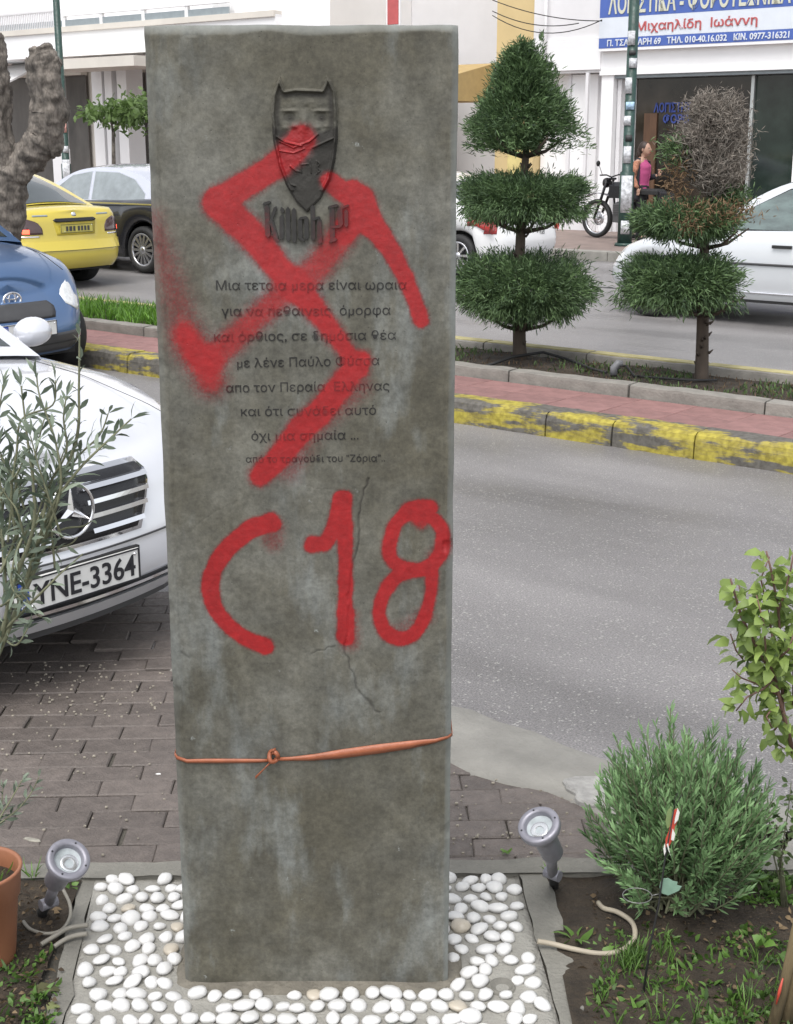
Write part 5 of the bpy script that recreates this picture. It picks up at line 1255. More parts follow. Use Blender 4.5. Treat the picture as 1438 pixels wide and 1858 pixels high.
# leading shoots at the apex
rnd = np.random.default_rng(9); mbx = []
for (dx, dz, n) in ((-.04,.0,40), (.10,.03,30), (.16,-.10,26), (.22,-.22,24), (-.16,-.22,24)):
    z0 = zt_+dz; pp = np.stack([np.full(n, dx)+rnd.normal(0, .014, n), rnd.normal(0, .014, n), z0+rnd.uniform(-.12, .06, n)], 1); mbx.append(pp)
pp = np.concatenate(mbx); leaves('leading_shoots', pp, np.array([.15, 0, 1])+rnd.normal(size=pp.shape)*.35, .055, .013, M_needle, T1, rnd.uniform(.2, .7, len(pp)))
# second conifer: two green tiers, browned middle, dead grey crown
T2 = conifer(1268, 695, 'conifer with two green tiers, rusty brown patches and a dead grey leafless crown', None, zat(b2_, 1268, 175), 8, .05)
for i, (py0, py1, w, xo, n) in enumerate(((446, 574, 101, -41, 560), (358, 440, 90, -38, 360))):
    zc = (zat(b2_, 1268, py0+18)+zat(b2_, 1268, py1-14))/2; rz_ = (zat(b2_, 1268, py0+18)-zat(b2_, 1268, py1-14))/2
    tier('foliage_tier', T2, rpx(b2_, w)*.95, rz_, zc, n, 24, seed=50+i, xoff=rpx(b2_, xo))
rnd = np.random.default_rng(14)
def patchy(name, ctr, rad, n_, m, L=.05, dirv=(0,0,.3), seed=0, wd=.008):
    n = int(n_*1.7); r_ = np.random.default_rng(seed); p = np.array(ctr)+r_.normal(size=(n, 3))*np.array(rad); return leaves(name, p, np.array(dirv)+r_.normal(size=(n, 3))*.8, r_.uniform(.6, 1.3, n)*L, wd, m, T2, r_.random(n), kind='stuff')
patchy('brown_foliage', (rpx(b2_, 5), -.20, zat(b2_, 1268, 385)), (.12, .09, .04), 520, M_brown, seed=3, wd=.008)
patchy('brown_foliage', (rpx(b2_, -50), -.28, zat(b2_, 1268, 405)), (.05, .05, .03), 130, M_brown, seed=4)
patchy('brown_foliage', (rpx(b2_, -62), -.05, zat(b2_, 1268, 325)), (.05, .05, .10), 200, M_brown, seed=6)
patchy('green_sprig', (rpx(b2_, -62), 0, zat(b2_, 1268, 275)), (.06, .05, .05), 500, M_needle, seed=5)
patchy('green_sprig', (rpx(b2_, 42), -.05, zat(b2_, 1268, 362)), (.06, .05, .05), 420, M_needle, seed=7)
# dead crown: fine branching twigs
zt2, zb2 = zat(b2_, 1268, 165), zat(b2_, 1268, 350); rnd2 = random.Random(5); mb = MB(); tips = []
for i in range(150):
    t = rnd2.random(); z0 = zb2+(zt2-zb2)*(.02+.8*t); a = rnd2.uniform(0, 6.28); Lb = rpx(b2_, 74)*(1-.25*t if t < .5 else .95*(1-t)**.45+.12)*rnd2.uniform(.75, 1.0)
    up = Lb*(.35+.5*t); p0 = Vector((0, 0, z0-.1)); p2 = Vector((math.cos(a)*Lb, math.sin(a)*Lb, min(zt2, z0+up))); p1 = (p0+p2)/2+Vector((rnd2.uniform(-.03,.03), rnd2.uniform(-.03,.03), rnd2.uniform(-.04,.0)))
    mb.tube([p0, p1, p2], [.009, .006, .003], 5, False)
    for k in range(13):
        f = rnd2.uniform(.25, 1); q = p0*(1-f)+p2*f+Vector((0,0,-.02*math.sin(f*3))); e = q+Vector((rnd2.gauss(0,.05), rnd2.gauss(0,.05), rnd2.uniform(-.01,.09))); mb.tube([q, e], [.0035, .0018], 4, False); tips.append(e)
mb.build('dead_branches', mat('dead_grey_wood', (.21,.19,.165), .95, var=.3, scale=20), T2)
tp = np.array([tuple(t) for t in tips]); tp = np.repeat(tp, 6, 0)+np.random.default_rng(1).normal(size=(len(tp)*6, 3))*.02
leaves('dead_twigs', tp, np.random.default_rng(2).normal(size=tp.shape)+np.array([0,0,.5]), .05, .0045, M_grey, T2, np.random.default_rng(3).random(len(tp)))
for k, (a, l) in enumerate(((.2,.30),(2.8,.34),(4.0,.28),(5.2,.30))):
    for py in (568, 445): z0 = zat(b2_, 1268, py)-.02; limbs(T2, [Vector((0,0,z0)), Vector((math.cos(a)*l*.5, math.sin(a)*l*.5, z0+.03)), Vector((math.cos(a)*l, math.sin(a)*l, z0+.13))], [.016, .011, .005], M_bark)

# ---- forked pollard trunk at the left edge, on the median
yt = 12.6; pb = P(8, 440, yt); PT = empty('pollard_tree', (pb.x, yt, .15), 0, 'thick forked pollarded trunk with knobbly grey bark at the upper left edge', 'tree')
def kt(pxs, m=M_bark2, name='trunk'):
    pts = []; rs = []
    for i in range(len(pxs)-1):
        for j in range(5):
            t = j/5; a, b = pxs[i], pxs[i+1]; pts.append(P(a[0]*(1-t)+b[0]*t, a[1]*(1-t)+b[1]*t, yt)-Vector((pb.x, yt, .15))); rs.append((a[2]*(1-t)+b[2]*t)/F*yt*(1+.05*math.sin(i*3+j*1.1)))
    a = pxs[-1]; pts.append(P(a[0], a[1], yt)-Vector((pb.x, yt, .15))); rs.append(a[2]*.75/F*yt)
    mb = MB(); P2 = []; R2 = []
    for i in range(len(pts)-1):
        for j in range(4): P2.append(pts[i].lerp(pts[i+1], j/4)); R2.append(rs[i]*(1-j/4)+rs[i+1]*j/4)
    P2.append(pts[-1]); R2.append(rs[-1]); mb.tube(P2, R2, 40); me = mb.mesh(name); nv_ = len(me.vertices)
    co = np.empty(nv_*3, 'f'); me.vertices.foreach_get('co', co); co = co.reshape(-1, 3).astype(float); no = np.empty(nv_*3, 'f'); me.vertices.foreach_get('normal', no); no = no.reshape(-1, 3)
    q = (fbm(co[:, 0]*1.3+co[:, 1], co[:, 2], 7, 91, 4)-.5)*.08+(fbm(co[:, 0]-co[:, 1]*1.2, co[:, 2]*.6, 24, 95, 3)-.5)*.055
    co += no*q[:, None]; me.vertices.foreach_set('co', co.astype('f').ravel()); me.update()
    return link(name, me, m, PT)
kt([(8, 760, 34), (10, 560, 28), (12, 430, 26), (16, 350, 30), (20, 300, 34)]); kt([(10, 330, 26), (0, 240, 22), (-6, 160, 22), (-8, 100, 19), (-10, 60, 14)], name='limb')
kt([(24, 320, 28), (50, 285, 28), (82, 250, 30), (88, 205, 32), (82, 150, 29), (76, 105, 24), (70, 84, 14)], name='limb')
kt([(85, 215, 24), (104, 205, 14), (112, 200, 8)], name='stub'); kt([(84, 135, 22), (100, 115, 13), (108, 108, 8)], name='stub'); kt([(92, 265, 22), (112, 262, 12)], name='stub')
# ---- little green tree on the far pavement beside the slab
ys = 24.0; q0 = P(206, 330, ys); ST2 = empty('small_tree', (q0.x, ys, .12), 0, 'slender young street tree with light green leaves in front of white columns', 'tree')
loc = Vector((q0.x, ys, .12)); mb = MB()
def q(px, py, dy=0): return P(px, py, ys+dy)-loc
mb.tube([Vector((0,0,0)), q(206, 300), q(205, 240)], [.045, .035, .028], 8); mb.tube([q(205,240), q(200,215), q(180,200)], [.026,.018,.008], 6); mb.tube([q(205,240), q(218,218), q(240,200)], [.026,.018,.008], 6); mb.build('trunk', M_bark2, ST2)
rnd = np.random.default_rng(77); L_ = []
for (px, py, sx_, sy_, n) in ((235, 205, 20, 14, 420), (250, 190, 14, 8, 200), (178, 203, 20, 9, 190), (165, 208, 8, 5, 60), (215, 212, 14, 7, 120)):
    xs_ = rnd.normal(px, sx_, n); ys_ = rnd.normal(py, sy_, n); dd = rnd.normal(0, .35, n)
    L_ += [tuple(q(a, b, c)) for a, b, c in zip(xs_, ys_, dd)]
leaves('crown', L_, rnd.normal(size=(len(L_), 3))+np.array([0,0,-.3]), rnd.uniform(.09, .16, len(L_)), .06, leafmat('young_tree_leaves', (.05,.09,.02), (.17,.26,.08), .5, .4), ST2)

# ---- olive-leaved shrub in the left foreground (stems enter from the lower left)
M_olive = leafmat('olive_leaves', (.075,.105,.070), (.30,.36,.27), .5, .3)
M_stem = mat('greyish_green_stem', (.16,.165,.10), .8, var=.3, scale=40)
yo = 2.30; org = P(-40, 1700, 2.35); org.z = 0
OL = empty('olive_shrub', org, 0, 'grey green narrow-leaved olive shrub growing in front of the silvery white saloon', 'shrub')
rnd = random.Random(12); nr = np.random.default_rng(12); lp, ld, ll, lw, lt = [], [], [], [], []
stems = MB()
def stem(path, r0, r1, leaf_from=.1, dens=1.0, ll_=.048, lwd=.0075, y0=yo, jd=.0, tonec=.5):
    """path of (px,py,dy)"""
    P3 = [P(x, y, y0+dy)-org for x, y, dy in path]; pts = []
    for i in range(len(P3)-1):
        a = P3[max(i-1,0)]; b = P3[i]; c = P3[i+1]; d_ = P3[min(i+2, len(P3)-1)]
        for j in range(6):
            t = j/6; pts.append(.5*((2*b)+(-a+c)*t+(2*a-5*b+4*c-d_)*t*t+(-a+3*b-3*c+d_)*t**3))
    pts.append(P3[-1]); n = len(pts); stems.tube(pts, [r0+(r1-r0)*i/(n-1) for i in range(n)], 5)
    tot = 0; nxt = rnd.uniform(.006, .012); k = 0
    Lt = sum((pts[i+1]-pts[i]).length for i in range(n-1)); acc = 0
    for i in range(n-1):
        seg = (pts[i+1]-pts[i]); l = seg.length; t_ = seg.normalized()
        while acc+l > nxt:
            f = (nxt-acc)/l; p = pts[i]+seg*f
            if nxt/Lt > leaf_from:
                sd_ = t_.cross(Vector((rnd.gauss(0,1), rnd.gauss(0,1), rnd.gauss(0,1)))).normalized()
                for s_ in (1, -1):
                    if rnd.random() < .88:
                        dv = (sd_*s_*rnd.uniform(.6, 1.1)+t_*rnd.uniform(.5, 1.2)+Vector((0,0,rnd.uniform(-.15,.1)))).normalized(); lp.append(tuple(p)); ld.append(tuple(dv)); ll.append(rnd.uniform(.65, 1.2)*ll_*(1.05-.3*(nxt/Lt))); lw.append(lwd*rnd.uniform(.75, 1.25)); lt.append(min(1, max(0, rnd.gauss(tonec, .25))))
            nxt += rnd.uniform(.0105, .0175)/dens
        acc += l
    for s_ in range(3): lp.append(tuple(pts[-1])); ld.append(tuple((t_+Vector((rnd.gauss(0,.3), rnd.gauss(0,.3), rnd.gauss(0,.3)))).normalized())); ll.append(ll_*.7); lw.append(lwd*.8); lt.append(.7)
stem([(-30,1250,0),(20,1130,.0),(75,1000,.02),(110,880,.03),(140,790,.04),(143,700,.05),(144,610,.05)], .006, .0015, .15, .55, .034, .0095)
stem([(30,1120,.02),(60,1010,.0),(92,925,-.02),(140,855,-.02),(195,800,0),(238,760,.02)], .004, .0014)
stem([(0,1170,.0),(25,1060,-.02),(60,960,-.04),(60,880,-.04),(50,800,-.03),(38,700,-.02)], .005, .0014)
stem([(60,960,0),(100,890,.04),(140,830,.05),(180,790,.06),(196,750,.06)], .003, .0012)
stem([(50,1010,0),(90,950,-.03),(110,880,-.05),(100,800,-.05),(72,720,-.04),(66,680,-.03)], .003, .0012)
stem([(10,1080,0),(5,980,.03),(0,880,.05),(-5,780,.05),(5,700,.05)], .004, .0012)
stem([(20,1040,0),(70,985,.02),(115,960,.03),(150,955,.02),(165,945,.0)], .003, .0012, .1, .9, .034)
stem([(0,1150,0),(50,1100,-.02),(90,1060,-.03),(110,1040,-.02),(150,1005,0)], .003, .0012, .1, .8, .034)
stem([(-20,1190,0),(15,1120,.03),(30,1040,.04),(55,1000,.04),(120,990,.04),(140,975,.04)], .003, .0012)
stem([(-10,1120,0),(10,1160,.0),(30,1170,-.02),(50,1140,-.03)], .003, .0012, .0, .9, .034)
stem([(0,1100,-.02),(40,1080,-.04),(60,1110,-.05),(75,1120,-.05)], .0025, .0012, .0, .9, .03)
stem([(30,980,.02),(20,900,.02),(30,820,.03),(40,760,.03),(95,735,.03),(100,690,.03)], .003, .0012)
stem([(75,960,.0),(90,880,.02),(120,820,.0),(115,760,.0),(120,720,.0)], .003, .0012)
stem([(0,1040,.0),(30,960,.05),(15,860,.06),(-10,800,.06)], .003, .0012)
stem([(-30,960,.0),(0,900,.0),(30,860,.0),(45,830,-.02)], .003, .0012)
stem([(60,940,.0),(30,1000,-.03),(20,1060,-.05),(40,1090,-.06)], .003, .0012, 0, 1.1)
stem([(90,900,.0),(60,860,.03),(70,800,.04),(80,760,.05)], .0025, .0012, 0, 1.1)
rx_ = random.Random(99)
for k in range(9):
    x, y = rx_.uniform(-25, 95), rx_.uniform(800, 1120)
    ax_, ay_ = rx_.uniform(-60, 45), -rx_.uniform(50, 130); dy_ = rx_.uniform(-.07, .07)
    stem([(x-ax_*.5, y+60, dy_*.5), (x, y, dy_), (x+ax_*.6, y+ay_*.55, dy_), (x+ax_, y+ay_, dy_)], .0024, .001, .05, 1.0)
stems.tube([Vector((0,0,0)), P(-45,1500,2.34)-org, P(-30,1250,2.3)-org], [.012,.010,.006], 7)
# low shoots beside the pot
stem([(-40,1560,.1),(-10,1500,.12),(20,1450,.14),(40,1415,.15)], .003, .0012, .1, .9, .030, .008, 2.55, tonec=.35)
stem([(-10,1500,.12),(30,1470,.14),(55,1440,.15),(70,1410,.16)], .002, .001, .1, .9, .030, .009, 2.55, tonec=.45)
stem([(-20,1520,.12),(0,1470,.14),(5,1430,.15)], .002, .001, .1, .9, .030, .009, 2.55, tonec=.35)
stems.build('stems', M_stem, OL); kp = []
for p_, L_i in zip(lp, ll):
    v_ = Vector(p_)+org-Vector((0, 0, H)); d_ = v_.y*CT-v_.z*ST; qx = 719+F*v_.x/d_; qy = 929-F*(v_.y*ST+v_.z*CT)/d_
    thin = math.hypot(qx-148, qy-932) < 62 or (48 < qx < 300 and 975 < qy < 1100 and qx > 60)
    kp.append(rnd.random() > (.72 if thin else .10))
lp, ld, ll, lw, lt = [[v for v, k_ in zip(a_, kp) if k_] for a_ in (lp, ld, ll, lw, lt)]
leaves('leaf_spray', lp, ld, ll, lw, M_olive, OL, lt, bend=.22, fold=.1, kind='stuff')

# ---- grey green needle-leaved bush at the right
def bush_nodes(center, rx, ry, rz, n, seed, up=.5):
    r_ = np.random.default_rng(seed); d = unit(r_.normal(size=(n, 3))); d[:, 2] = abs(d[:, 2])*1.0-.25*(r_.random(n) < .35); return d, r_
BB = G(1232, 1650, 0); BU = empty('lavender_bush', BB, 0, 'bushy grey green needle-leaved shrub growing right of the right garden spotlight', 'shrub')
M_lav = leafmat('lavender_leaves', (.060,.12,.045), (.34,.54,.25), .55, .25)
r_ = np.random.default_rng(5); lp, ld, ll, lw, lt = [], [], [], [], []; mb = MB()
hz = P(1190, 1330, BB.y).z; cz = hz*.48
for i in range(360):
    a = r_.random()*2*math.pi; el_ = math.asin(max(-.3, min(1, r_.random()*1.15-.15)))
    rr_ = r_.uniform(.72, 1.04); R_ = .232
    tip = Vector((math.cos(a)*math.cos(el_)*R_*rr_, math.sin(a)*math.cos(el_)*R_*.95*rr_, cz+math.sin(el_)*(hz-cz)*rr_*r_.uniform(.74, 1.10)*(1+.10*math.sin(3*a)+.08*math.sin(7*a+2))))
    if el_ < .1: tip.z += r_.uniform(-.10, .05)
    tip.z = max(.03, tip.z)
    base = Vector((r_.normal(0, .025), r_.normal(0, .025), .02)); mid = (base*.4+tip*.6)+Vector((0, 0, -.03))
    pts = [base, (base+mid)/2+Vector((0,0,.01)), mid, tip]; mb.tube(pts, [.0035, .003, .0022, .0012], 4, False)
    d_ = (tip-mid).normalized(); tn = r_.normal(.5, .18)
    for k in range(34):
        f = k/33; p = mid*(1-f)+tip*f; sd_ = d_.cross(Vector(r_.normal(size=3))).normalized(); dv = sd_*(1.0-.55*f)+d_*(.55+.6*f)+Vector((0,0,.15))
        lp.append(tuple(p)); ld.append(tuple(dv)); ll.append(r_.uniform(.026, .044)*(1-.2*f)); lw.append(r_.uniform(.0042, .0068)); lt.append(np.clip(tn-.25+.35*f+r_.normal(0, .1), 0, 1))
mb.build('stems', M_stem, BU); leaves('leaf_spray', lp, ld, ll, lw, M_lav, BU, lt, bend=.15, kind='stuff')
# ---- yellow green broad-leaved shrub at the right edge
YB = G(1470, 1640, 0); YS = empty('broad_leaved_shrub', YB, 0, 'yellow green broad-leaved shrub with drooping leaves at the right edge above the road', 'shrub')
org = YB; stems = MB(); rnd = random.Random(31); lp, ld, ll, lw, lt = [], [], [], [], []; yy = YB.y-.1
def stem2(path, r0, r1, dens=1, sz=.046, tone=.55, lf=.05):
    P3 = [P(x, y, yy+dy)-org for x, y, dy in path]; n = 0; stems.tube(P3, [r0+(r1-r0)*i/(len(P3)-1) for i in range(len(P3))], 6)
    for i in range(len(P3)-1):
        seg = P3[i+1]-P3[i]; m_ = max(1, int(seg.length/.0048*dens))
        for j in range(m_):
            if i == 0 and j/m_ < lf: continue
            p = P3[i]+seg*(j/m_); sd_ = seg.normalized().cross(Vector((rnd.gauss(0,1), rnd.gauss(0,1), rnd.gauss(0,1)))).normalized()
            dv = sd_*1.0+seg.normalized()*.3+Vector((0, 0, rnd.uniform(-.8, .15))); lp.append(tuple(p+dv.normalized()*.008)); ld.append(tuple(dv)); ll.append(sz*rnd.uniform(.4, 1.2)); lw.append(sz*.52*rnd.uniform(.8, 1.2)); lt.append(min(1, max(0, rnd.gauss(tone, .22))))
stem2([(1440,1370,0),(1420,1290,0),(1405,1230,0),(1375,1180,0),(1345,1120,-.01),(1332,1075,-.01),(1325,1050,-.01)], .0055, .002, .8)
stem2([(1420,1290,0),(1418,1200,.03),(1412,1110,.03),(1400,1040,.02),(1390,1000,.02)], .004, .002, .8)
stem2([(1405,1230,0),(1385,1250,-.03),(1355,1265,-.04),(1335,1290,-.04)], .003, .0015, .9)
stem2([(1375,1180,0),(1350,1200,.03),(1335,1180,.03),(1325,1150,.03)], .003, .0015, .9)
stem2([(1410,1240,0),(1390,1190,-.03),(1385,1130,-.04),(1372,1080,-.04)], .003, .0015, 1.0)
stem2([(1420,1290,0),(1405,1280,-.03),(1390,1300,-.05),(1400,1320,-.05)], .003, .0015, .9)
stem2([(1412,1110,0),(1425,1070,.0),(1435,1030,.0),(1440,1000,.0)], .003, .0015, 1.0)
stem2([(1440,1280,0),(1440,1200,.04),(1445,1120,.04),(1448,1050,.04)], .004, .002, 1.1)
stem2([(1405,1180,0),(1395,1120,.06),(1380,1050,.06),(1396,1010,.06)], .003, .0015, .7)
stem2([(1400,1220,0),(1385,1160,.05),(1350,1110,.05),(1340,1060,.05)], .003, .0015, .8)
stem2([(1410,1260,0),(1370,1240,.0),(1345,1230,.0),(1328,1215,.0)], .003, .0015, .9)
stem2([(1425,1300,0),(1400,1330,.02),(1410,1350,.02),(1425,1360,.02)], .003, .0015, .8)
stem2([(1405,1200,0),(1430,1180,-.05),(1440,1150,-.05)], .003, .0015, 1.0)
stems.tube([Vector((0,0,0)), P(1465,1500,yy)-org, P(1440,1370,yy)-org], [.008,.007,.0055], 7)
stems.build('stems', mat('reddish_brown_stem', (.16,.09,.07), .7, var=.25, scale=30), YS); leaves('leaf_spray', lp, ld, ll, lw, leafmat('yellow_green_leaves', (.075,.13,.03), (.38,.50,.14), .4, .35), YS, lt, bend=.35, fold=.12, kind='stuff', wide=.4)
# ---- plant with dark round seed heads at right edge
SB = G(1425, 1650, 0); SH = empty('berry_plant', SB, 0, 'low plant with round dark brown seed heads in front of the concrete edging at right', 'plant')
org = SB; stems = MB(); lp, ld, ll, lw, lt = [], [], [], [], []; yy = SB.y-.02; berries = []
for (x, y) in ((1362,1497),(1388,1522),(1395,1508),(1376,1540),(1405,1530),(1420,1532),(1432,1516),(1378,1527)):
    p = P(x, y, yy+rnd.uniform(-.02,.02))-org; stems.tube([Vector((rnd.uniform(-.01,.01),0,0)), P(1410,1500,yy)-org, p], [.002,.0016,.001], 5)
    bm = bmesh.new(); bmesh.ops.create_icosphere(bm, subdivisions=2, radius=.0105)
    for v in bm.verts: v.co.z *= 1.15
    for f in bm.faces: f.smooth = True
    me = bpy.data.meshes.new('seed_head'); bm.to_mesh(me); bm.free(); link('seed_head', me, mat('dark_brown_seed', (.022,.013,.013), .5, var=.4, scale=60), SH, p)
stem2([(1415,1600,0),(1400,1540,.01),(1395,1480,.02),(1390,1430,.02)], .002, .001, .8, .022, .35); stem2([(1415,1600,0),(1420,1530,0),(1430,1470,0),(1435,1420,0)], .002, .001, .9, .026, .5); stem2([(1415,1560,0),(1380,1510,0),(1365,1470,0)], .002, .001, .5, .018, .3)
stem2([(1415,1560,0),(1440,1500,0),(1450,1440,0)], .002, .001, 1, .026, .5)
stems.build('stems', M_stem, SH); leaves('leaf_spray', lp, ld, ll, lw, leafmat('mixed_green_leaves', (.05,.08,.03), (.22,.32,.12), .5, .3), SH, lt, kind='stuff')

# ---- weeds, grass
M_weed = leafmat('weed_leaves', (.035,.075,.015), (.16,.30,.06), .5, .35)
def ground_plants(name, label, spots, m, seed, parentloc=None):
    r_ = np.random.default_rng(seed); lp, ld, ll, lw = [], [], [], []
    for (p, n, L0, W0, upv, spread) in spots:
        for k in range(n):
            a = r_.random()*6.28; lp.append((p.x+r_.normal(0, spread), p.y+r_.normal(0, spread), p.z)); ld.append((math.cos(a)*(1-upv), math.sin(a)*(1-upv), upv+r_.normal(0, .12))); ll.append(L0*r_.uniform(.5, 1.25)); lw.append(W0*r_.uniform(.7, 1.2))
    o = leaves(name, lp, ld, ll, lw, m, bend=.35); o['label'] = label; o['kind'] = 'stuff'; return o
spots = []; rnd = random.Random(77)
for k in range(330):
    x, y = rnd.choice([(rnd.uniform(1080,1470), rnd.uniform(1690,1880)), (rnd.uniform(1080,1470), rnd.uniform(1690,1880)), (rnd.uniform(1080,1470), rnd.uniform(1690,1880)), (rnd.uniform(1080,1470), rnd.uniform(1690,1880)), (rnd.uniform(-20,100), rnd.uniform(1740,1880)), (rnd.uniform(1340,1460), rnd.uniform(1580,1640))])
    spots.append((G(x, y, .006), rnd.randint(3, 9), rnd.uniform(.014,.034), rnd.uniform(.006,.013), rnd.uniform(.25,.7), .010))
ground_plants('ground_weeds', 'small green weeds scattered over the dark garden soil', spots, M_weed, 1)
spots = []
for k in range(60):
    x, y = rnd.choice([(rnd.uniform(1090,1440), rnd.uniform(1720,1870)), (1150+rnd.gauss(0,14), 1755+rnd.gauss(0,14)), (1430, rnd.uniform(1780,1850))]); spots.append((G(x, y, .006), rnd.randint(5, 12), rnd.uniform(.035,.07), .003, .75, .008))
ground_plants('garden_grass', 'fine green grass blades among the garden weeds', spots, M_weed, 2)
r_ = random.Random(5)
def weed(px, py, n, L0, W0, label, nm='weed_plant', up=.5, tone=(0,1), m=None, h=0):
    p = G(px, py, .004); o = leaves(nm, [(0,0,h)]*n, [(math.cos(a), math.sin(a)*.9, up+.25*math.sin(3*a)) for a in [6.28*i/n+.3 for i in range(n)]], [L0*r_.uniform(.75,1.2) for i in range(n)], W0, m or M_weed, tone=[r_.uniform(.45,1) for i in range(n)], bend=.4)
    o.location = p; return tag(o, label, 'plant')
weed(1045, 1712, 7, .055, .017, 'rosette weed with broad light leaves just above the beige hose near the pebble bed', up=.5)
weed(1085, 1735, 5, .045, .018, 'broad-leaved weed growing below the bend of the beige hose', up=.35)
weed(1383, 1735, 5, .042, .026, 'weed with three rounded bright leaves left of the brown bark trunk', up=.6, h=.03)
weed(128, 1612, 6, .025, .016, 'bright green sprout right behind the left garden spotlight stake', up=.6)
weed(72, 1748, 6, .030, .013, 'small green sprout below the grey cables at the left', up=.9)
weed(918, 1548, 5, .018, .008, 'tiny green sprout in the paving joint above the pebble bed', up=.5)
weed(1000, 1600, 9, .050, .005, 'grass tuft at the foot of the right garden spotlight', up=1.6)
weed(60, 1600, 8, .060, .004, 'thin grass tuft between flower pot and left garden spotlight', up=1.6)
# fallen leaves
def fallen(px, py, L0, W0, rz, label, c0, c1, z=.0):
    o = leaves('fallen_leaf', [(0,0,0)], [(math.cos(rz), math.sin(rz), .12)], [L0], [W0], leafmat('fallen_'+str(px), c0, c1, .5, .2), tone=[.7], bend=.5, fold=.12); o.location = G(px, py, z); return tag(o, label, 'leaf')
fallen(88, 1848, .060, .030, 1.5, 'yellow green fallen leaf on the soil at the lower left', (.10,.12,.04), (.26,.29,.12))
fallen(700, 1848, .065, .016, .15, 'narrow dull green fallen leaf lying on the pebbles in front of the slab', (.07,.09,.03), (.14,.17,.06), .045)
fallen(48, 1805, .075, .030, .2, 'dark brownish green dead leaf on the soil left of the pebble bed', (.05,.05,.02), (.10,.10,.04), .01)
# litter and grit
mb = MB(); rr = random.Random(8)
for k in range(260):
    x, y = rr.choice([(rr.uniform(0,300), rr.uniform(1200,1560)), (rr.uniform(820,1040), rr.uniform(1400,1560)), (rr.uniform(60,300), rr.uniform(1200,1300))]); p = G(x, y, .002); s = rr.uniform(.001,.0032)
    mb.cbox(p.x-s*1.4, p.x+s*1.4, p.y-s, p.y+s, p.z-.002, p.z+s, s*.4)
tag(mb.build('paving_grit', mat('pale_grit', (.30,.27,.22), .8, var=.4, scale=200)), kind='stuff')['label'] = 'pale crumbs and grit scattered on the brick paving'
mb = MB()
for k in range(900):
    x, y = rr.choice([(rr.uniform(1060,1450), rr.uniform(1620,1880)), (rr.uniform(1060,1450), rr.uniform(1620,1880)), (rr.uniform(-20,100), rr.uniform(1600,1880))]); p = G(x, y, .010+rr.uniform(-.006,.004)); s = rr.uniform(.0015,.0042)
    v8 = [Vector((rr.gauss(0,1), rr.gauss(0,1), rr.gauss(0,.7))).normalized()*s*rr.uniform(.7,1.3)+p for _ in range(6)]
    ax6 = [Vector(q_)*s*rr.uniform(.6,1.4)+p for q_ in ((1,0,0),(-1,0,0),(0,1,0),(0,-1,0),(0,0,.8),(0,0,-.8))]
    mb.add(ax6, [(0,2,4),(2,1,4),(1,3,4),(3,0,4),(2,0,5),(1,2,5),(3,1,5),(0,3,5)])
tag(mb.build('soil_crumbs', mat('soil_crumb', (.075,.055,.038), .9, var=.7, scale=40)), kind='stuff')['label'] = 'small stones and crumbs on the garden soil'
rl = np.random.default_rng(44); lp = []
for k in range(420):
    x, y = [(rl.uniform(1060,1450), rl.uniform(1620,1880)), (rl.uniform(1060,1450), rl.uniform(1640,1880)), (rl.uniform(-20,105), rl.uniform(1600,1880))][k % 3]; lp.append(tuple(G(x, y, .014+rl.uniform(-.004,.008))))
ld = np.stack([rl.normal(size=420), rl.normal(size=420), rl.normal(0, .2, 420)], 1)
o = leaves('leaf_litter', lp, ld, rl.uniform(.008,.028,420), rl.uniform(.004,.012,420), leafmat('dead_leaf_brown', (.035,.022,.012), (.24,.17,.095), .8, .1), tone=rl.random(420)**1.5, bend=.5, fold=.15); o['kind'] = 'stuff'; o['label'] = 'small dry brown leaves and twigs littering the garden soil'
def irregular(name, px, py, rx, ry, hgt, m, label, cat, seed, z=0, rz=0):
    rr_ = random.Random(seed); ring = []
    for j in range(14):
        a = 2*math.pi*j/14; q_ = rr_.uniform(.75, 1.15); ring.append((math.cos(a)*rx*q_, math.sin(a)*ry*q_))
    mb = MB(); mb.prism(ring, lambda x, y: (x, y, 0), lambda x, y: (x*.85, y*.85, hgt)); o = mb.build(name, m); o.location = G(px, py, z); o.rotation_euler = (0, 0, rz); bevel(o, hgt*.3); return tag(o, label, cat)
M_paper = mat('white_paper', (.80,.80,.78), .7, var=.05)
irregular('paper_scrap', 287, 1405, .009, .004, .003, M_paper, 'bright white paper scrap on the brick paving left of the slab', 'litter', 3)
irregular('cement_splash', 60, 1525, .030, .010, .004, mat('cement_splash', (.30,.285,.24), .8, var=.3, scale=60), 'pale elongated cement splash on the bricks behind the left spotlight', 'stain', 4, rz=-.35)
irregular('white_stone', 1248, 1853, .020, .016, .022, M_peb, 'loose white stone on the weedy soil at the bottom right', 'stone', 5, z=-.01)
irregular('flat_stone', 985, 1600, .016, .010, .006, M_concp, 'flat grey stone chip at the foot of the right spotlight', 'stone', 6, z=.0)
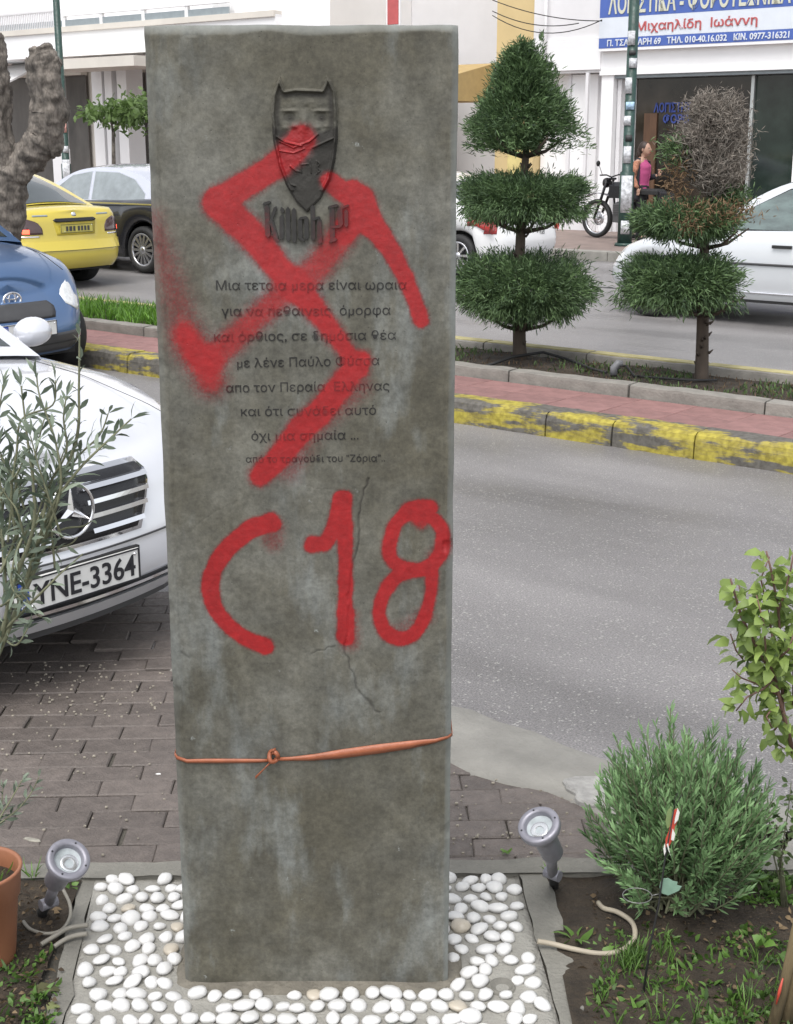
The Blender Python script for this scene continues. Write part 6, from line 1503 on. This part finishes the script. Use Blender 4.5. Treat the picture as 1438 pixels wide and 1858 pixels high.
# median planting: grass at left, sparse weeds at right, irrigation pipe
M_grass = leafmat('bright_grass', (.06,.15,.015), (.20,.40,.055), .5, .4)
def grass(name, label, n, region, L0, m, seed, W0=.012):
    r_ = np.random.default_rng(seed); s_ = r_.uniform(region[0], region[1], n); nn_ = r_.uniform(region[2], region[3], n); 
    keep_ = vnoise(s_, nn_, 2.2, seed)+.25*r_.random(n) > region[4]; s_, nn_ = s_[keep_], nn_[keep_]; pos = np.stack([s_*D.x+nn_*N.x, s_*D.y+nn_*N.y, np.full(len(s_), .175)], 1)
    o = leaves(name, pos, r_.normal(size=pos.shape)*.28+np.array([0,0,1]), r_.uniform(.5, 1.3, len(pos))*L0, W0, m, bend=.3); o['label'] = label; o['kind'] = 'stuff'; return o
grass('median_grass', 'bright green grass on the median strip left of the slab', 5200, (-14.5, -8.0, 8.32, 9.15, .25), .15, M_grass, 4)
grass('median_weeds', 'sparse low weeds and grass in the median soil right of the slab', 4200, (-7.0, 0, 8.3, 9.15, .62), .042, leafmat('dull_weed_leaves', (.03,.055,.018), (.12,.19,.06), .6, .3), 6, .012)
dry = leafmat('dry_needles', (.05,.03,.018), (.17,.11,.06), .9, .05)
grass('median_litter', 'dry needle litter on the median soil', 2600, (-7.0, 0, 8.3, 9.15, .1), .03, dry, 9, .006)
mb = MB(); pts = [G(x, y, .20) for x, y in ((880,665),(930,652),(985,646),(1030,652),(1070,668),(1100,676))]; pts[2].z += .03; pts[1].z += .02; mb.tube(pts, .011, 6)
pts = [G(x, y, .20) for x, y in ((1118,674),(1124,663),(1136,664),(1150,682),(1250,690),(1300,690))]; mb.tube(pts, .009, 6); tag(mb.build('irrigation_pipe', M_black), 'black irrigation pipe snaking across the median soil', 'pipe')
mb = MB(); p = G(1113, 680, .19); mb.tube([p, p+Vector((0,0,.05)), p+Vector((.03,0,.085)), p+Vector((.06,0,.08))], [.028,.028,.026,.022], 10); tag(mb.build('pipe_fitting', mat('grey_plastic', (.20,.20,.21), .5)), 'grey plastic pipe elbow standing in the median soil', 'pipe fitting')

# ================================================================ GARDEN OBJECTS
M_alug = mat('grey_painted_aluminium', (.27,.265,.30), .42, metal=.35, var=.08, scale=30, rvar=.1)
M_lens = mat('frosted_lamp_glass', (.42,.46,.47), .12, var=.3, scale=25, coat=1); M_refl = mat('lamp_reflector', (.75,.76,.76), .2, metal=.8, var=.1)
def spotlight(fx, fy, fz, axis, bpx, bpy, label):
    ctr = P(fx, fy, fz); ax = Vector(axis).normalized(); base = G(bpx, bpy, -.01); o = empty('garden_spotlight', base, 0, label, 'spotlight', 'garden spotlights on stakes')
    M = Matrix.Translation(ctr-base) @ ax.to_track_quat('Z', 'Y').to_matrix().to_4x4()
    mb = MB(); mb.lathe([(.030,-.010),(.033,.0),(.0335,.004),(.047,.004),(.049,.001),(.049,-.012),(.046,-.018),(.040,-.026),(.033,-.04),(.028,-.055),(.026,-.115),(.022,-.122),(0,-.122)], M, 40); mb.build('housing', M_alug, o)
    mb = MB(); mb.lathe([(0,-.012),(.018,-.011),(.0325,-.008)], M, 32); mb.build('lens', M_lens, o)
    mb = MB(); mb.lathe([(.010,-.0105),(.020,-.0085),(.021,-.0095),(.019,-.0112)], M @ Matrix.Translation((.002,-.006,0)), 24); mb.build('reflector', M_refl, o)
    for k in range(4):
        a = math.pi/4+k*math.pi/2; mb = MB(); mb.lathe([(0,.0055),(.0022,.0052),(.0026,.003)], M @ Matrix.Translation((.0405*math.cos(a), .0405*math.sin(a), 0)), 8); mb.build('screw', M_ink, o)
    tail = M @ Vector((0, 0, -.10)); mb = MB(); j = Vector((0,0,max(.05, tail.z*.45)))+Vector((tail.x, tail.y, 0))*.5
    mb.tube([tail, (tail+j)/2, j], [.016,.013,.013], 12); mb.tube([j-ax.cross(Vector((0,0,1))).normalized()*.02, j+ax.cross(Vector((0,0,1))).normalized()*.02], .014, 12); mb.build('knuckle', M_alug, o)
    mb = MB(); mb.tube([j, Vector((j.x*.3, j.y*.3, j.z*.4)), Vector((0,0,-.05))], [.012,.013,.004], 8); mb.build('stake', M_black, o)
    return o, base, j
LO, lb, lj = spotlight(124, 1559, 2.80, (.42, -.50, .76), 72, 1668, 'grey garden spotlight on a stake between terracotta pot and pebble bed')
RO, rb, rj = spotlight(977, 1497, 2.86, (-.34, -.42, .84), 1006, 1612, 'grey garden spotlight on a stake between pebble bed and lavender-like bush')
M_cable = mat('grey_cable', (.24,.225,.19), .6, var=.15); M_hose = mat('beige_hose', (.40,.35,.27), .6, var=.15)
def cable(pts, r, m, name, label, cat):
    P3 = [G(x, y, z+.012) for x, y, z in pts]; out = []
    for i in range(len(P3)-1):
        a = P3[max(i-1,0)]; b = P3[i]; c = P3[i+1]; d_ = P3[min(i+2, len(P3)-1)]
        for j in range(6): t = j/6; out.append(.5*((2*b)+(-a+c)*t+(2*a-5*b+4*c-d_)*t*t+(-a+3*b-3*c+d_)*t**3))
    out.append(P3[-1]); mb = MB(); mb.tube(out, r, 8); return tag(mb.build(name, m), label, cat)
cable([(113,1612,.03),(126,1640,.03),(126,1665,.012),(110,1688,.006),(82,1694,.004),(55,1686,.004),(42,1672,.004)], .0042, M_cable, 'cable', 'thin grey cable looping from the left spotlight over the soil', 'cable')
cable([(74,1714,.002),(100,1698,.008),(125,1684,.012),(160,1678,.018)], .0058, M_cable, 'conduit', 'upper thick grey conduit running from soil under the pebble bed', 'cable')
cable([(98,1718,.0),(115,1706,.008),(135,1698,.010),(158,1694,.014)], .0058, M_cable, 'conduit', 'lower thick grey conduit running from soil under the pebble bed', 'cable')
cable([(975,1708,.022),(1000,1712,.016),(1040,1722,.010),(1085,1730,.008),(1120,1727,.008),(1142,1714,.008),(1152,1695,.008),(1145,1672,.010),(1120,1655,.012),(1095,1648,.006),(1085,1638,-.004)], .0062, M_hose, 'garden_hose', 'beige garden hose curling from the pebble bed towards the bush', 'hose')
cable([(1440,1330,.15),(1446,1400,.10),(1455,1500,.0)], .002, mat('pink_twine', (.45,.16,.20), .6), 'twine', 'thin pink twine hanging at the right edge below the yellow green shrub', 'twine')
# terracotta pot
M_terra = mat('terracotta_plastic', (.30,.125,.065), .55, var=.15, scale=6)
PO = empty('flower_pot', (-.945, 2.80, .0), 0, 'terracotta coloured round flower pot with sprouting weeds at the left edge', 'flower pot')
k = 1.0; mb = MB(); mb.lathe([(0,.0),(.070,.0),(.072,.01),(.086,.135),(.091,.137),(.096,.185),(.099,.188),(.099,.192),(.093,.193),(.090,.188),(.088,.150)], None, 48); mb.build('pot_wall', M_terra, PO)
mb = MB(); mb.lathe([(0,.158),(.05,.160),(.091,.155)], None, 30); mb.build('potting_soil', M_soil, PO)
r2 = np.random.default_rng(3); n = 60; aa = r2.random(n)*6.28; rd = r2.random(n)*.07; leaves('weeds', np.stack([rd*np.cos(aa), rd*np.sin(aa), np.full(n, .158)], 1), np.stack([np.cos(aa)*.3, np.sin(aa)*.3, np.ones(n)], 1)+r2.normal(size=(n, 3))*.3, r2.uniform(.02, .06, n), .005, M_weed, PO); PO.scale = (1.05, 1.05, 1.2)
# decorative stake with red and white wings
DS = G(1166, 1812, 0); dec = empty('decorative_stake', DS, 0, 'thin black garden stake carrying a red and white wing ornament in front of the bush', 'garden ornament')
yd = DS.y; w = lambda px, py, dy=0: P(px, py, yd+dy)-DS
mb = MB(); mb.tube([w(1165,1812), w(1180,1712,.01), w(1195,1640,.0), w(1206,1560,.0), w(1222,1470,.0)], [.0026,.0024,.002,.0018,.0014], 6); mb.build('rod', M_black, dec)
mb = MB(); mb.tube([w(1158,1808), w(1165,1800), w(1172,1808)], .0018, 5); mb.tube([w(1221,1470), w(1232,1450), w(1236,1442)], .0008, 5); mb.tube([w(1222,1470), w(1224,1448), w(1230,1438)], .0008, 5); mb.build('wire', M_black, dec)
mb = MB(); c_ = w(1156, 1625, .0); mb.tube([c_+Vector((.031*math.cos(t), .020*math.sin(t)*1.2, .004*math.sin(t))) for t in np.linspace(0, 6.2832, 33)], .0010, 5, False); mb.tube([c_+Vector((.031,0,0)), w(1195,1622)], .001, 5); mb.build('wire_ring', mat('wire_grey', (.25,.25,.24), .4, metal=.6), dec)
def wing(poly, m, name, off=0): 
    mb = MB(); mb.prism([(p[0], p[1]) for p in poly], lambda x, y: w(x, y, off), lambda x, y: w(x, y, off+.003)); return bevel(mb.build(name, m, dec), .0006)
M_rw = mat('red_enamel', (.50,.07,.045), .35, var=.15); M_ww = mat('white_enamel', (.72,.70,.66), .35); M_gw = mat('green_enamel', (.20,.27,.11), .5, var=.2)
wing([(1222,1470),(1230,1466),(1229,1490),(1224,1500),(1222,1520),(1214,1535),(1207,1538),(1207,1522),(1213,1508),(1217,1490)], M_rw, 'wing'); wing([(1229,1466),(1233,1474),(1230,1488),(1223,1496),(1224,1486)], M_ww, 'wing', -.004)
wing([(1220,1503),(1225,1514),(1222,1526),(1217,1524)], M_ww, 'wing', -.004); wing([(1206,1530),(1208,1545),(1205,1553),(1203,1540)], M_ww, 'wing', -.004); wing([(1212,1530),(1215,1548),(1218,1556),(1213,1545),(1209,1532)], M_ww, 'wing', -.004)
wing([(1218,1462),(1219,1480),(1216,1500),(1210,1504),(1207,1490),(1210,1472)], M_gw, 'wing', .004)
wing([(1198,1600),(1203,1594),(1212,1593),(1220,1598),(1229,1600),(1228,1606),(1237,1608),(1232,1616),(1224,1620),(1212,1625),(1200,1621),(1196,1610)], mat('sage_leaf', (.20,.32,.24), .5, var=.15, scale=40), 'leaf', .004)
# rough brown trunk stub with red mark at the bottom right corner
tb = G(1425, 1870, 0); TK = empty('bark_trunk', tb, 0, 'leaning bundle of brown bark stems with a red paint mark at the bottom right corner', 'trunk')
M_bkk = mat('ochre_brown_bark', (.12,.090,.045), .9, var=.5, scale=14, bump=1, bscale=50, stretch=(1,1,.2))
for k, (x0, y0, x1, y1, r) in enumerate(((1398,1875,1450,1660,.011),(1418,1880,1462,1640,.015),(1440,1885,1478,1640,.017))):
    mb = MB(); a = P(x0, y0, tb.y+.02*k)-tb; b = P(x1, y1, tb.y+.05+.02*k)-tb; mb.tube([a, a*.6+b*.4+Vector((.004,0,0)), b], [r*1.2, r, r*.9], 10); q_ = mb.build('stem', M_bkk, TK)
a = P(1408, 1822, tb.y-.004)-tb; b = P(1420, 1775, tb.y+.004)-tb; mb = MB(); mb.tube([a, (a+b)/2, b], [.0015,.0035,.0015], 6); mb.build('red_mark', M_rw, TK)

# ================================================================ MOTORCYCLE AND WOMAN
MS, MZ = SN(1097, 428, 22.6); MC = empty('motorcycle', ST_(MS+.62, 22.3, .12), RZ+R(170), 'black off-road motorcycle with high front mudguard parked by the white wall', 'motorcycle')
def mwheel(xw, r, wdt):
    M = Matrix.Translation((xw, 0, r)) @ Matrix.Rotation(math.pi/2, 4, 'X'); mb = MB(); mb.lathe([(r-.075,wdt*.6),(r-.04,wdt),(r-.008,wdt*.7),(r,0),(r-.008,-wdt*.7),(r-.04,-wdt),(r-.075,-wdt*.6),(r-.075,wdt*.6)], M, 32); w_ = mb.build('wheel', M_black, MC)
    mb = MB(); mb.lathe([(r-.076,.02),(r-.09,.018),(r-.09,-.018),(r-.076,-.02)], M, 32)
    for k in range(18):
        a = 2*math.pi*k/18; mb.tube([M @ Vector((.03*math.cos(a+.3), .03*math.sin(a+.3), .02*(-1)**k)), M @ Vector(((r-.085)*math.cos(a), (r-.085)*math.sin(a), 0))], .003, 4, False)
    mb.build('rim', M_alloy, w_); mb = MB(); mb.lathe([(0,.045),(.035,.045),(.035,-.045),(0,-.045)], M, 14); mb.lathe([(.05,.048),(.125,.048),(.125,.042),(.05,.042)], M, 20); mb.build('hub', M_alloy, w_)
mwheel(.70, .345, .05); mwheel(-.70, .32, .06)
mb = MB()
for s_ in (-.09, .09): mb.tube([(.70, s_, .345), (.54, s_, .72), (.42, s_, 1.05)], [.022,.026,.024], 8)
mb.tube([(.40,-.12,1.05),(.40,.12,1.05)], .02); mb.build('fork', M_blackgl, MC)
mb = MB(); mb.tube([(.34,-.38,1.12),(.38,-.16,1.12),(.40,0,1.08),(.38,.16,1.12),(.34,.38,1.12)], .013, 8); mb.tube([(.36,-.30,1.13),(.40,-.34,1.28)], .006, 5); mb.tube([(.36,.30,1.13),(.40,.34,1.28)], .006, 5); mb.lathe([(0,0),(.05,.005),(.05,.015),(0,.02)], Matrix.Translation((.40,-.36,1.32)) @ Matrix.Rotation(math.pi/2, 4, 'Y'), 14); mb.lathe([(0,0),(.05,.005),(.05,.015),(0,.02)], Matrix.Translation((.40,.36,1.32)) @ Matrix.Rotation(math.pi/2, 4, 'Y'), 14); mb.build('handlebar', M_black, MC)
mb = MB(); mb.lathe([(0,.06),(.05,.055),(.085,.03),(.09,0),(.07,-.05),(0,-.07)], Matrix.Translation((.50,0,.98)) @ Matrix.Rotation(math.pi/2, 4, 'Y'), 20); mb.build('headlight', M_blackgl, MC)
mb = MB(); mb.lathe([(0,.066),(.05,.063),(.08,.040)], Matrix.Translation((.50,0,.98)) @ Matrix.Rotation(math.pi/2, 4, 'Y'), 20); mb.build('headlight_lens', M_lampglass, MC)
mb = MB(); mb.grid([[(x, y, z-.4*y*y) for y in (-.06,0,.06)] for x, z in ((.96,.72),(.85,.78),(.70,.80),(.55,.79),(.42,.76))]); q_ = mb.build('mudguard', M_alug, MC, fix=False); sdm = q_.modifiers.new('t', 'SOLIDIFY'); sdm.thickness = .008
mb = MB(); mb.cbox(-.10,.34,-.13,.13,.72,1.0,.07); mb.build('fuel_tank', M_blackgl, MC); mb = MB(); mb.cbox(-.75,-.08,-.12,.12,.80,.90,.04); mb.build('seat', M_black, MC)
mb = MB(); mb.cbox(-.22,.22,-.14,.14,.30,.66,.05); 
for k in range(5): mb.box(-.02,.20,-.16,.16,.44+k*.04,.455+k*.04)
mb.build('engine', mat('engine_grey', (.12,.12,.12), .4, metal=.5), MC)
mb = MB(); mb.tube([(-.70,.08,.32),(-.25,.08,.40)], .02); mb.tube([(-.70,-.08,.32),(-.25,-.08,.40)], .02); mb.tube([(.36,0,1.0),(.26,0,.30),(-.2,0,.28),(-.3,0,.85),(.36,0,.96)], .02); mb.build('frame', M_black, MC)
mb = MB(); mb.tube([(.12,-.15,.35),(-.1,-.17,.30),(-.5,-.18,.42),(-.85,-.18,.60)], [.02,.02,.035,.04], 10); mb.build('exhaust', M_chrome, MC)
mb = MB(); mb.cbox(-.95,-.72,-.10,.10,.72,.86,.03); mb.build('tail_section', M_blackgl, MC)

# woman walking to the right on the far pavement
n_w = 22.3; ws, _ = SN(1163, 330, n_w); WM = empty('person', ST_(ws, n_w, .12), RZ, 'woman in pink top and dark open cardigan with patterned sleeve walking past the shop', 'person')
M_skin = mat('skin', (.42,.25,.18), .5, var=.05); M_hair = mat('dark_brown_hair', (.035,.02,.014), .5, var=.3, scale=30, stretch=(1,1,.2)); M_pink = mat('pink_knit', (.42,.07,.19), .8, var=.1); M_card = mat('dark_cardigan', (.022,.022,.028), .85, var=.2); M_trs = mat('black_trousers', (.012,.012,.014), .8, var=.2)
M_patt = mat('patterned_sleeve', (.36,.16,.10), .8, var=.8, scale=9)
def skinfig(name, verts, edges, rad, m, root, rootv=0, sub=2):
    me = bpy.data.meshes.new(name); me.from_pydata(verts, edges, []); o = link(name, me, m, root)
    sm = o.modifiers.new('skin', 'SKIN'); sm.use_smooth_shade = True
    for i, r in enumerate(rad): v = me.skin_vertices[0].data[i]; v.radius = r if isinstance(r, tuple) else (r, r); v.use_root = (i == rootv)
    ss = o.modifiers.new('sub', 'SUBSURF'); ss.levels = sub; ss.render_levels = sub; return o
# x = walking direction (+), y = away; right side faces the camera at -y
V_ = [(0,0,.90),(0,0,1.05),(0.01,0,1.22),(.0,0,1.36),(.02,0,1.43),(.04,0,1.50),(.055,0,1.57),
      (.02,-.09,.86),(.10,-.09,.48),(.05,-.09,.09),(.17,-.09,.03),
      (-.02,.09,.86),(-.06,.09,.48),(-.22,.09,.12),(-.13,.09,.03),
      (.0,-.17,1.34),(-.05,-.21,1.08),(.06,-.21,.90),(.0,.17,1.34),(.02,.21,1.08),(.22,.17,1.12)]
E_ = [(0,1),(1,2),(2,3),(3,4),(4,5),(5,6),(0,7),(7,8),(8,9),(9,10),(0,11),(11,12),(12,13),(13,14),(3,15),(15,16),(16,17),(3,18),(18,19),(19,20)]
R__ = [(.125,.15),(.10,.13),(.12,.15),(.09,.12),.048,.06,.08,.085,.058,.04,.035,.085,.058,.04,.035,.052,.042,.03,.052,.042,.03]
skinfig('body', V_, E_, R__, M_skin, WM)
def ell(name, c, r, m, root, rot=(0,0,0), seg=20, fn=None):
    bm = bmesh.new(); bmesh.ops.create_uvsphere(bm, u_segments=seg, v_segments=seg//2+2, radius=1)
    for v in bm.verts:
        q_ = Vector((v.co.x*r[0], v.co.y*r[1], v.co.z*r[2]))
        if fn: q_ = fn(q_, v.co)
        v.co = q_
    for f in bm.faces: f.smooth = True
    me = bpy.data.meshes.new(name); bm.to_mesh(me); bm.free(); o = link(name, me, m, root, c); o.rotation_euler = rot; return o
def facefn(q_, c):
    if c.x > .8 and abs(c.y) < .3 and -.25 < c.z < .15: q_.x += .022
    if c.z < -.5 and c.x > .2: q_.x += .012
    return q_
hd = ell('head', (.06,0,1.565), (.095,.075,.115), M_skin, WM, fn=facefn, seg=28)
ell('hair', (.028,0,1.585), (.105,.085,.115), M_hair, WM); ell('hair', (-.05,0,1.50), (.055,.065,.12), M_hair, WM)
for s_ in (-1, 1): ell('eye', (.145,s_*.035,1.585), (.010,.014,.007), M_ink, WM, seg=10); ell('ear', (.045,s_*.078,1.555), (.018,.010,.03), M_skin, WM, seg=10)
ell('mouth', (.150,0,1.512), (.010,.022,.006), M_red, WM, seg=10)
# clothes: elliptical sleeves round the body
def etube(name, pts, rr_, m, root, k=24, a0=0, a1=2*math.pi, th=.006):
    pts = [Vector(p) for p in pts]; D_ = []; 
    for i in range(len(pts)-1):
        for j in range(5):
            t = j/5; t = t*t*(3-2*t); D_.append((pts[i].lerp(pts[i+1], j/5), rr_[i][0]*(1-t)+rr_[i+1][0]*t, rr_[i][1]*(1-t)+rr_[i+1][1]*t))
    D_.append((pts[-1],)+tuple(rr_[-1])); full = a1-a0 > 6.2; rows = []
    for i, (p, rx, ry) in enumerate(D_):
        w = .004*math.sin(i*1.7); rows.append([p+Vector((math.cos(a)*(rx+w*math.sin(3*a)), math.sin(a)*(ry+w*math.cos(4*a)), 0)) for a in np.linspace(a0, a1, k+1)])
    mb = MB(); mb.grid(rows); o = mb.build(name, m, root, fix=False); sd_ = o.modifiers.new('t', 'SOLIDIFY'); sd_.thickness = th; sd_.offset = 0; return o
etube('top', [(.005,0,.84),(.005,0,.98),(.02,0,1.16),(.025,0,1.27),(.0,0,1.385)], [(.135,.160),(.118,.150),(.135,.160),(.135,.158),(.075,.105)], M_pink, WM)
etube('cardigan', [(-.015,0,.70),(-.015,0,.95),(-.01,0,1.2),(-.01,0,1.33),(-.015,0,1.42)], [(.165,.200),(.150,.185),(.150,.190),(.135,.185),(.075,.10)], M_card, WM, a0=R(62), a1=R(298))
etube('sleeve', [(.0,-.175,1.37),(-.02,-.205,1.25),(-.05,-.215,1.08),(.03,-.215,.92)], [(.055,.045),(.062,.055),(.054,.05),(.046,.04)], M_patt, WM); 
etube('sleeve', [(.0,.175,1.37),(.01,.205,1.22),(.02,.21,1.07),(.03,.21,1.05)], [(.055,.045),(.062,.055),(.056,.052),(.04,.04)], M_card, WM)
mb = MB(); mb.tube([(.0,.21,1.07),(.11,.19,1.09),(.20,.172,1.115)], [.056,.050,.042], 14); mb.build('sleeve', M_card, WM)
etube('trousers', [(0,0,.98),(0,0,.90),(.0,0,.82)], [(.120,.150),(.135,.165),(.125,.165)], M_trs, WM)
for pts_ in (((.01,-.08,.86),(.06,-.085,.68),(.10,-.09,.48),(.08,-.09,.28),(.05,-.09,.07)), ((-.01,.08,.86),(-.03,.085,.68),(-.06,.09,.48),(-.13,.09,.30),(-.21,.09,.12))):
    etube('trouser_leg', pts_, [(.105,.09),(.098,.085),(.078,.07),(.070,.062),(.068,.058)], M_trs, WM)
for (x, y, z, rz_) in ((.10,-.09,.03,0),(-.18,.09,.05,0)): ell('shoe', (x,y,z+.005), (.125,.045,.04), M_black, WM, fn=lambda q_, c: Vector((q_.x, q_.y, max(q_.z, -.03))))
def hand(c, dx, dz, root):
    ell('hand', c, (.035,.016,.045), M_skin, root, seg=12); mb = MB()
    for k in range(4):
        o_ = Vector(c)+Vector((dx*.02+(k-1.5)*.014*(1 if dz else 0), 0, dz*.02+(k-1.5)*.013*(0 if dz else 1))); e1 = o_+Vector((dx*.035, -.004, dz*.035)); mb.tube([o_, e1, e1+Vector((dx*.02-.006, -.010, dz*.02))], [.0075,.007,.0055], 6)
    o_ = Vector(c)+Vector((.02, 0, .01)); mb.tube([o_, o_+Vector((.022,0,.018)), o_+Vector((.026,0,.036))], [.009,.008,.006], 6); mb.build('fingers', M_skin, root)
hand((.265,.165,1.15), 0, 1, WM); hand((.07,-.215,.86), 0, -1, WM)
